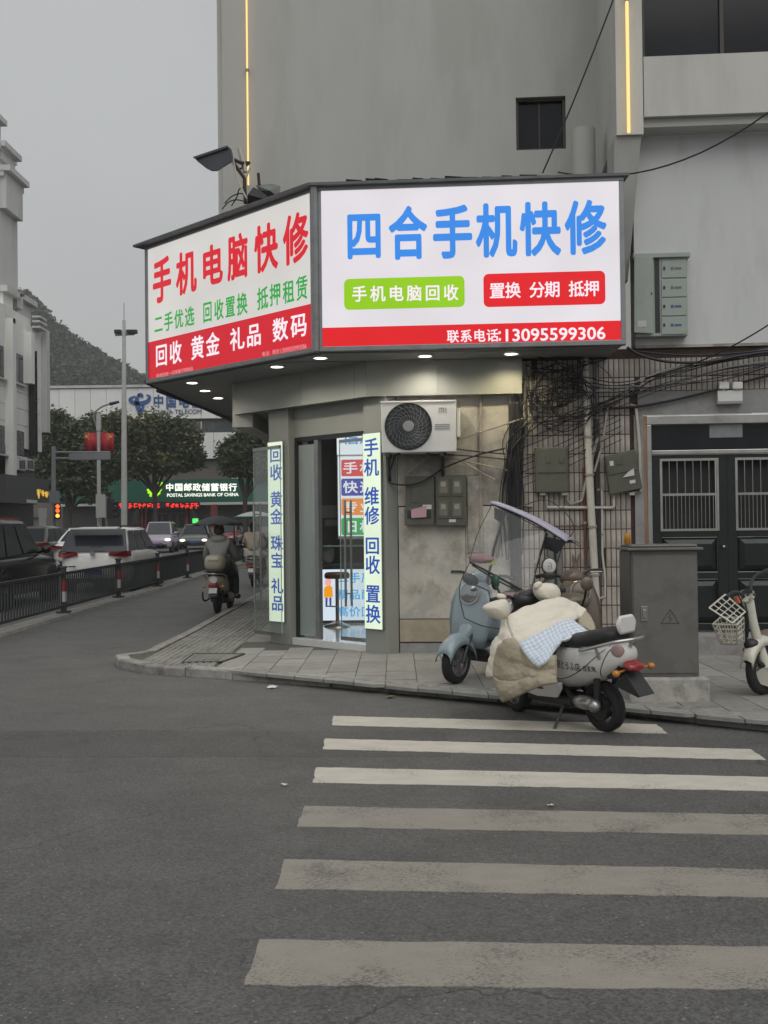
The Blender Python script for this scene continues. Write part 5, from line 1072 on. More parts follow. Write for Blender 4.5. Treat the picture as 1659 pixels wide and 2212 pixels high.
for x0, x1 in ((183, 211), (216, 246)):
    fg = MB(); rows = []
    for j in range(9):
        rows.append([lerp(at(x0, 935, Yl), at(x1, 935, Yl), j / 8) + V(0, .05 * math.sin(j * 1.3), 0), lerp(at(x0, 977, Yl), at(x1, 978, Yl), j / 8) + V(0, .09 * math.sin(j * 1.3 + .5), 0)])
    fg.loft(rows, cap=False, ring=False); F = fg.build('flag', 'flag_red', lpst, solid=.01, smooth=True)
    s_ = MB(); sx = x0 + 5 if x0 < 200 else x1 - 6; s_.poly(star(at(sx, 943, Yl) + V(0, -.1, 0), .13, V(1, 0, 0), V(0, 0, 1)))
    for k in range(4): s_.poly(star(at(sx + (5 if x0 < 200 else -5), 938 + k * 4, Yl) + V(0, -.13, 0), .045, V(1, 0, 0), V(0, 0, 1)))
    s_.build('star', 'flag_yellow', F)
Yg = 57; b = at(116, 1160, Yg); b.z = gz(Yg)
gn = thing('signal_gantry', 'grey signal gantry with a horizontal lamp board seen from behind', 'gantry', b)
mb = MB(); mb.tube([b, at(116, 964, Yg)], [.13, .11], 9); mb.build('pole', 'pole_grey', gn, smooth=True)
for y in (977, 990): mb = MB(); mb.tube([at(112, y, Yg), at(160 if y > 980 else 238, y, Yg)], .055, 7); mb.build('arm', 'pole_grey', gn)
c0_, c1_ = at(150, 980, Yg), at(238, 993, Yg); mb = MB(); mb.box(c0_.x, c1_.x, Yg - .08, Yg + .1, c1_.z, c0_.z); mb.build('lamp_board', 'pole_grey', gn, bevel=.02)
for px in (163, 182, 201, 222): mb = MB(); c = at(px, 986, Yg); mb.lathe([(.2, -.1), (.2, .12)], 14, Matrix.Translation(c + V(0, .1, 0)) @ Matrix.Rotation(math.pi / 2, 4, 'X')); mb.build('lamp_hood', 'pole_grey', gn)
c = at(119, 1073, Yg); mb = MB(); mb.box(c.x - .3, c.x + .28, Yg - .2, Yg - .14, c.z - .35, c.z + .3); mb.build('sign_back', 'pole_grey', gn)
def box_at(mbx, x0, x1, y0, y1, Y, d): a, c = at(x0, y0, Y), at(x1, y1, Y); mbx.box(a.x, c.x, Y - d, Y + d, c.z, a.z); return mbx
tl = thing('traffic_light', 'lit red and amber traffic light beside the gantry pole', 'traffic light', V(at(124, 1120, Yg).x, Yg, gz(Yg)))
box_at(MB(), 119, 130, 1088, 1121, Yg - .3, .1).build('case', 'black_rubber', tl); mb = MB(); q = at(124.5, 1160, Yg - .3); mb.tube([V(q.x, q.y, gz(Yg)), at(124.5, 1121, Yg - .3)], .05, 7); mb.build('pole', 'pole_grey', tl)
for y, m in ((1094, 'signal_red'), (1103, 'signal_red'), (1114, 'signal_amber')): mb = MB(); mb.lathe([(.1, 0), (.1, .02)], 12, Matrix.Translation(at(124.5, y, Yg - .42)) @ Matrix.Rotation(math.pi / 2, 4, 'X')); mb.build('lamp', m, tl)
t2 = thing('traffic_light', 'dark unlit traffic signal seen edge on beside the white sign board', 'traffic light', V(at(239, 1120, 58).x, 58, gz(58)))
box_at(MB(), 232, 246, 1078, 1120, 58, .12).build('case', 'black_rubber', t2)
for y in (1086, 1099, 1112): mb = MB(); c = at(243, y, 58); mb.tube([c + V(0, 0, 0), c + V(.3, -.1, -.05)], .12, 8); mb.build('hood', 'black_rubber', t2)
mb = MB(); q = at(230, 1160, 58); mb.tube([V(q.x, 58, gz(58)), at(230, 1072, 58)], .05, 7); mb.build('pole', 'pole_grey', t2)
sb = thing('sign_board', 'pale back of a road sign on the lamp post', 'road sign', V(at(218, 1120, 59).x, 59.5, gz(59)))
box_at(MB(), 207, 228, 1068, 1118, 59.6, .03).build('board', 'pole_white', sb); mb = MB(); q = at(218, 1160, 59.65); mb.tube([V(q.x, 59.65, gz(59)), at(218, 1068, 59.65)], .05, 6); mb.build('post', 'pole_grey', sb)
# ------------------------------------------------------------------ white tiled building on the far side of the street
XL = -16.0
PL = Plane(V(XL, 0, 0), V(0, 1, 0)); PL.n = V(1, 0, 0)
mat('facade_white', (.74, .74, .71), .7, var=.05, scale=1.2, dirt=(.48, .47, .43), dscale=.6, damt=.6, streak=True); mat('facade_grey', (.52, .52, .51), .7, var=.05, dirt=(.25, .24, .22), dscale=.8, damt=.5, streak=True)
mat('shop_dark', (.055, .052, .055), .5, var=.1); mat('glass_grey', (.06, .07, .078), .12, var=.3, scale=1.5); emat('gold_text', s2l((215, 170, 60)), 1.0)
wb_ = thing('white_building', 'tall stepped white building with narrow windows across the street', 'building', V(-19, 47, 0))
aend = PL.px(90, 900)[0]; zroof = PL.px(70, 690)[1]
def fb(a0, a1, z0, z1, d0, d1, nm, m, par=wb_, bv=0): return MB().pbox(PL, a0, a1, z0, z1, d0, d1).build(nm, m, par, bevel=bv)
fb(26, aend, 5.2, PL.px(85, 716)[1], -9, 0, 'wall', 'facade_white'); fb(26, PL.px(72, 700)[0], PL.px(85, 716)[1] + .002, zroof, -9, -.1, 'parapet', 'facade_white')
fb(26, aend - .3, 0, 5.198, -9, -.3, 'ground_floor', 'shop_dark')
a_, b_ = PL.px(89, 800)[0], PL.px(96, 800)[0]; fb(a_, b_, PL.px(92, 934)[1], PL.px(92, 714)[1], -.5, .25, 'corner_fin', 'facade_grey')
def fpx(x0, x1, y0, y1, d0, d1, nm, m, par=wb_):
    a0 = PL.px(x0, 1143)[0]; a1 = PL.px(x1, 1143)[0]; zz0 = PL.px((x0 + x1) / 2, y1)[1]; zz1 = PL.px((x0 + x1) / 2, y0)[1]; return fb(a0, a1, zz0, zz1, d0, d1, nm, m, par)
for x0, x1, y0, y1 in ((24, 51, 764, 828), (23, 52, 930, 986), (-14, 9, 745, 815), (-14, 10, 918, 980)):
    w = fpx(x0, x1, y0, y1, .001, .03, 'window', 'window_frame_dark'); n = 3
    for k in range(n): fpx(x0 + 1 + (x1 - x0 - 2) * k / n + .5, x0 + 1 + (x1 - x0 - 2) * (k + 1) / n - .5, y0 + 12, y1 - 2, .031, .05, 'pane', 'glass_grey', w)
    fpx(x0 + 1.5, x1 - 1.5, y0 + 2, y0 + 10, .031, .05, 'pane', 'glass_grey', w); fpx(x0 - 2, x1 + 2, y1, y1 + 4, .001, .16, 'sill', 'facade_grey', w)
for x0, x1, y0, y1 in ((12, 19, 690, 1030), (53, 60, 720, 830), (13, 18, 690, 700)): fpx(x0, x1, y0, y1, .002, .35, 'pilaster', 'facade_white')
for y in (845, 880, 915): fpx(-14, 88, y, y + 1.2, .001, .012, 'joint', 'facade_grey')
for k in range(9): fpx(63.5, 68.5, 770 + k * 24, 772 + k * 24, .03, .3, 'bracket', 'dark_metal')
fpx(63, 64.2, 760, 985, .03, .28, 'bracket', 'dark_metal'); fpx(68, 69.2, 760, 985, .03, .28, 'bracket', 'dark_metal')
for y in (668, 678, 690): fpx(72, 88, y + 20, y + 24, .0, .35, 'cornice', 'facade_grey')
# set-back upper blocks
def blk(x1, y_top, d, y_bot, nm, m, x0=-40, cap=True):
    P = Plane(V(XL - d, 0, 0), V(0, 1, 0)); P.n = V(1, 0, 0); a1 = P.px(x1, 1143)[0]; a0 = max(P.px(x0, 1143)[0], 26); zz1 = P.px(x1, y_top)[1]; zz0 = P.px(x1, y_bot)[1]
    MB().pbox(P, a0, a1, zz0, zz1, -4, 0).build(nm, m, wb_)
    if cap: MB().pbox(P, a0 - .2, a1 + .2, zz1 + .002, zz1 + .25, -4.2, .25).build('coping', 'facade_grey', wb_)
    return P, a0, a1, zz0, zz1
blk(42, 420, 1.4, 700, 'tower_wall', 'facade_grey', x0=4); blk(54, 408, 1.1, 482, 'tower_cap', 'facade_grey', x0=18); blk(28, 360, 2.2, 700, 'tower_wall', 'facade_white'); blk(12, 342, 1.8, 700, 'tower_wall', 'facade_white'); blk(7, 276, 2.6, 700, 'tower_wall', 'facade_grey'); blk(31, 645, .6, 720, 'tower_cap', 'facade_white', x0=10); blk(70, 665, .9, 720, 'tower_cap', 'facade_grey', x0=40)
P_, *_r = blk(38, 352, 1.6, 375, 'eave', 'facade_grey', x0=8)
for k, y in enumerate((720, 660)): pass
m_ = MB(); a0 = PL.px(44, 1143)[0]; m_.add([PL.pt(a0, PL.px(44, 625)[1], -.5), PL.pt(PL.px(76, 1143)[0], PL.px(76, 640)[1], -.4), PL.pt(PL.px(76, 1143)[0], PL.px(76, 648)[1], -3), PL.pt(a0, PL.px(44, 640)[1], -3)], [(0, 1, 2, 3)]); m_.build('roof_awning', 'shop_dark', wb_, solid=.1)
fpx(70, 82, 638, 668, -1.4, -.6, 'water_tank', 'facade_grey')
# outdoor units, dark shop board with gold characters, awnings below
for x in (20, 38):
    t = thing('air_conditioner', 'small outdoor unit under the lower window of the white building', 'air conditioner', PL.pt(PL.px(x, 1143)[0], PL.px(x, 1018)[1], .3), group='outdoor units on the white building')
    fpx(x, x + 16, 992, 1016, .05, .4, 'casing', 'facade_grey', t)
    for k in range(3): fpx(x + 2 + k * 4.5, x + 5 + k * 4.5, 995, 1013, .401, .42, 'grille', 'shop_dark', t)
    fpx(x - 1, x + 17, 1017, 1020, .0, .45, 'bracket', 'dark_metal', t)
bd = thing('shop_board', 'wide blank dark grey shop board under the white building', 'sign', PL.pt(45, 4, .3)); fpx(-14, 55, 1029, 1088, .001, .5, 'board', 'room_dark', bd); fpx(32, 55, 1080, 1087, .501, .52, 'plate', 'paper_white', bd)
b2 = thing('shop_board', 'dark shop board with small gold characters at the corner of the white building', 'sign', PL.pt(PL.px(75, 1143)[0], 4, .3)); fpx(56, 92, 1034, 1085, .001, .3, 'board', 'shop_dark', b2)
rr = random.Random(8)
for k in range(4):
    m_ = MB()
    for j in range(5):
        x = 58 + k * 8.3; y = 1056 + rr.uniform(0, 12); hz = j % 2
        aa = PL.px(x + (0 if hz else rr.uniform(0, 5)), 1143)[0]; bb = PL.px(x + (6 if hz else 0) + 1.4 + (0 if hz else rr.uniform(0, 4)), 1143)[0]
        if bb < aa: aa, bb = bb, aa
        z0_ = PL.px(x, y + (2 if hz else 10))[1]; z1_ = PL.px(x, y)[1]; m_.pbox(PL, aa, max(bb, aa + .08), z0_, z1_, .301, .32 + j * .003)
    m_.build('character', 'gold_text', b2)
# ------------------------------------------------------------------ telecom building and bank at the end of the street
YT = 96.0
PTel = Plane(V(0, YT, 0), V(1, 0, 0)); PBk = Plane(V(0, YT - 2, 0), V(1, 0, 0))
mat('panel_white', (.74, .74, .72), .5, var=.04, scale=.5, dirt=(.6, .59, .57), dscale=.3, damt=.5, obj_var=.03); mat('tel_blue', (.03, .09, .28), .5); mat('bank_green', (.014, .115, .075), .45, var=.06); mat('brick_brown', (.14, .12, .105), .7)
tel = thing('office_building', 'long white panelled office building with blue logo at the end of the street', 'building', V(-18, YT, .6))
def tb_(P, x0, x1, y0, y1, d0, d1, nm, m, par): a0, z1 = P.px(x0, (y0 + y1) / 2); a1 = P.px(x1, (y0 + y1) / 2)[0]; xm = 330; z1 = P.px(xm, y0)[1]; z0 = P.px(xm, y1)[1]; return MB().pbox(P, a0, a1, z0, z1, d0, d1).build(nm, m, par)
for k in range(18): tb_(PTel, 60 + k * 34, 60 + (k + 1) * 34 - .7, 838, 905, -.4, 0, 'panel', 'panel_white', tel)
tb_(PTel, 40, 700, 836, 1140, -12, -.41, 'core', 'brick_brown', tel); tb_(PTel, 40, 700, 831, 836.5, -.6, .15, 'coping', 'facade_grey', tel)
for k in range(16):
    w = tb_(PTel, 70 + k * 36, 70 + (k + 1) * 36 - 2.5, 911, 934, -.4, -.3, 'window', 'glass_grey', tel)
    if k in (6, 7, 10): tb_(PTel, 72 + k * 36, 75 + k * 36, 911, 934, -.29, -.25, 'blind', 'pvc', w)
for k in range(9): tb_(PTel, 150 + k * 52, 150 + (k + 1) * 52 - .7, 936, 992, -.4, .1, 'panel', 'panel_white', tel)
tb_(PTel, 505, 522, 905, 936, -.38, .05, 'pier', 'brick_brown', tel); tb_(PTel, 500, 514, 992, 1036, -1, .0, 'pier', 'facade_grey', tel)
lg = thing('building_sign', 'blue swoosh logo and company name on the white office parapet', 'sign', V(-17, YT, 12))
def ZT_(x, y): return (230.4 + x * .216, 819.2 + y * .216)
def stroke(pts, wd, nm='logo', m='tel_blue', par=lg, P=PTel, Z=ZT_, off=.06):
    C = smoothline([P.pt(*P.px(*Z(x, y)), off) for x, y in pts], 6); n = len(C); s = MB(); L = []; Rr = []
    for i, c in enumerate(C):
        d = (C[min(i + 1, n - 1)] - C[max(i - 1, 0)]).normalized(); q = V(-d.z, 0, d.x); u = i / (n - 1); w = wd * (math.sin(math.pi * min(max(u, .04), .96)) ** .6) * .0055 * .5 * 1.65
        L.append(c + q * w); Rr.append(c - q * w)
    s.add(L + Rr, [(i, i + 1, n + i + 1, n + i) for i in range(n - 1)]); return s.build(nm, m, par, solid=.08)
stroke(((400, 155), (430, 175), (415, 215), (360, 238), (290, 240), (240, 215), (245, 190), (290, 170)), 40); stroke(((330, 150), (305, 200), (310, 260), (340, 330), (375, 255)), 46); stroke(((310, 160), (345, 155), (360, 185)), 34)
for k, ch in enumerate('中国电信'): x = 470 + k * 125; (X0, Y0), (X1, Y1) = ZT_(x, 155), ZT_(x + 100, 285); char_on(PTel, ch, X0, X1, Y0, Y1, .06, 'tel_blue', lg, 2)
mat('tel_grey', (.10, .115, .15), .5); (X0, Y0), (X1, Y1) = ZT_(472, 305), ZT_(950, 347); char_on(PTel, 'CHINA TELECOM', X0, X1, Y0, Y1, .06, 'tel_grey', lg, 1, 'lettering', ink=True)
bank = thing('bank_building', 'bank ground floor with long dark green fascia and red columns', 'bank', V(-15, YT - 2, .6))
tb_(PBk, 130, 640, 1037, 1086, -2, .2, 'fascia', 'bank_green', bank); tb_(PBk, 130, 640, 1086.5, 1092, -2, .25, 'fascia_rail', 'facade_grey', bank); tb_(PBk, 130, 640, 1092, 1141, -2, -.8, 'shop_front', 'shop_dark', bank)
mat('col_red', (.22, .03, .035), .5)
for x in (302, 399, 310): tb_(PBk, x, x + 5, 1096, 1141, -.8, -.4, 'column', 'col_red', bank)
for k in range(4): w = tb_(PBk, 330 + k * 17, 345 + k * 17, 1108, 1140, -.79, -.75, 'door', 'steel_pipe', bank); tb_(PBk, 331.5 + k * 17, 343.5 + k * 17, 1110, 1139, -.745, -.73, 'pane', 'window_dark', w)
for x in (282, 409): tb_(PBk, x, x + 13, 1103, 1128, -.79, -.75, 'poster', 'glass_grey', bank)
emat('bank_text', s2l((250, 250, 240)), 1.3); emat('bank_logo', s2l((170, 240, 30)), 1.2); emat('led_red', (1.0, .03, .02), 1.5); emat('bank_lit', s2l((190, 225, 200)), .8)
bs = thing('bank_sign', 'lit bank name with green emblem on the dark green fascia', 'sign', V(-14, YT - 2.3, 5))
PB2 = Plane(V(0, YT - 2.25, 0), V(1, 0, 0))
def ZB(x, y): return (230.4 + x * .216, 819.2 + y * .216)
for k, ch in enumerate('中国邮政储蓄银行'): (X0, Y0), (X1, Y1) = ZB(592 + k * 90, 1042), ZB(592 + k * 90 + 78, 1118); char_on(PB2, ch, X0, X1, Y0, Y1, .0, 'bank_text', bs, 2)
(X0, Y0), (X1, Y1) = ZB(605, 1140), ZB(1318, 1172); char_on(PB2, 'POSTAL SAVINGS BANK OF CHINA', X0, X1, Y0, Y1, .0, 'bank_text', bs, 1, 'lettering', ink=True)
for pts in (((405, 1110), (480, 1095)), ((412, 1135), (480, 1122)), ((455, 1062), (438, 1175)), ((495, 1045), (478, 1180)), ((490, 1045), (560, 1040)), ((500, 1075), (555, 1068)), ((490, 1105), (550, 1098)), ((540, 1045), (545, 1075)), ((510, 1120), (530, 1150)), ((540, 1105), (500, 1165))): 
    A, B = [PB2.pt(*PB2.px(*ZB(*p)), .02) for p in pts]; m_ = MB(); m_.tube([A, B], .10, 4); m_.build('emblem', 'bank_logo', bs)
led = thing('ticker_board', 'red lit ticker board hanging under the bank fascia', 'ticker', V(-16, YT - 2.4, 4))
tb_(PB2, 253, 432, 1084.5, 1099, -.1, .05, 'case', 'black_rubber', led); rr = random.Random(4)
for k in range(17):
    x = 257 + k * 10.2
    if k in (1, 9): continue
    m_ = MB()
    for j in range(6):
        hz = j % 2 == 0; xx = x + rr.uniform(0, 4); yy = 1086.5 + rr.uniform(0, 8); a0, z1 = PB2.px(xx, yy); a1, z0 = PB2.px(xx + (5.5 if hz else 1.6), yy + (1.8 if hz else 5)); m_.pbox(PB2, a0, a1, z0, z1, .051, .06 + .004 * j)
    m_.build('character', 'led_red', led)
bt = thing('bus_shelter', 'pale lit panel standing in front of the bank', 'panel', at(172, 1135, 80)); box_at(MB(), 158, 193, 1106, 1140, 80, .1).build('panel', 'glass_grey', bt); box_at(MB(), 156, 195, 1102, 1106.5, 80, .3).build('header', 'paper_white', bt); bt.location.z = gz(80)
for x0, x1, y0, y1, Y, m, lab in ((20, 92, 1092, 1140, 50, 'shop_dark', None), (0, 30, 1118, 1142, 42, 'col_red', 'dark red kiosk at the foot of the white building'), (62, 92, 1098, 1118, 52, 'facade_grey', 'grey pitched awning beside the dark shop board')):
    if lab: m_ = MB(); box_at(m_, x0, x1, y0, y1, Y, .6); z_ = gz(Y); m_.box(at(x0, y1, Y).x, at(x1, y1, Y).x, Y - .5, Y + .5, z_, at(x0, y1, Y).z - .001); tag(m_.build('kiosk' if 'kiosk' in lab else 'awning_stall', m), lab, 'kiosk' if 'kiosk' in lab else 'awning')
m_ = MB(); box_at(m_, 455, 470, 1090, 1140, 86, .1); tag(m_.build('red_banner', 'col_red'), 'red and white banner post in front of the bank', 'banner')
m_ = MB(); box_at(m_, 416, 428, 1120, 1130, 66, .05); tag(m_.build('taxi_sign', 'sig_green'), 'small lit green roof sign among the far traffic', 'roof sign')
# ------------------------------------------------------------------ trees
def leafmat(name, c1, c2):
    m = mat(name, c1, .6, var=.3, scale=.35); t = m.node_tree; N = t.nodes; L = t.links; b = N['Principled BSDF']
    g = N.new('ShaderNodeNewGeometry'); mm = N.new('ShaderNodeMix'); mm.data_type = 'RGBA'; L.new(g.outputs['Random Per Island'], mm.inputs[0]); L.new(b.inputs['Base Color'].links[0].from_socket, mm.inputs[6]); mm.inputs[7].default_value = (*c2, 1); L.new(mm.outputs[2], b.inputs['Base Color']); return m
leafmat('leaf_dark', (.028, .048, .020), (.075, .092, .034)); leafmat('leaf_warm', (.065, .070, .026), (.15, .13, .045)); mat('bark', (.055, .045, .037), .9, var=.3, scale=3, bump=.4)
def tree(lab, base, crown, n, m1, m2, seed, leaf=.17, trunk_h=None):
    """crown: list of (centre, radii) lobes; leaves scattered through each lobe, thicker outside"""
    r3 = random.Random(seed); t = thing('street_tree', lab, 'tree', base)
    tr = MB(); top = sum((c for c, _ in crown), V(0, 0, 0)) / len(crown); fork = V(base.x, base.y, lerp(base.z, min(c.z - r[2] for c, r in crown), .75))
    tr.tube([base, fork, lerp(fork, top, .5)], [.22, .17, .10], 9)
    for c, r in crown: tr.tube(smoothline([fork, lerp(fork, c, .45) + V(r3.uniform(-.3, .3), r3.uniform(-.3, .3), .3), c], 3), [.12, .11, .1, .09, .07, .06, .05], 6)
    tr.build('trunk', 'bark', t, smooth=True)
    tot = sum(r[0] * r[1] * r[2] for c, r in crown)
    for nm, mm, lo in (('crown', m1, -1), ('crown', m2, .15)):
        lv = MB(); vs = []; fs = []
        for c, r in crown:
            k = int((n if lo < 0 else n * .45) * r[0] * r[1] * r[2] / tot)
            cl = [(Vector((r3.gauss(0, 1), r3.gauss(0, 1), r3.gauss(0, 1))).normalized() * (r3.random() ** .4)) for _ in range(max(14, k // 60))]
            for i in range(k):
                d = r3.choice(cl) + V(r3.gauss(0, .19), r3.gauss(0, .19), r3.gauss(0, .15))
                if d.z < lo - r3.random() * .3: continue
                p = c + V(d.x * r[0], d.y * r[1], d.z * r[2]); s = leaf * r3.uniform(.6, 1.35)
                a = Vector((r3.gauss(0, 1), r3.gauss(0, 1), r3.gauss(0, .6))).normalized(); b = a.cross(Vector((r3.gauss(0, 1), r3.gauss(0, 1), r3.gauss(0, 1)))).normalized()
                q = len(vs); vs += [p - a * s, p + b * s * .45, p + a * s, p - b * s * .45]; fs.append((q, q + 1, q + 2, q + 3))
        lv.v = vs; lv.f = fs; lv.build(nm, mm, t)
    return t
def lobe(px, py, Y, rx, rz, ry=None): c = at(px, py, Y); k = Y / 2350; return (c, (rx * k, (ry or rx) * k, rz * k))
def tbase(px, Y): q = at(px, 1160, Y); return V(q.x, Y, gz(Y))
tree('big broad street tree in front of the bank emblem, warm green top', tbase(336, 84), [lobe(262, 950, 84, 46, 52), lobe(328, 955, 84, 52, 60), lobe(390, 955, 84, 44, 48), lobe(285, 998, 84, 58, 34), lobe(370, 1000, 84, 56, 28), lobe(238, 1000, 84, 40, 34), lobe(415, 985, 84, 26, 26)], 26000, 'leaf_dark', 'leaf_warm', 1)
tree('dark street tree behind the signal gantry', tbase(150, 80), [lobe(125, 930, 80, 36, 46), lobe(160, 970, 80, 55, 58), lobe(115, 1010, 80, 42, 50), lobe(195, 1000, 80, 46, 60), lobe(170, 1040, 80, 52, 30), lobe(128, 1062, 80, 30, 26), lobe(205, 1066, 80, 34, 22)], 22000, 'leaf_dark', 'leaf_dark', 2)
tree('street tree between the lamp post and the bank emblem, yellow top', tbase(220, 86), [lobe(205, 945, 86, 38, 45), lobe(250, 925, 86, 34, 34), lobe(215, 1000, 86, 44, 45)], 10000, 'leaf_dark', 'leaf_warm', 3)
tree('dark round tree beside the shop soffit end', tbase(530, 82), [lobe(505, 985, 82, 32, 40), lobe(540, 970, 82, 36, 44), lobe(570, 985, 82, 36, 60), lobe(520, 1003, 82, 42, 26), lobe(575, 1010, 82, 40, 30)], 16000, 'leaf_dark', 'leaf_dark', 5)
# ------------------------------------------------------------------ wooded hill
leafmat('hill_leaf', (.014, .027, .015), (.042, .052, .026)); mat('hill_soil', (.035, .04, .028), .9, var=.3, scale=.05)
YH = 360
prof = [(-260, 560), (-60, 600), (40, 640), (80, 668), (110, 706), (150, 735), (190, 765), (225, 788), (260, 800), (300, 828), (345, 850), (420, 880), (600, 930), (900, 1000)]
def ridge(px):
    for (a, b), (c, d) in zip(prof, prof[1:]):
        if a <= px <= c: return lerp(b, d, (px - a) / (c - a))
hs_ = MB(); rows = []
for j in range(9):
    row = []
    for i in range(60):
        px = lerp(-260, 900, i / 59); q = at(px, ridge(px) + 8, YH); u = j / 8; row.append(V(q.x, YH - 120 * (1 - u), .5 + (q.z - .5) * math.sin(u * math.pi / 2) + noise.noise(V(q.x * .05, u * 6, 0)) * 2.5 * u))
    rows.append(row)
hs_.loft(rows, cap=False, ring=False); struct(hs_.build('hill', 'hill_soil', smooth=True))
wv, wf = [], []; r3 = random.Random(11)
for i in range(1500):
    px = r3.uniform(50, 420); u = r3.uniform(.45, 1.02); q = at(px, ridge(px), YH); c = V(q.x, YH - 120 * (1 - u), .5 + (q.z - .5) * math.sin(min(u, 1) * math.pi / 2) + .6); R_ = r3.uniform(1.8, 3.8)
    for k in range(30):
        d = Vector((r3.gauss(0, 1), r3.gauss(0, 1), r3.gauss(0, 1))).normalized() * R_ * r3.uniform(.5, 1.0); s = r3.uniform(.35, .85); p = c + V(d.x, d.y, abs(d.z) * .95 - .2)
        a = Vector((r3.gauss(0, 1), r3.gauss(0, 1), r3.gauss(0, .6))).normalized(); b = a.cross(Vector((r3.gauss(0, 1), r3.gauss(0, 1), r3.gauss(0, 1)))).normalized()
        n = len(wv); wv += [p - a * s, p + b * s * .7, p + a * s, p - b * s * .7]; wf.append((n, n + 1, n + 2, n + 3))
m_ = MB(); m_.v = wv; m_.f = wf; tag(m_.build('wood', 'hill_leaf'), 'dark wooded hillside beyond the office building', 'wood', kind='stuff')
# ================================================================== cars
for n_, c_ in (('car_white', (.80, .79, .76)), ('car_black', (.010, .010, .011)), ('car_lilac', (.42, .36, .47)), ('car_grey', (.10, .105, .10)), ('car_red', (.22, .05, .05)), ('car_silver', (.35, .35, .35))):
    mat(n_, c_, .25, .0, var=.02, coat=.5 if n_ != 'car_black' else .25, spec=.4 if n_ != 'car_black' else .22)
mat('car_glass', (.030, .036, .042), .12, spec=.3); mat('tyre', (.016, .016, .017), .8, var=.2, scale=20); mat('rim', (.30, .30, .30), .35, .8); mat('trim_black', (.015, .015, .016), .5)
mat('tail_red', (.22, .012, .018), .25, coat=.5); emat('tail_lit', (.9, .05, .03), 1.1); emat('head_lit', (1.0, .93, .75), 2.2); mat('plate_blue', (.03, .09, .30), .4); mat('chrome', (.6, .6, .6), .15, 1.0); mat('head_glass', (.45, .45, .45), .1)
def wheel(M, R_, w, parent, m_t='tyre', m_r='rim', spokes=5, name='wheel'):
    t = MB(); t.lathe([(R_ * .66, -w * .45), (R_ * .86, -w * .5), (R_ * .97, -w * .36), (R_, 0), (R_ * .97, w * .36), (R_ * .86, w * .5), (R_ * .66, w * .45)], 26, M, cap=False); wh = t.build(name, m_t, parent, smooth=True, ang=60)
    r = MB(); r.lathe([(R_ * .67, -w * .4), (R_ * .62, -w * .15), (R_ * .62, w * .15), (R_ * .67, w * .4)], 22, M, cap=False); r.lathe([(R_ * .16, -w * .42), (R_ * .16, w * .42)], 12, M)
    for k in range(spokes):
        th = 6.2832 * k / spokes; d = V(math.cos(th), math.sin(th), 0); n = V(-d.y, d.x, 0); s = R_ * .09
        r.hexa([M @ (d * R_ * .1 + n * q + V(0, 0, z)) for q, z in ((-s, -w * .3), (s, -w * .3), (s, w * .3), (-s, w * .3))] + [M @ (d * R_ * .64 + n * q + V(0, 0, z)) for q, z in ((-s, -w * .3), (s, -w * .3), (s, w * .3), (-s, w * .3))])
    r.build('rim', m_r, wh, smooth=True); return wh
def quadpatch(c, u0, u1, v0, v1, off):
    """patch of the quad c (4 corners: bottom a, bottom b, top b, top a) in its own uv, pushed out"""
    n = (c[1] - c[0]).cross(c[3] - c[0]).normalized(); ctr = sum(c, V(0, 0, 0)) / 4
    if n.dot(V(ctr.x - 1.9 if abs(n.x) > .5 else 0, ctr.y, 0)) < 0: n = -n
    f = lambda u, v: (c[0] * (1 - u) + c[1] * u) * (1 - v) + (c[3] * (1 - u) + c[2] * u) * v + n * off
    return [f(u0, v0), f(u1, v0), f(u1, v1), f(u0, v1)]
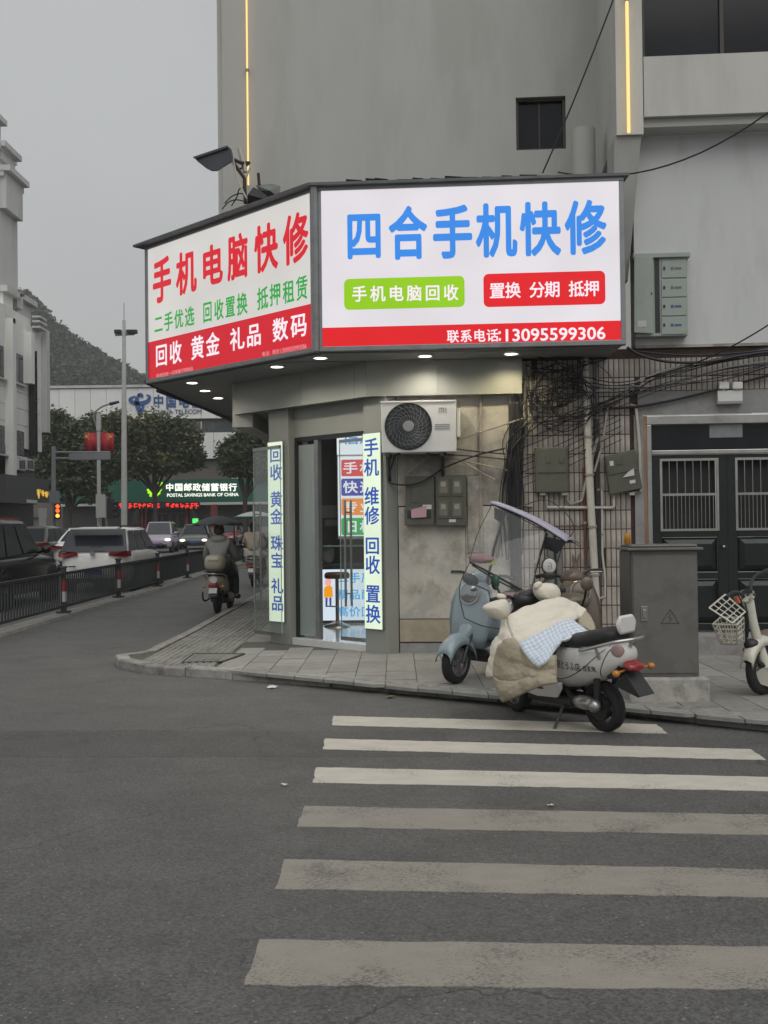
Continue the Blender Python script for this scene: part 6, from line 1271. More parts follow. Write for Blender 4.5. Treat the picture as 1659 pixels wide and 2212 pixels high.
def car(label, loc, rz, L, W, H, paint, top, cab, wheel_r=.33, tail=False, head=None, group=None, tailm='tail_red', rw=None):
    """top: (x/L from the rear, z) line of bonnet, waist and boot; cab: x of windscreen foot, roof front, roof rear, rear glass foot (metres from the rear)"""
    t = thing('car', label, 'car', loc, group=group); M = Matrix.Translation(loc) @ Matrix.Rotation(rz, 4, 'Z') @ Matrix.Translation((-L / 2, 0, 0))
    def zt_(x):
        for (a, b), (c, d) in zip(top, top[1:]):
            if a <= x <= c: return lerp(b, d, (x - a) / (c - a))
        return top[-1][1]
    secs = []
    for i in range(19):
        u = i / 18; x = L * u; e = min(u, 1 - u); w = W / 2 * (1 - .22 * max(0, (.10 - e) / .10) ** 2 - .02 * abs(u - .5)); z1 = zt_(u); zb = .20 + .12 * max(0, (.06 - e) / .06); 
        if e == 0: w *= .93
        zm = lerp(zb, z1, .55)
        half = [(w * .90, zb), (w * .985, zb + .10), (w, zm), (w * .975, z1 - .12), (w * .90, z1 - .03), (w * .6, z1 + .012)]
        secs.append([V(x, y, z) for y, z in half] + [V(x, -y, z) for y, z in half[::-1]])
    m_ = MB(); m_.loft(secs); m_.xf(M); body = m_.build('body', paint, t, smooth=True, ang=50, sub=1)
    x0, x1, x2, x3 = cab; zb_f = zt_(x0 / L) - .03; zb_r = zt_(x3 / L) - .03; wb2 = W / 2 * .93; wt = W / 2 * .75
    fr = [V(x0, -wb2, zb_f), V(x0, wb2, zb_f), V(x1, wt, H - .03), V(x1, -wt, H - .03)]; rr_ = [V(x3, wb2 * .985, zb_r), V(x3, -wb2 * .985, zb_r), V(x2, -wt, H - .05), V(x2, wt, H - .05)]
    c = MB(); mid = (x1 + x2) / 2
    ringb = [fr[0], fr[1], rr_[0], rr_[1]]; ringt = [fr[3], fr[2], rr_[3], rr_[2]]
    secs = [ringb, [lerp(a, b, .5) + V(0, .02 * (1 if a.y > 0 else -1), 0) for a, b in zip(ringb, ringt)], ringt, [V(lerp(p.x, mid, .14), p.y * .8, H) for p in ringt]]
    c.loft(secs, cap=True); c.xf(M); cabin = c.build('cabin', paint, t, smooth=True, ang=30, bevel=.05, seg=3)
    T = lambda q: [M @ p for p in q]
    g = MB(); g.poly(T(quadpatch(fr, .05, .95, .06, .94, .022))); g.build('windscreen', 'car_glass', t, solid=.006)
    g = MB(); g.poly(T(quadpatch(rr_, *(rw or (.07, .93, .12, .90)), .022))); g.build('rear_window', 'car_glass', t, solid=.006)
    for s in (0, 1):
        q = [rr_[0], fr[1], fr[2], rr_[3]] if s == 0 else [fr[0], rr_[1], rr_[2], fr[3]]
        q = [q[0], q[1], q[2], q[3]]
        for a, b in ((.05, .30), (.33, .60), (.63, .94)) if s == 0 else ((.06, .37), (.40, .67), (.70, .95)):
            g = MB(); g.poly(T(quadpatch(q, a, b, .10, .90, .03))); g.build('side_window', 'car_glass', t, solid=.006)
    for sx in (.19, .82):
        for s in (-1, 1):
            c_ = V(L * sx, s * (W / 2 - .09), wheel_r); Mw = M @ Matrix.Translation(c_) @ Matrix.Rotation(math.pi / 2, 4, 'X'); a = MB(); a.lathe([(wheel_r * 1.14, -.10), (wheel_r * 1.14, .10)], 22, M @ Matrix.Translation(c_ + V(0, -s * .005, .01)) @ Matrix.Rotation(math.pi / 2, 4, 'X')); a.build('wheel_arch', 'trim_black', t)
            wheel(M @ Matrix.Translation(c_ + V(0, s * .012, 0)) @ Matrix.Rotation(math.pi / 2, 4, 'X'), wheel_r, .2, t)
    for s in (-1, 1):
        m_ = MB(); m_.ell(V(x0 - .28, s * (W / 2 + .10), zb_f + .10), (.09, .11, .08), 12, 8); m_.tube([V(x0 - .26, s * (W / 2 - .08), zb_f + .03), V(x0 - .27, s * (W / 2 + .04), zb_f + .08)], .03, 6); m_.xf(M); m_.build('mirror', paint if paint != 'car_white' else 'trim_black', t, smooth=True)
    zl = zt_(.04) - .14
    for s in (-1, 1):      # lamps
        m_ = MB(); pts = [(.012, s * W * .20, zl - .02), (.06, s * W * .435, zl - .07), (.20, s * W * .486, zl - .04), (.20, s * W * .482, zl + .08), (.05, s * W * .435, zl + .09), (.012, s * W * .22, zl + .06)]
        pts = [V(*p) for p in pts]; o_ = [p + V(-.03, s * .02, 0) for p in pts]; n = len(pts)
        m_.add(o_ + pts, [tuple(range(n)) if s > 0 else tuple(range(n))[::-1]] + [(i, n + i, n + (i + 1) % n, (i + 1) % n) for i in range(n)]); m_.xf(M); m_.build('tail_light', tailm, t)
        zf_ = zt_(.96) - .13; m_ = MB(); m_.ell(V(L - .06, s * W * .36, zf_), (.09, .17, .075), 12, 8); m_.xf(M); m_.build('headlight', head or 'head_glass', t, smooth=True)
    m_ = MB(); m_.box(-.035, .0, -.22, .22, .44, .56, M) if True else None; m_.build('number_plate', 'plate_blue', t); m_ = MB(); m_.box(L - .0, L + .03, -.22, .22, .38, .50, M); m_.build('number_plate', 'plate_blue', t)
    m_ = MB(); m_.box(-.025, .06, -W * .36, W * .36, .24, .34, M); m_.build('bumper_insert', 'trim_black', t); m_ = MB(); m_.box(L - .07, L + .02, -W * .33, W * .33, .26, .46, M); m_.build('grille', 'trim_black', t)
    return t, M
hatch = [(0, .95), (.04, 1.06), (.10, 1.09), (.62, 1.07), (.70, 1.04), (.86, .93), (.95, .81), (1, .62)]
sedan = [(0, .80), (.05, 1.0), (.14, 1.02), (.30, .98), (.66, .96), (.86, .84), (.95, .72), (1, .58)]
suv = [(0, .9), (.05, 1.06), (.62, 1.10), (.70, 1.09), (.88, 1.02), (.96, .92), (1, .70)]
g1, Mg = car('white hatchback with dark rear window stopped beside the fence', V(-7.42, 28.7, gz(28.7)), math.pi / 2, 4.3, 1.82, 1.60, 'car_white', hatch, (3.25, 2.45, .50, .05), .32, rw=(.0, 1.0, .04, .97))
m_ = MB(); m_.lathe([(.065, 0), (.065, .02)], 18, Mg @ Matrix.Translation((-.03, 0, .95)) @ Matrix.Rotation(-math.pi / 2, 4, 'Y')); m_.build('emblem', 'chrome', g1); m_ = MB(); m_.box(-.01, .02, -.25, .05, 1.10, 1.115, Mg); m_.build('wiper', 'trim_black', g1)
m_ = MB(); m_.box(.45, 2.3, -.55, -.5, 1.60, 1.635, Mg); m_.box(.45, 2.3, .5, .55, 1.60, 1.635, Mg); m_.build('roof_rail', 'trim_black', g1); m_ = MB(); m_.box(.02, .30, -.6, .6, 1.545, 1.58, Mg); m_.build('spoiler', 'car_white', g1)
for y in (-.62, .42): m_ = MB(); m_.box(-.032, -.015, y, y + .18, .62, .65, Mg); m_.build('badge', 'chrome', g1)
car('glossy black sport utility car close behind the white hatchback', V(-8.62, 22.75, gz(22.75)), math.pi / 2, 4.75, 1.9, 1.80, 'car_black', suv, (3.35, 2.65, .7, .1), .38)
car('white saloon car ahead of the black one, beyond the hatchback', V(-11.3, 40.5, gz(40.5)), math.pi / 2, 4.7, 1.84, 1.50, 'car_white', sedan, (3.3, 2.5, 1.35, .55), .33)
car('small boxy lilac car facing with lit headlights', V(-13.3, 61.5, gz(61.5)), -math.pi / 2 + .08, 3.6, 1.62, 1.72, 'car_lilac', [(0, .9), (.05, 1.05), (.66, 1.05), (.75, 1.03), (.92, .98), (1, .72)], (2.9, 2.45, .3, .05), .3, head='head_lit')
car('dark grey car facing with lit headlights behind the lilac one', V(-12.5, 68, gz(68)), -math.pi / 2 + .1, 4.5, 1.84, 1.55, 'car_grey', sedan, (3.2, 2.4, 1.0, .3), .33, head='head_lit')
car('dull red car waiting among the far traffic', V(-12.0, 77, gz(77)), -math.pi / 2, 4.4, 1.8, 1.5, 'car_red', sedan, (3.2, 2.4, 1.1, .4), .32)
car('dark silver car half hidden beyond the black one', V(-14.0, 43, gz(43)), math.pi / 2, 4.4, 1.8, 1.6, 'car_grey', suv, (3.2, 2.5, .7, .1), .34)
car('pale car beyond the white saloon near the gantry', V(-14.2, 53, gz(53)), math.pi / 2, 4.4, 1.8, 1.5, 'car_silver', sedan, (3.2, 2.4, 1.1, .4), .32)
# ================================================================== scooters
def ring_yz(x, zc, hw, hh, n=16, e=2.4):
    out = []
    for k in range(n):
        th = 6.2832 * k / n; c, s = math.cos(th), math.sin(th); out.append(V(x, hw * math.copysign(abs(c) ** (2 / e), c), zc + hh * math.copysign(abs(s) ** (2 / e), s)))
    return out
mat('seat_black', (.016, .016, .017), .55, var=.15, scale=12, bump=.1); mat('plastic_black', (.02, .02, .021), .45, var=.1); mat('sc_white', (.66, .655, .63), .3, coat=.4, dirt=(.45, .43, .40), dscale=4, damt=.35); mat('sc_blue', (.27, .335, .37), .32, coat=.4, dirt=(.2, .25, .27), dscale=3, damt=.3); mat('sc_cream', (.42, .385, .30), .35, coat=.3, dirt=(.28, .25, .19), dscale=3, damt=.4)
mat('sc_ivory', (.60, .575, .49), .35, coat=.3, dirt=(.42, .39, .32), dscale=4, damt=.4); mat('sc_brown', (.16, .125, .095), .4, coat=.2); mat('silver', (.42, .41, .39), .3, .8); mat('amber', (.5, .2, .03), .25); mat('red_lens', (.26, .015, .015), .25, coat=.4); mat('pink_lens', (.38, .24, .24), .3, coat=.4); mat('mirror_glass', (.30, .32, .33), .05, .9)
def scooter(name, label, pos, head, lean, paint, wb=1.17, wr=.2, handle=0.0, group=None, stand=True, cat='scooter', lamp='head_glass', seat=True, rear_spokes=6, mirrors=True, rails=True, plate=True, hset=None):
    """local frame: x forward from the rear axle, y to the left, z up; leans about its wheels' line"""
    d = Vector(head).normalized(); t = thing(name, label, cat, pos, group=group)
    M = Matrix.Translation(pos) @ Matrix.Rotation(math.atan2(d.y, d.x), 4, 'Z') @ Matrix.Rotation(lean, 4, 'X')
    def B(mb, nm, m, par=t, **k): mb.xf(M); return mb.build(nm, m, par, **k)
    RX = Matrix.Rotation(math.pi / 2, 4, 'X')
    wheel(M @ Matrix.Translation((0, 0, wr)) @ RX, wr, .10, t, spokes=rear_spokes); 
    MH = Matrix.Translation((wb - .22, 0, 0)) @ Matrix.Rotation(handle, 4, 'Z') @ Matrix.Translation((-(wb - .22), 0, 0))
    wheel(M @ MH @ Matrix.Translation((wb, 0, wr)) @ RX, wr, .10, t, spokes=6)
    m = MB(); m.lathe([(wr * .5, -.07), (wr * .5, .07)], 18, Matrix.Translation((0, 0, wr)) @ RX); B(m, 'hub_motor', 'plastic_black', smooth=True)
    m = MB()
    for s in (-1, 1): m.tube([V(.02, s * .075, wr), V(.28, s * .085, .26), V(.36, s * .08, .32)], .022, 7); m.tube([V(-.02, s * .09, wr + .02), V(-.06, s * .10, .52)], .028, 9)
    B(m, 'swing_arm', 'plastic_black', smooth=True)
    # rear body
    m = MB(); m.loft([ring_yz(x, z, hw, hh) for x, z, hw, hh in ((.47, .44, .06, .07), (.44, .46, .12, .13), (.34, .50, .165, .19), (.18, .53, .19, .195), (.02, .555, .19, .175), (-.13, .585, .172, .145), (-.25, .615, .13, .105), (-.33, .635, .075, .06), (-.355, .64, .03, .025))]); body = B(m, 'rear_body', paint, smooth=True, ang=180)
    if seat: m = MB(); m.loft([ring_yz(x, z, hw, hh, e=3) for x, z, hw, hh in ((.56, .665, .05, .03), (.53, .68, .09, .05), (.42, .70, .135, .06), (.25, .705, .16, .06), (.08, .715, .165, .065), (-.06, .745, .165, .075), (-.19, .77, .14, .06), (-.27, .78, .07, .03))]); B(m, 'seat', 'seat_black', smooth=True, ang=180)
    m = MB(); m.hexa([V(.38, -.15, .26), V(.92, -.15, .25), V(.92, .15, .25), V(.38, .15, .26), V(.38, -.17, .335), V(.94, -.17, .32), V(.94, .17, .32), V(.38, .17, .335)]); B(m, 'floorboard', 'plastic_black', bevel=.02)
    for s in (-1, 1):
        m = MB(); m.loft([[V(x, s * y, z) for y, z in ((.168, z0), (.185, (z0 + z1) / 2), (.172, z1), (.15, z1), (.15, z0))] for x, z0, z1 in ((.30, .33, .38), (.36, .25, .37), (.60, .235, .345), (.84, .26, .34), (.92, .31, .33))]); B(m, 'side_skirt', paint, smooth=True, ang=40)
    m = MB(); m.box(.25, .80, -.12, .12, .17, .255); B(m, 'battery_tray', 'plastic_black', bevel=.03)
    # leg shield, column, headset
    m = MB(); rows = []
    for z, hw, x, bl in ((.34, .15, .93, .03), (.45, .19, .93, .06), (.60, .215, .905, .085), (.75, .215, .875, .09), (.88, .18, .855, .08), (.96, .11, .85, .06)):
        rows.append([V(x + .06 + bl * (1 - (k / 4 - 1) ** 2), hw * (k / 4 - 1), z) for k in range(9)])
    m.loft(rows, cap=False, ring=False); B(m, 'leg_shield', paint, smooth=True, ang=180, solid=.05)
    m = MB(); m.loft([[V(x + a, b, z) for a, b in ((-.05, -.1), (.06, -.12), (.06, .12), (-.05, .1))] for x, z in ((.93, .36), (.90, .6), (.86, .9))]); B(m, 'inner_shield', 'plastic_black', bevel=.02)
    m = MB(); m.ell(V(.845, 0, .99), (.10, .13, .085), 16, 10); m.xf(MH); B(m, 'headset', hset or paint, smooth=True, ang=180)
    m = MB(); m.ell(V(.80, 0, 1.035), (.045, .075, .03), 12, 8); m.xf(MH); B(m, 'dashboard', 'plastic_black', smooth=True)
    m = MB(); m.lathe([(.095, -.03), (.095, .0), (.088, .02), (.05, .04), (.0, .046)], 22, Matrix.Translation((1.03, 0, .86)) @ Matrix.Rotation(math.pi / 2 - .2, 4, 'Y'), cap=False); hl = B(m, 'headlight', lamp, smooth=True)
    m = MB(); m.tube([V(1.035 + .1 * math.sin(q) * -.2, .10 * math.cos(q), .86 + .10 * math.sin(q)) for q in [6.2832 * k / 24 for k in range(24)]], .012, 6, closed=True); B(m, 'headlight_ring', 'silver', hl, smooth=True)
    m = MB(); m.tube(smoothline([V(.80, .35, 1.03), V(.82, .2, 1.04), V(.85, .08, 1.0), V(.85, -.08, 1.0), V(.82, -.2, 1.04), V(.80, -.35, 1.03)], 4), .015, 8); m.xf(MH); B(m, 'handlebar', 'plastic_black', smooth=True)
    for s in (-1, 1):
        m = MB(); m.tube([V(.808, s * .24, 1.037), V(.798, s * .36, 1.028)], .021, 9); m.xf(MH); B(m, 'grip', 'black_rubber', smooth=True)
        m = MB(); m.tube([V(.85, s * .2, 1.03), V(.85, s * .33, 1.02)], .007, 5); m.xf(MH); B(m, 'brake_lever', 'silver')
        if mirrors:
            m = MB(); m.tube([V(.83, s * .2, 1.05), V(.84, s * .25, 1.14), V(.82, s * .31, 1.22)], .008, 6); m.xf(MH); ms_ = B(m, 'mirror', 'plastic_black', smooth=True)
            m = MB(); m.ell(V(.82, s * .33, 1.26), (.022, .062, .05), 14, 8); m.xf(MH); B(m, 'mirror_shell', 'plastic_black', ms_, smooth=True); m = MB(); m.ell(V(.805, s * .33, 1.26), (.012, .053, .042), 14, 8); m.xf(MH); B(m, 'mirror_glass', 'mirror_glass', ms_, smooth=True)
    m = MB()
    for s in (-1, 1): m.tube([V(wb - .20, s * .05, .55), V(wb - .05, s * .075, .33), V(wb, s * .075, wr)], .022, 8)
    m.xf(MH); B(m, 'fork', 'plastic_black', smooth=True)
    m = MB(); rows = []
    for k in range(11):
        th = R(18 + 14.5 * k); r = wr + .035; rows.append([V(wb + r * math.cos(th) + .0, hw, wr + r * math.sin(th) + dz) for hw, dz in ((-.085, -.07), (-.075, -.015), (-.04, .018), (0, .028), (.04, .018), (.075, -.015), (.085, -.07))])
    m.loft(rows, cap=False, ring=False); m.xf(MH); B(m, 'front_fender', paint, smooth=True, ang=180, solid=.012)
    m = MB(); m.loft([ring_yz(x, z, hw, hh, 10) for x, z, hw, hh in ((wb - .06, .42, .05, .05), (wb - .14, .50, .08, .09), (wb - .22, .62, .10, .1), (wb - .26, .70, .07, .06))]); m.xf(MH); B(m, 'fork_cover', paint, smooth=True, ang=180)
    # tail
    m = MB(); m.loft([ring_yz(x, z, hw, hh, 12) for x, z, hw, hh in ((-.33, .56, .085, .035), (-.39, .545, .08, .03), (-.41, .54, .05, .018))]); B(m, 'tail_light', 'red_lens', smooth=True)
    for s in (-1, 1):
        m = MB(); m.tube([V(-.31, s * .05, .52), V(-.34, s * .17, .52)], .009, 6); m.ell(V(-.35, s * .18, .52), (.032, .03, .026), 10, 7); B(m, 'indicator', 'amber', smooth=True)
    m = MB(); m.hexa([V(-.33, -.075, .50), V(-.20, -.075, .40), V(-.20, .075, .40), V(-.33, .075, .50), V(-.47, -.075, .345), V(-.45, -.075, .335), V(-.45, .075, .335), V(-.47, .075, .345)]); m.hexa([V(-.27, -.085, .46), V(-.15, -.085, .44), V(-.15, .085, .44), V(-.27, .085, .46), V(-.28, -.085, .56), V(-.15, -.085, .56), V(-.15, .085, .56), V(-.28, .085, .56)]); B(m, 'rear_fender', 'plastic_black')
    if plate: m = MB(); m.hexa([V(-.445, -.075, .40), V(-.44, -.075, .40), V(-.44, .075, .40), V(-.445, .075, .40), V(-.385, -.075, .50), V(-.38, -.075, .50), V(-.38, .075, .50), V(-.385, .075, .50)]); B(m, 'number_plate', 'paper_white')
    if rails:
        m = MB(); m.tube(smoothline([V(.02, .19, .66), V(-.15, .20, .70), V(-.32, .15, .745), V(-.40, .0, .755), V(-.32, -.15, .745), V(-.15, -.20, .70), V(.02, -.19, .66)], 4), .014, 7); m.tube([V(-.16, .19, .70), V(-.16, .16, .61)], .012, 6); m.tube([V(-.16, -.19, .70), V(-.16, -.16, .61)], .012, 6); m.tube([V(-.3, 0, .66), V(-.38, 0, .75)], .014, 6); B(m, 'grab_rail', 'silver', smooth=True)
    if stand: m = MB(); m.tube([V(.36, .09, .20), V(.33, .19, .10), V(.30, .28, -.02 + .28 * math.tan(-lean) if lean < 0 else .0)], .013, 7); m.tube([V(.34, .28, .0), V(.26, .28, .0)], .016, 6); B(m, 'side_stand', 'plastic_black')
    return t, M, B, body
# ------------------------------------------------------------------ white scooter by the crosswalk
rp = G(1310, 1580); fp = G(1114, 1537); hd_ = (fp - rp); 
ws, Mw, Bw, wbody = scooter('scooter', 'white electric scooter under a cream quilt, parked at the end of the crosswalk', rp, hd_, R(-5), 'sc_white', wb=hd_.length, handle=R(-8), mirrors=False, plate=False, hset='plastic_black')
from mathutils.bvhtree import BVHTree
m = MB(); m.ell(V(.10, .11, .235), (.13, .06, .055), 14, 9); m.ell(V(-.02, .12, .225), (.055, .05, .052), 12, 8); Bw(m, 'motor_cover', 'silver', smooth=True)
m = MB(); m.ell(V(-.285, .085, .665), (.055, .03, .052), 16, 9, Matrix.Rotation(R(28), 3, 'Z')); Bw(m, 'side_lens', 'pink_lens', smooth=True)
m = MB(); m.loft([[V(x, y, z) for y, z in ((-.075, z0), (-.10, z0 + .08), (-.07, z0 + .14), (.07, z0 + .14), (.10, z0 + .08), (.075, z0))] for x, z0 in ((-.29, .79), (-.325, .79))]); Bw(m, 'backrest', 'sc_white', bevel=.02, smooth=True)
m = MB(); m.hexa([V(.5, .172, .29), V(.6, .172, .29), V(.6, .178, .29), V(.5, .178, .29), V(.5, .186, .32), V(.6, .186, .32), V(.6, .192, .32), V(.5, .192, .32)]); Bw(m, 'foot_peg', 'plastic_black', bevel=.004)
vs_ = [v.co.copy() + ws.location for v in wbody.data.vertices]; bvh = BVHTree.FromPolygons(vs_, [tuple(p.vertices) for p in wbody.data.polygons])
Mi = Mw.inverted(); lat = (Mw.to_3x3() @ V(0, 1, 0)).normalized()
def on_side(x, z):
    o = Mw @ V(x, .6, z); h = bvh.ray_cast(o, -lat); return (h[0] + lat * .004) if h[0] else None
def side_char(ch, x0, w, z0, h, m_, b=1):
    vs, fs = GLY[(ch, 0)]; sub = MB(); ok = []
    for ox in (-.018, 0, .018) if b else (0,):
        q = [on_side(x0 - (v[0] + ox) * w, z0 + v[1] * h) for v in vs]
        if all(q): sub.add([p + lat * (.0006 * (ox + .02) * 30) for p in q], fs)
    if sub.v: sub.build('lettering', m_, ws)
def seam(pts, nm='panel_seam'):
    q = [on_side(a, b) for a, b in pts]; q = [p for p in q if p]
    if len(q) > 1: m = MB(); m.tube([p - lat * .003 for p in q], .0035, 5); m.build(nm, 'plastic_black', ws)
seam([(.42 - .04 * k, .395 + .0012 * k * k) for k in range(17)]); seam([(-.12 - .012 * k, .46 + .022 * k) for k in range(11)]); seam([(.40 - .04 * k, .655 + .002 * k) for k in range(13)])
x = .40
for ch, s in (('藤', .062), ('原', .062), ('と', .062), ('う', .056), ('ふ', .060), ('店', .062), ('(', .018), ('自', .038), ('家', .038), ('用', .038), (')', .018)): side_char(ch, x, s, .50 if s > .05 else .505, .072 if s > .05 else .052, 'plastic_black'); x -= s + (.002)
# quilt over its handlebar and knees
def clothmat(name, c1, c2=None, n=15):
    m = mat(name, c1, .85, var=.06, scale=10, bump=.8, bscale=34, dirt=tuple(x * .75 for x in c1), dscale=5, damt=.35)
    if c2:
        t = m.node_tree; N = t.nodes; L = t.links; b = N['Principled BSDF']; base = b.inputs['Base Color'].links[0].from_socket
        uv = N.new('ShaderNodeUVMap'); sp = N.new('ShaderNodeSeparateXYZ'); L.new(uv.outputs[0], sp.inputs[0]); f = []
        for i in range(2):
            a = N.new('ShaderNodeMath'); a.operation = 'MULTIPLY'; a.inputs[1].default_value = n * (1, .62)[i]; L.new(sp.outputs[i], a.inputs[0]); c = N.new('ShaderNodeMath'); c.operation = 'FRACT'; L.new(a.outputs[0], c.inputs[0]); d = N.new('ShaderNodeMath'); d.operation = 'GREATER_THAN'; d.inputs[1].default_value = .5; L.new(c.outputs[0], d.inputs[0]); f.append(d)
        ad = N.new('ShaderNodeMath'); ad.operation = 'ADD'; L.new(f[0].outputs[0], ad.inputs[0]); L.new(f[1].outputs[0], ad.inputs[1]); hf = N.new('ShaderNodeMath'); hf.operation = 'MULTIPLY'; hf.inputs[1].default_value = .45; L.new(ad.outputs[0], hf.inputs[0])
        mm = N.new('ShaderNodeMix'); mm.data_type = 'RGBA'; L.new(hf.outputs[0], mm.inputs[0]); L.new(base, mm.inputs[6]); mm.inputs[7].default_value = (*c2, 1); L.new(mm.outputs[2], b.inputs['Base Color'])
    return m
clothmat('quilt_cream', (.74, .69, .58)); clothmat('quilt_khaki', (.40, .35, .26)); clothmat('quilt_gingham', (.74, .76, .78), (.40, .52, .68)); clothmat('quilt_edge', (.78, .75, .68))
def Z5(x, y): return (934.4 + x * .27, 1049.6 + y * .27)
def patch(rows, nm, m, par, res=7, nu=3, nv=3, puff=.018, wr_=.016, seed=0, th=.02):
    """smooth cloth through a net of control points given as (zoom x, zoom y, depth)"""
    C = [[at(*Z5(x, y), Y) for x, y, Y in r] for r in rows]
    fine = [smoothline(r, res) for r in C]; nc = len(fine[0]); cols = [smoothline([fine[j][i] for j in range(len(fine))], res) for i in range(nc)]; nr = len(cols[0])
    g = [[cols[i][j] for i in range(nc)] for j in range(nr)]; mb = MB(); uvs = []
    out = []
    for j in range(nr):
        row = []
        for i in range(nc):
            a = g[j][min(i + 1, nc - 1)] - g[j][max(i - 1, 0)]; b = g[min(j + 1, nr - 1)][i] - g[max(j - 1, 0)][i]; n = a.cross(b)
            n = n.normalized() if n.length > 1e-9 else V(0, -1, 0)
            if n.y > 0: n = -n
            u, v = i / (nc - 1), j / (nr - 1)
            q = (abs(math.sin(math.pi * u * nu)) * abs(math.sin(math.pi * v * nv))) ** .45
            row.append(g[j][i] + n * (puff * q + wr_ * noise.noise(g[j][i] * 11 + V(seed, 0, 0)) + wr_ * .6 * noise.noise(g[j][i] * 40)))
        out.append(row)
    mb.loft(out, cap=False, ring=False); o = mb.build(nm, m, par, smooth=True, ang=180)
    uvl = o.data.uv_layers.new(name='UVMap')
    for l in o.data.loops: vi = l.vertex_index; uvl.data[l.index].uv = ((vi % nc) / (nc - 1), (vi // nc) / (nr - 1))
    md = o.modifiers.new('solid', 'SOLIDIFY'); md.thickness = th; md.offset = 0
    e = MB(); e.tube([out[j][0] for j in range(nr)] + out[-1][1:] + [out[j][-1] for j in range(nr - 2, -1, -1)] + out[0][-2:0:-1], .009, 6, closed=True); e.build('hem', 'quilt_edge' if m != 'quilt_khaki' else m, o, smooth=True, ang=180)
    return o
ql = thing('scooter_quilt', 'cream padded wind quilt with blue gingham flap draped over the white scooter', 'quilt', V(1.05, 8.75, .3))
patch([[(595, 1062, 8.72), (760, 965, 8.85), (1000, 900, 9.02), (1140, 945, 9.08), (1225, 1005, 9.05)], [(615, 1130, 8.62), (770, 1050, 8.72), (980, 985, 8.88), (1110, 1010, 8.96), (1185, 1045, 8.95)], [(645, 1215, 8.54), (790, 1150, 8.60), (960, 1080, 8.74), (1070, 1060, 8.82), (1130, 1075, 8.84)], [(690, 1268, 8.50), (800, 1222, 8.53), (930, 1150, 8.64), (1040, 1100, 8.72), (1110, 1085, 8.76)]], 'top_panel', 'quilt_cream', ql, nu=3, nv=3, seed=1)
patch([[(690, 1250, 8.49), (800, 1210, 8.52), (930, 1140, 8.63), (1035, 1090, 8.71), (1115, 1065, 8.75)], [(735, 1330, 8.43), (850, 1285, 8.45), (960, 1215, 8.52), (1060, 1160, 8.6), (1180, 1120, 8.66)], [(790, 1400, 8.38), (900, 1345, 8.39), (985, 1260, 8.46), (1090, 1205, 8.54), (1265, 1190, 8.56)], [(845, 1448, 8.34), (920, 1395, 8.34), (975, 1310, 8.42), (1010, 1250, 8.48), (1130, 1200, 8.52)]], 'gingham_flap', 'quilt_gingham', ql, nu=2, nv=2, puff=.01, seed=2)
patch([[(600, 1060, 8.74), (620, 1140, 8.64), (650, 1235, 8.54)], [(550, 1150, 8.76), (570, 1205, 8.66), (600, 1245, 8.56)], [(500, 1260, 8.78), (510, 1290, 8.70), (535, 1300, 8.62)], [(465, 1400, 8.78), (470, 1410, 8.72), (490, 1420, 8.66)], [(442, 1525, 8.78), (460, 1525, 8.73), (500, 1520, 8.68)]], 'front_edge', 'quilt_cream', ql, nu=1, nv=3, puff=.018, seed=3)
patch([[(590, 1232, 8.57), (640, 1228, 8.53), (700, 1270, 8.49), (800, 1400, 8.42), (985, 1360, 8.36)], [(530, 1290, 8.62), (600, 1330, 8.54), (720, 1370, 8.47), (830, 1440, 8.40), (985, 1430, 8.34)], [(495, 1400, 8.66), (590, 1460, 8.56), (720, 1490, 8.47), (840, 1510, 8.38), (985, 1500, 8.33)], [(500, 1520, 8.67), (600, 1560, 8.55), (730, 1545, 8.45), (850, 1530, 8.36), (980, 1520, 8.32)]], 'side_skirt', 'quilt_khaki', ql, nu=2, nv=2, seed=4)
patch([[(500, 1525, 8.66), (600, 1565, 8.54), (730, 1548, 8.44), (850, 1520, 8.36), (980, 1490, 8.31)], [(515, 1620, 8.64), (620, 1630, 8.53), (740, 1590, 8.43), (860, 1560, 8.35), (985, 1545, 8.30)], [(560, 1725, 8.60), (650, 1690, 8.51), (760, 1640, 8.42), (870, 1595, 8.34), (990, 1570, 8.29)]], 'lower_skirt', 'quilt_khaki', ql, nu=3, nv=1, puff=.02, seed=5)
patch([[(1140, 960, 9.08), (1215, 1000, 9.06), (1250, 1050, 9.0)], [(1140, 1050, 8.98), (1200, 1075, 8.95), (1290, 1110, 8.9)], [(1190, 1130, 8.86), (1250, 1160, 8.82), (1300, 1190, 8.78)]], 'far_skirt', 'quilt_khaki', ql, nu=1, nv=1, seed=6)
def mitt(pts, Y, th, nm, seed):
    """padded hand cover: outline blown up to a rounded bag"""
    m = MB(); n = len(pts); c = (sum(p[0] for p in pts) / n, sum(p[1] for p in pts) / n); rings = []
    for k, (s, dy) in enumerate(((.0, -th), (.45, -th * .93), (.78, -th * .68), (.95, -th * .3), (1, 0), (.95, th * .3), (.78, th * .7), (.4, th * .95), (.0, th))):
        rings.append([at(*Z5(c[0] + (x - c[0]) * max(s, .02), c[1] + (y - c[1]) * max(s, .02)), Y + dy) for x, y in pts])
    m.loft(rings); m.v = [p + V(0, -1, .4) * (.018 * noise.noise(p * 14 + V(seed, 0, 0)) + .008 * noise.noise(p * 38)) for p in m.v]; return m.build(nm, 'quilt_cream', ql, smooth=True, ang=180, sub=1)
mitt(((378, 968), (440, 940), (510, 910), (590, 895), (615, 935), (618, 1010), (600, 1050), (545, 1082), (480, 1060), (415, 1015)), 8.74, .10, 'hand_cover', 1)
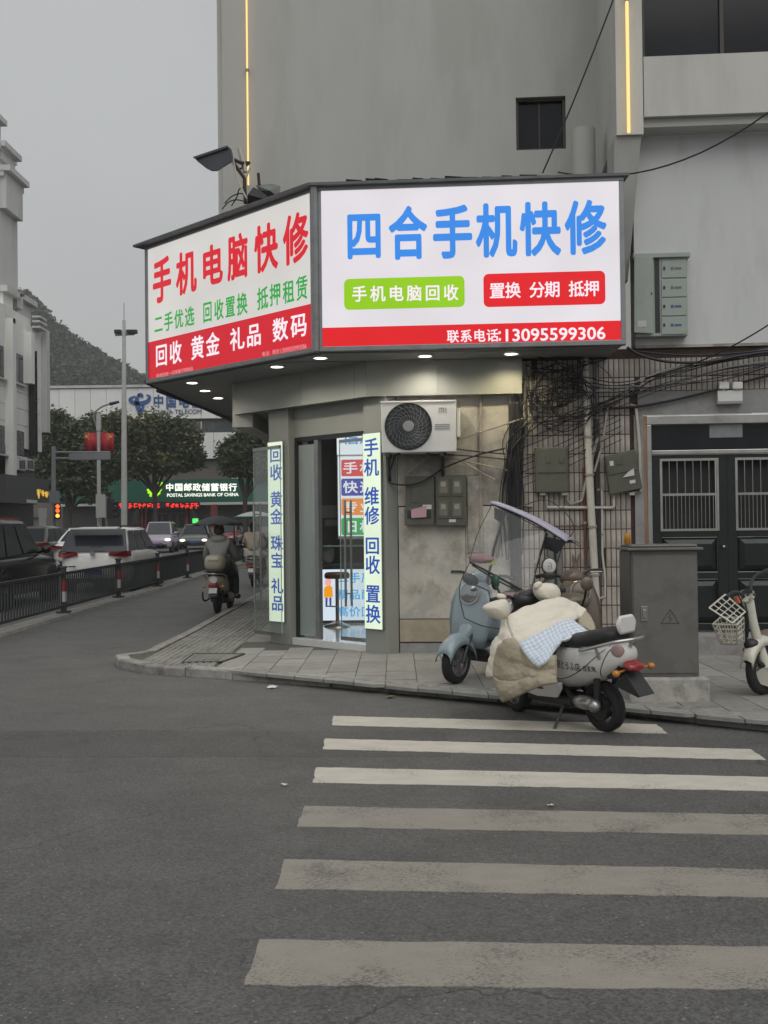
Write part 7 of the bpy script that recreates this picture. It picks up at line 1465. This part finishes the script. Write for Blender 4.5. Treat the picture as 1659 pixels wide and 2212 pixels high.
mitt(((795, 800), (850, 775), (970, 768), (1025, 815), (1036, 900), (980, 930), (900, 935), (830, 905), (800, 860)), 9.06, .11, 'hand_cover', 2)
mitt(((490, 885), (530, 850), (590, 870), (600, 900), (545, 915)), 8.84, .05, 'fur_cuff', 3); mitt(((790, 800), (830, 765), (880, 760), (880, 800), (820, 850)), 9.0, .05, 'fur_cuff', 4)
# mirrors of the white scooter
mr = MB(); c = at(*Z5(932, 640), 9.12); mr.ell(c, (.065, .03, .075), 16, 10); o1 = mr.build('mirror', 'plastic_black', ws, smooth=True); mr = MB(); mr.ell(c + V(0, -.022, 0), (.055, .014, .062), 16, 10); o2 = mr.build('mirror_face', 'paper_white', o1, smooth=True)
mr = MB(); mr.tube([at(*Z5(930, 700), 9.12), at(*Z5(925, 740), 9.1), at(*Z5(860, 790), 9.05), at(*Z5(850, 820), 9.05)], .011, 6); mr.build('mirror_stem', 'plastic_black', o1); mr = MB(); mr.ell(at(*Z5(932, 715), 9.12), (.06, .04, .04), 12, 8); mr.build('mirror_base', 'plastic_black', o1, smooth=True)
mat('mirror_green', (.03, .09, .06), .15, .3); mr = MB(); mr.ell(at(*Z5(502, 770), 8.86), (.035, .03, .065), 14, 9); o1 = mr.build('mirror', 'plastic_black', ws, smooth=True); mr = MB(); mr.ell(at(*Z5(510, 772), 8.84), (.026, .02, .055), 14, 9); mr.build('mirror_face', 'mirror_green', o1, smooth=True); mr = MB(); mr.tube([at(*Z5(512, 810), 8.86), at(*Z5(545, 870), 8.84), at(*Z5(560, 920), 8.8)], .010, 6); mr.build('mirror_stem', 'plastic_black', o1)
mr = MB(); s5 = [at(*Z5(x, y), 9.05) for x, y in ((928, 615), (950, 618), (950, 665), (925, 662), (925, 640), (950, 642))]; mr.tube(s5, .004, 4); mr.build('sticker', 'mark_grey', o2)
# ------------------------------------------------------------------ blue scooter on the pavement behind it
bf = G(988, 1477, KH); bh = V(-.50, -.87, 0).normalized(); br = bf - bh * 1.2
bs_, Mb, Bb, bb_ = scooter('scooter', 'pale blue scooter with clear rain screen and canopy parked facing the kerb', br, bh, R(-4), 'sc_blue', wb=1.2, wr=.21, handle=R(-6), mirrors=False, lamp='mirror_glass')
gmat('clear_plastic', (.93, .94, .94), refl=.05, alpha=.07, body=(.55, .56, .57)); mat('canopy_lilac', (.40, .38, .47), .6, var=.05); mat('canopy_black', (.018, .018, .022), .6)
sh = thing('scooter_canopy', 'lilac topped black scooter canopy with clear plastic windscreen on the blue scooter', 'canopy', at(1080, 1350, 10.3))
def netpatch(rows, nm, m, par, res=5, th=0, edge=None, er=.006):
    C = [[at(x, y, Y) for x, y, Y in r] for r in rows]; fine = [smoothline(r, res) for r in C]; nc = len(fine[0]); cols = [smoothline([fine[j][i] for j in range(len(fine))], res) for i in range(nc)]; nr = len(cols[0]); g = [[cols[i][j] for i in range(nc)] for j in range(nr)]
    mb = MB(); mb.loft(g, cap=False, ring=False); o = mb.build(nm, m, par, smooth=True, ang=180, solid=th)
    if edge: e = MB(); e.tube([g[j][0] for j in range(nr)] + g[-1][1:] + [g[j][-1] for j in range(nr - 2, -1, -1)] + g[0][-2:0:-1], er, 6, closed=True); e.build('edge_band', edge, o, smooth=True)
    return o
netpatch([[(1063, 1090, 10.78), (1120, 1117, 10.6), (1180, 1148, 10.42)], [(1034, 1148, 10.55), (1098, 1180, 10.35), (1162, 1212, 10.22)], [(1014, 1213, 10.38), (1080, 1248, 10.2), (1146, 1283, 10.1)]], 'windscreen', 'clear_plastic', sh, edge='plastic_black', er=.004)
netpatch([[(1015, 1214, 10.37), (1080, 1250, 10.18), (1146, 1284, 10.09)], [(992, 1270, 10.2), (1060, 1300, 9.98), (1112, 1325, 9.95)], [(1003, 1335, 10.08), (1042, 1352, 9.96), (1082, 1358, 9.95)]], 'lower_screen', 'clear_plastic', sh, edge='plastic_black', er=.005)
mb = MB(); mb.tube(smoothline([at(1015, 1214, 10.36), at(1080, 1249, 10.17), at(1146, 1284, 10.08)]), .011, 7); mb.tube(smoothline([at(1020, 1221, 10.35), at(1075, 1254, 10.16), at(1130, 1282, 10.08)]), .008, 6); mb.build('crossbar', 'plastic_black', sh)
A, B_ = at(1060, 1084, 10.82), at(1224, 1167, 10.28); dep = V(.22, .55, -.045)
mb = MB(); rows = []
for j in range(7):
    u = j / 6; rows.append([lerp(A, B_, k / 10) + dep * u + V(0, 0, .035 * math.sin(math.pi * k / 10) + .02 * math.sin(math.pi * u)) for k in range(11)])
mb.loft(rows, cap=False, ring=False); cp = mb.build('canopy_top', 'canopy_lilac', sh, smooth=True, ang=180, solid=.012)
mb = MB(); mb.loft([[p - V(0, 0, .028) for p in r] for r in rows], cap=False, ring=False); mb.build('canopy_lining', 'canopy_black', sh, smooth=True, ang=180, solid=.006)
mb = MB(); mb.tube(smoothline([p - V(0, .01, .008) for p in rows[0]], 2), .011, 7); mb.build('front_rim', 'canopy_lilac', cp, smooth=True)
mb = MB(); mb.poly([at(*p) for p in ((1176, 1158, 10.40), (1224, 1170, 10.28), (1204, 1196, 10.34), (1178, 1184, 10.42))]); mb.build('side_flap', 'canopy_black', sh, solid=.01)
mb = MB(); mb.poly([at(*p) for p in ((1068, 1096, 10.82), (1090, 1106, 10.74), (1082, 1130, 10.78), (1068, 1120, 10.8))]); mb.build('side_flap', 'canopy_black', sh, solid=.01)
for pts in (((1181, 1152, 10.44), (1158, 1225, 10.4), (1143, 1280, 10.45)), ((1092, 1104, 10.74), (1068, 1180, 10.7), (1052, 1262, 10.62))): mb = MB(); mb.tube([at(*p) for p in pts], .014, 7); mb.build('strut', 'plastic_black', sh)
for pts in (((1152, 1238, 10.38), (1148, 1262, 10.38)), ((1163, 1198, 10.4), (1157, 1216, 10.4))): mb = MB(); mb.tube([at(*p) for p in pts], .02, 7); mb.build('clamp', 'silver', sh)
mb = MB(); mb.tube(smoothline([at(*p) for p in ((1110, 1100, 10.9), (1180, 1080, 10.95), (1232, 1120, 10.8), (1238, 1150, 10.6), (1218, 1172, 10.4), (1204, 1215, 10.4))]), .005, 5); mb.build('elastic_cord', 'cable_black', sh)
mat('cloth_pink', (.33, .19, .185), .85, var=.15, scale=8); 
bd = thing('rain_cape', 'folded pink rain cape tucked behind the clear screen of the blue scooter', 'rain cape', at(1110, 1280, 10.5))
mb = MB()
for x, y, r in ((1034, 1206, .07), (1052, 1208, .06), (1100, 1290, .08), (1122, 1292, .07)): mb.ell(at(x, y, 10.5), (r * 1.4, r, r * .7), 12, 8)
mb.v = [p + V(noise.noise(p * 12), noise.noise(p * 12 + V(4, 0, 0)), noise.noise(p * 12 + V(0, 4, 0))) * .03 for p in mb.v]; mb.build('folds', 'cloth_pink', bd, smooth=True, ang=180)
for x, y, Y in ((1016, 1252, 10.42),): mb = MB(); mb.ell(at(x, y, Y), (.085, .04, .055), 14, 8, Matrix.Rotation(R(25), 3, 'Y')); o1 = mb.build('mirror', 'plastic_black', bs_, smooth=True); mb = MB(); mb.tube([at(x + 8, y + 10, Y), at(x + 40, y + 25, Y + .05), at(1060, 1300, 10.5)], .009, 6); mb.build('mirror_stem', 'plastic_black', o1)
emat('tag_yellow', s2l((200, 195, 60)), .55) if False else mat('tag_yellow', (.5, .48, .06), .5)
mb = MB(); p = at(1060, 1215, 10.45); mb.hexa([at(1052, 1222, 10.44), at(1056, 1224, 10.44), at(1056, 1224, 10.46), at(1052, 1222, 10.46), at(1066, 1210, 10.44), at(1070, 1212, 10.44), at(1070, 1212, 10.46), at(1066, 1210, 10.46)]); mb.build('reflective_tag', 'tag_yellow', bd)
# ------------------------------------------------------------------ brown scooter behind, mostly hidden
brp = V(1.62, 11.35, KH); sc3, M3, B3, b3 = scooter('scooter', 'brown scooter mostly hidden behind the quilted one, round brown mirror showing', V(1.60, 11.7, KH), V(.25, -.97, 0), R(4), 'sc_brown', wb=1.2, mirrors=False, stand=False, lamp='sc_brown')
mb = MB(); mb.ell(at(1268, 1261, 10.3), (.062, .03, .068), 14, 9); o1 = mb.build('mirror', 'sc_brown', sc3, smooth=True); mb = MB(); mb.tube([at(1266, 1274, 10.32), at(1263, 1292, 10.36), at(1258, 1306, 10.42), at(1246, 1300, 10.5)], .012, 6); mb.build('mirror_stem', 'plastic_black', o1)
mb = MB(); mb.ell(at(1238, 1300, 10.62), (.17, .14, .09), 16, 9); mb.build('front_cowl', 'sc_brown', sc3, smooth=True)
# ------------------------------------------------------------------ ivory electric bicycle at the right
q = G(1648, 1502, KH); eb = thing('electric_bicycle', 'ivory electric bicycle with wire basket parked by the steel door', 'bicycle', q)
YE = q.y
def E(x, y, dY=0): return at(x, y, YE + dY)
def ZE(x, y): return (1484.8 + x * .17355, 1177.6 + y * .17355)
def EZ(x, y, dY=0): return E(*ZE(x, y), dY)
hubp = EZ(790, 1600, .05); rw_ = .235; hdg = V(-.75, -.66, 0).normalized(); ang_ = math.atan2(hdg.y, hdg.x)
Mwh = Matrix.Translation(V(hubp.x + .1, hubp.y, KH + rw_)) @ Matrix.Rotation(ang_, 4, 'Z') @ Matrix.Rotation(math.pi / 2, 4, 'X'); wheel(Mwh, rw_, .075, eb, spokes=6)
wc = Mwh.translation.copy()
mb = MB(); rows = []
for k in range(9):
    th = R(15 + 16 * k); r = rw_ + .03; rows.append([wc + hdg * (r * math.cos(th)) + V(-hdg.y, hdg.x, 0) * w + V(0, 0, r * math.sin(th) + dz) for w, dz in ((-.06, -.06), (-.05, 0), (0, .02), (.05, 0), (.06, -.06))])
mb.loft(rows, cap=False, ring=False); mb.build('front_fender', 'sc_ivory', eb, smooth=True, ang=180, solid=.008)
mb = MB()
for s in (-1, 1):
    sd = V(-hdg.y, hdg.x, 0) * (.06 * s); mb.tube([wc + sd, EZ(795, 1440) + sd, EZ(790, 1290) + sd], [.024, .022, .016], 8)
mb.tube([EZ(735, 1230), EZ(850, 1260)], .03, 8); mb.build('fork', 'plastic_black', eb, smooth=True)
mb = MB(); C = [EZ(735, 610), EZ(770, 760), EZ(810, 950), EZ(880, 1200), EZ(960, 1480), EZ(1060, 1650)]; rows = []
for i, c in enumerate(C):
    w = (.062, .052, .042, .045, .05, .06)[i]; rows.append([c + V(w * math.cos(a), w * .8 * math.sin(a), 0) for a in [6.2832 * k / 14 for k in range(14)]])
mb.loft(rows); mb.build('head_column', 'sc_ivory', eb, smooth=True, ang=70, sub=1)
mb = MB(); mb.loft([ring_ for ring_ in [[EZ(745 + 100 * math.cos(a) * s, 600 + 45 * math.sin(a) * s, -.06) + V(0, 0, dz) for a in [6.2832 * k / 18 for k in range(18)]] for s, dz in ((.8, -.05), (1, -.02), (.95, .005))]]); mb.build('display_shell', 'sc_ivory', eb, smooth=True)
mb = MB(); mb.poly([EZ(745 + 68 * math.cos(a), 597 + 28 * math.sin(a), -.075) + V(0, 0, .012) for a in [6.2832 * k / 18 for k in range(18)]]); mb.build('display', 'plastic_black', eb, solid=.01)
mb = MB(); mb.tube(smoothline([EZ(795, 580, .05), EZ(790, 480, .1), EZ(850, 380, .15), EZ(920, 345, .2), EZ(1010, 300, .25)]), .014, 8); mb.build('handlebar', 'plastic_black', eb, smooth=True); mb = MB(); mb.tube(smoothline([EZ(700, 640, -.1), EZ(640, 590, -.2), EZ(560, 590, -.3), EZ(490, 650, -.35)]), .016, 8); mb.build('handlebar', 'plastic_black', eb, smooth=True)
mb = MB(); mb.tube([EZ(600, 640, -.2), EZ(640, 720, -.2)], .022, 7); mat('tag_orange', (.45, .12, .05), .5); mb.build('reflector', 'tag_orange', eb)
mb = MB(); mb.tube(smoothline([EZ(690, 760, -.08), EZ(740, 900, -.08), EZ(730, 1050, -.08), EZ(735, 1230, -.06)]), .010, 6); mb.tube(smoothline([EZ(720, 720, -.08), EZ(760, 950, -.1), EZ(750, 1150, -.08)]), .007, 5); mb.build('brake_cable', 'cable_black', eb)
mb = MB(); mb.ell(EZ(800, 1240, -.04), (.07, .06, .055), 12, 8); mb.build('front_lamp', 'plastic_black', eb, smooth=True)
mb = MB(); mb.loft([[EZ(x, y, d) for x, y, d in ((830, 1600 + k, -.05 + .05 * j), (930, 1530 + k, -.1 + .05 * j), (1100, 1520 + k, -.1 + .05 * j), (1400, 1560 + k, .1), (1400, 1700 + k, .1), (1100, 1790 + k * .4, 0), (880, 1700 + k, -.03))] for j, k in ((0, 0), (3, 8), (6, 16))]); mb.build('body', 'sc_ivory', eb, smooth=True, bevel=.01)
mb = MB(); mb.ell(EZ(1060, 1150, .25), (.16, .12, .08), 14, 8); mb.build('saddle', 'sc_brown', eb, smooth=True)
mb = MB(); mb.tube([EZ(980, 1980, .1), EZ(890, 2060, .05), EZ(960, 2070, .05), EZ(1060, 1990, .1)], .012, 6); mb.build('stand', 'plastic_black', eb)
# wire basket and its lid
def lattice(corners, nu, nv, r, nm, m, par):
    a, b, c, d = corners; mb = MB()
    for i in range(nu + 1): u = i / nu; mb.tube([lerp(a, b, u), lerp(d, c, u)], r if 0 < i < nu else r * 1.5, 5)
    for j in range(nv + 1): v = j / nv; mb.tube([lerp(a, d, v), lerp(b, c, v)], r if 0 < j < nv else r * 1.5, 5)
    return mb.build(nm, m, par, smooth=True)
bk = thing('bicycle_basket', 'ivory wire basket with open lid on the electric bicycle', 'basket', EZ(560, 1250, -.1))
r0 = .0055
f_t = [EZ(315, 985, -.18), EZ(610, 995, -.32)]; f_b = [EZ(415, 1225, -.16), EZ(620, 1235, -.28)]; s_t = EZ(700, 900, -.1); s_b = EZ(705, 1190, -.08); bt_ = EZ(410, 900, .06); bb2 = EZ(470, 1180, .06)
lattice([f_t[0], f_t[1], f_b[1], f_b[0]], 4, 4, r0, 'front_mesh', 'sc_ivory', bk); lattice([f_t[1], s_t, s_b, f_b[1]], 3, 4, r0, 'side_mesh', 'sc_ivory', bk); lattice([f_t[0], bt_, bb2, f_b[0]], 3, 4, r0, 'side_mesh', 'sc_ivory', bk); lattice([bt_, s_t, s_b, bb2], 4, 4, r0, 'back_mesh', 'sc_ivory', bk); lattice([f_b[0], f_b[1], s_b, bb2], 3, 3, r0, 'floor_mesh', 'sc_ivory', bk)
ld = [EZ(272, 780, -.22), EZ(560, 970, -.34), EZ(720, 830, -.12), EZ(470, 615, .02)]; lattice(ld, 4, 4, r0, 'lid', 'sc_ivory', bk)
mb = MB(); mb.tube([EZ(700, 1050, -.09), EZ(770, 1060, 0)], .014, 6); mb.build('mount', 'plastic_black', bk); mb = MB(); mb.tube([EZ(690, 840, -.12), EZ(755, 830, 0)], .014, 6); mb.build('mount', 'plastic_black', bk)
# ================================================================== riders
def skin(nm, J, E_, m, par, M, sub=2, root=0, grow=0.0):
    me = bpy.data.meshes.new(nm); keys = list(J); me.from_pydata([tuple((M @ Vector(J[k][0])) - par_loc(par)) for k in keys], [(keys.index(a), keys.index(b)) for a, b in E_], [])
    me.materials.append(M_(m)); o = bpy.data.objects.new(nm, me); col.objects.link(o); o.parent = par
    md = o.modifiers.new('skin', 'SKIN'); md.use_smooth_shade = True
    for i, k in enumerate(keys):
        r = J[k][1]; r = r if isinstance(r, tuple) else (r, r); me.skin_vertices[0].data[i].radius = (r[0] + grow, r[1] + grow); me.skin_vertices[0].data[i].use_root = (i == root)
    s = o.modifiers.new('sub', 'SUBSURF'); s.levels = sub; s.render_levels = sub; return o
def par_loc(p):
    v = V(0, 0, 0)
    while p is not None: v += p.location; p = p.parent
    return v
mat('skin_tone', (.38, .24, .17), .55, var=.05); mat('hair_black', (.012, .011, .011), .5, var=.2, scale=30); mat('hair_red', (.06, .028, .024), .55, var=.2, scale=30)
def fabric(n, c): mat(n, c, .9, var=.12, scale=9, bump=.6, bscale=14)
fabric('jacket_grey', (.28, .285, .27)); fabric('cloth_dark', (.022, .024, .030)); fabric('cloth_beige', (.42, .34, .26)); fabric('cloth_pale', (.45, .42, .38)); mat('shoe_black', (.02, .02, .02), .5); mat('shoe_white', (.6, .58, .55), .5)
SIDES = (('L', 1), ('R', -1))
def person(label, M, base, J, top, legs, shoes, hair, hood=None, long_hair=False):
    """J: joints in the local frame of M (x ahead, y left, z up)"""
    t = thing('person', label, 'person', base)
    E_ = [('pelvis', 'spine'), ('spine', 'chest'), ('chest', 'neck'), ('neck', 'skull'), ('skull', 'crown')]
    for s, _ in SIDES: E_ += [('chest', 'sh' + s), ('sh' + s, 'el' + s), ('el' + s, 'wr' + s), ('wr' + s, 'ha' + s), ('ha' + s, 'fi' + s), ('ha' + s, 'th' + s), ('pelvis', 'hi' + s), ('hi' + s, 'kn' + s), ('kn' + s, 'an' + s), ('an' + s, 'to' + s)]
    skin('body', J, E_, 'skin_tone', t, M)
    def pick(ks, g): return {k: (J[k][0], tuple(x + g for x in (J[k][1] if isinstance(J[k][1], tuple) else (J[k][1], J[k][1])))) for k in ks}
    ks = ['pelvis', 'spine', 'chest', 'neck', 'shL', 'shR', 'elL', 'elR', 'wrL', 'wrR']; skin('jacket', pick(ks, .035), [e for e in E_ if e[0] in ks and e[1] in ks], top, t, M)
    ks = ['pelvis', 'hiL', 'hiR', 'knL', 'knR', 'anL', 'anR']; skin('trousers', pick(ks, .022), [e for e in E_ if e[0] in ks and e[1] in ks], legs, t, M)
    for s, _ in SIDES: skin('shoe', pick(['an' + s, 'to' + s], .022), [('an' + s, 'to' + s)], shoes, t, M)
    hc = Vector(J['skull'][0]); hv = MB(); hv.ell(hc + V(-.025, 0, .035), (.115, .098, .118), 18, 12)
    if long_hair: hv.ell(hc + V(-.075, 0, -.09), (.06, .085, .15), 14, 9)
    hv.v = [M @ p for p in hv.v]; hv.build('hair', hair, t, smooth=True)
    f = MB(); 
    for s in (-1, 1): f.ell(hc + V(.0, s * .092, -.01), (.02, .012, .03), 8, 6)
    f.ell(hc + V(.105, 0, -.015), (.022, .014, .02), 8, 6); f.v = [M @ p for p in f.v]
    for nm, i0, i1 in (('ear', 0, 56), ('ear', 56, 112), ('nose', 112, 168)):
        g = MB(); g.v = f.v[i0:i1]; g.f = [q for q in ((a - i0, b - i0, c - i0, d - i0) for a, b, c, d in f.f if i0 <= a < i1)]; g.build(nm, 'skin_tone', t, smooth=True)
    for s in (-1, 1): g = MB(); g.ell(hc + V(.092, s * .035, .012), (.010, .014, .008), 8, 6); g.xf(M); g.build('eye', 'hair_black', t, smooth=True)
    g = MB(); g.ell(hc + V(.093, 0, -.06), (.008, .026, .007), 8, 6); g.xf(M); g.build('mouth', 'col_red', t, smooth=True)
    if hood: g = MB(); nk = Vector(J['neck'][0]); g.ell(nk + V(-.07, 0, -.02), (.10, .17, .085), 18, 11); g.ell(nk + V(.0, 0, .015), (.12, .15, .055), 18, 9); g.xf(M); g.build('hood', hood, t, smooth=True)
    return t
def sitting(x=.10, z=.84, tall=1.0, side=None, lean=.07):
    k = tall; J = {'pelvis': ((x, 0, z + .05), (.15, .13)), 'spine': ((x + .02, 0, z + .24 * k), (.145, .12)), 'chest': ((x + lean, 0, z + .42 * k), (.155, .125)), 'neck': ((x + lean + .03, 0, z + .56 * k), .06), 'skull': ((x + lean + .05, 0, z + .68 * k), (.092, .085)), 'crown': ((x + lean + .05, 0, z + .74 * k), (.075, .07))}
    for s, y in SIDES:
        J['sh' + s] = ((x + lean, y * .18, z + .48 * k), .07); J['el' + s] = ((x + .24, y * .27, z + .22 * k), .05); J['wr' + s] = ((x + .52, y * .31, z + .20), .034); J['ha' + s] = ((x + .60, y * .32, z + .205), (.034, .02)); J['fi' + s] = ((x + .68, y * .32, z + .19), .014); J['th' + s] = ((x + .64, y * .28, z + .19), .011)
        J['hi' + s] = ((x + .04, y * .10, z + .02), .105); J['kn' + s] = ((x + .44, y * .15, z - .06), .075); J['an' + s] = ((x + .46, y * .15, z - .44), .045); J['to' + s] = ((x + .62, y * .16, z - .48), (.04, .028))
    return J
# ------------------------------------------------------------------ rider in a grey hooded jacket on a cream scooter
p = G(470, 1325); r1, M1, B1, b1 = scooter('scooter', 'cream scooter with rounded tail and top box ridden along the kerb', p, V(.035, 1, 0), 0, 'sc_cream', wb=1.25, stand=False, rails=True)
m = MB(); m.loft([[V(x, hw * math.copysign(abs(math.cos(a)) ** .6, math.cos(a)), z + hh * math.copysign(abs(math.sin(a)) ** .75, math.sin(a))) for a in [6.2832 * k / 18 for k in range(18)]] for x, z, hw, hh in ((-.06, .95, .13, .10), (-.09, .95, .18, .145), (-.22, .95, .195, .155), (-.34, .95, .17, .135), (-.38, .95, .11, .09))]); tbx = B1(m, 'top_box', 'sc_cream', smooth=True, ang=180)
m = MB(); m.box(-.385, -.372, -.10, .10, .985, 1.0); B1(m, 'box_trim', 'sc_brown', tbx); m = MB(); m.box(-.30, -.05, -.13, .13, .775, .80); m.tube([V(-.33, -.17, .80), V(-.36, 0, .80), V(-.33, .17, .80)], .016, 6); B1(m, 'box_rack', 'plastic_black', tbx)
m = MB(); m.lathe([(.07, 0), (.066, .012)], 20, Matrix.Translation((-.345, 0, .645)) @ Matrix.Rotation(-math.pi / 2, 4, 'Y')); B1(m, 'tail_emblem', 'sc_white', smooth=True)
m = MB(); m.tube(smoothline([V(.1, .13, .30), V(-.05, .22, .24), V(-.16, .24, .30), V(-.18, .24, .42)]), .016, 7); B1(m, 'crash_bar', 'plastic_black', smooth=True)
J1 = sitting(.12, .82, 1.04); J1['knR'] = ((.46, -.24, .70), .075); J1['anR'] = ((.44, -.27, .32), .045); J1['toR'] = ((.58, -.30, .27), (.04, .028))
person('rider in a puffy grey hooded jacket seen from behind on the cream scooter', M1, p, J1, 'jacket_grey', 'cloth_dark', 'shoe_black', 'hair_red', 'jacket_grey')
Yc = p.y + .5
cn = thing('scooter_canopy', 'dark grey domed umbrella canopy over the rider in grey', 'canopy', p + V(0, .9, .9))
m = MB(); c0_ = (at(417, 1135, Yc) + at(524, 1133, Yc)) / 2; rx = (at(524, 1133, Yc) - at(417, 1133, Yc)).length / 2; rows = []
for j in range(7):
    u = j / 6; rows.append([c0_ + V(rx * u * math.cos(a), .55 * u * math.sin(a), .17 * (1 - u ** 1.7) + .015 * u * math.cos(a * 8)) for a in [6.2832 * k / 24 for k in range(24)]])
m.loft(rows, cap=False); mat('canopy_grey', (.055, .057, .062), .7, var=.08); m.build('dome', 'canopy_grey', cn, smooth=True, ang=180, solid=.008)
for a in range(8): m = MB(); th = a * .7854; m.tube([c0_ + V(0, 0, .14), c0_ + V(rx * .5 * math.cos(th), .275 * math.sin(th), .10), c0_ + V(rx * math.cos(th), .55 * math.sin(th), -.015)], .006, 5); m.build('rib', 'plastic_black', cn)
m = MB(); m.tube([c0_ + V(0, 0, .15), M1 @ V(.84, 0, 1.0)], .014, 7); m.tube([c0_ + V(-.3, .1, .06), M1 @ V(.82, .18, 1.03)], .010, 6); m.tube([c0_ + V(.3, .1, .06), M1 @ V(.82, -.18, 1.03)], .010, 6); m.build('pole', 'plastic_black', cn)
# ------------------------------------------------------------------ second scooter ahead: two people, pale canopy
p2 = V(-3.72, 28.3, gz(28.3)); r2_, M2, B2, b2_ = scooter('scooter', 'dark scooter carrying two people ahead of the grey jacketed rider', p2, V(.03, 1, 0), 0, 'sc_brown', wb=1.25, stand=False)
person('rider in dark clothes sitting in front on the two person scooter', M2, p2, sitting(.32, .82, 1.03), 'cloth_dark', 'cloth_dark', 'shoe_black', 'hair_black')
J2 = sitting(.0, .86, 1.0, lean=.05)
for s, y in SIDES: J2['el' + s] = ((.16, y * .24, 1.10), .05); J2['wr' + s] = ((.30, y * .14, 1.05), .034); J2['ha' + s] = ((.36, y * .10, 1.05), (.034, .02)); J2['fi' + s] = ((.42, y * .06, 1.05), .014); J2['th' + s] = ((.38, y * .08, 1.09), .011)
J2['knR'] = ((.22, -.36, .80), .08); J2['anR'] = ((.12, -.40, .40), .045); J2['toR'] = ((.20, -.52, .33), (.04, .028))
person('passenger in beige coat and pale trousers riding behind, legs out', M2, p2, J2, 'cloth_beige', 'cloth_pale', 'shoe_white', 'hair_black', long_hair=True)
bg_ = thing('shoulder_bag', 'black shoulder bag hanging beside the passenger in beige', 'bag', M2 @ V(.0, -.5, .7)); m = MB(); m.loft([[M2 @ V(x, y, z) for x, y, z in ((-.14 * w, -.42, zz), (.16 * w, -.42, zz), (.18 * w, -.54, zz), (-.16 * w, -.54, zz))] for zz, w in ((.58, 1.0), (.64, 1.2), (.85, .95), (.98, .6))]); m.build('pouch', 'cloth_dark', bg_, bevel=.03, smooth=True); m = MB(); m.tube(smoothline([M2 @ V(x, y, z) for x, y, z in ((-.08, -.46, .97), (.0, -.26, 1.30), (.05, -.2, 1.38), (.1, -.46, .97))]), .012, 5); m.build('strap', 'cloth_dark', bg_)
cn2 = thing('scooter_canopy', 'pale canopy with teal edge over the two person scooter', 'canopy', p2 + V(0, .8, .9)); c2_ = M2 @ V(.35, 0, 1.82); rows = []; m = MB()
for j in range(6): u = j / 5; rows.append([c2_ + V(.55 * u * math.cos(a), .62 * u * math.sin(a), .15 * (1 - u ** 1.8)) for a in [6.2832 * k / 20 for k in range(20)]])
m.loft(rows, cap=False); m.build('dome', 'fence_white', cn2, smooth=True, ang=180, solid=.008); mat('teal', (.03, .16, .20), .5); m = MB(); m.tube(rows[-1], .022, 6, closed=True); m.build('edge', 'teal', cn2)
m = MB(); m.tube([c2_ + V(0, 0, .14), M2 @ V(.84, 0, 1.0)], .014, 7); m.build('pole', 'plastic_black', cn2)
# ------------------------------------------------------------------ terrace that continues the street on the shop's side
tr_ = thing('terrace_building', 'plain rendered terrace continuing along the street behind the shop', 'building', V(2, 50, .3))
MB().box(-1.35, 9, 27.5, 92, 0, 12).build('wall', 'render_cream', tr_)
for k in range(14):
    for f_ in range(3): w = MB().box(-1.38, -1.351, 29 + k * 4.4, 31 + k * 4.4, 4.2 + f_ * 2.8, 5.8 + f_ * 2.8).build('window', 'glass_grey', tr_)
    MB().box(-1.38, -1.351, 28.6 + k * 4.4, 32.2 + k * 4.4, .5, 3.2).build('shop_front', 'shop_dark', tr_)
# ================================================================== the damp air
hz = bpy.data.materials.new('air'); hz.use_nodes = True; t_ = hz.node_tree; t_.nodes.clear(); pv_ = t_.nodes.new('ShaderNodeVolumePrincipled'); oo = t_.nodes.new('ShaderNodeOutputMaterial')
pv_.inputs['Color'].default_value = (.98, .985, .99, 1); pv_.inputs['Density'].default_value = 0.0006; pv_.inputs['Anisotropy'].default_value = 0.2; t_.links.new(pv_.outputs[0], oo.inputs['Volume'])
MATS['air'] = hz; tag(MB().box(-262, 262, -45, 480, -1.1, 100).build('haze', 'air'), kind='stuff')
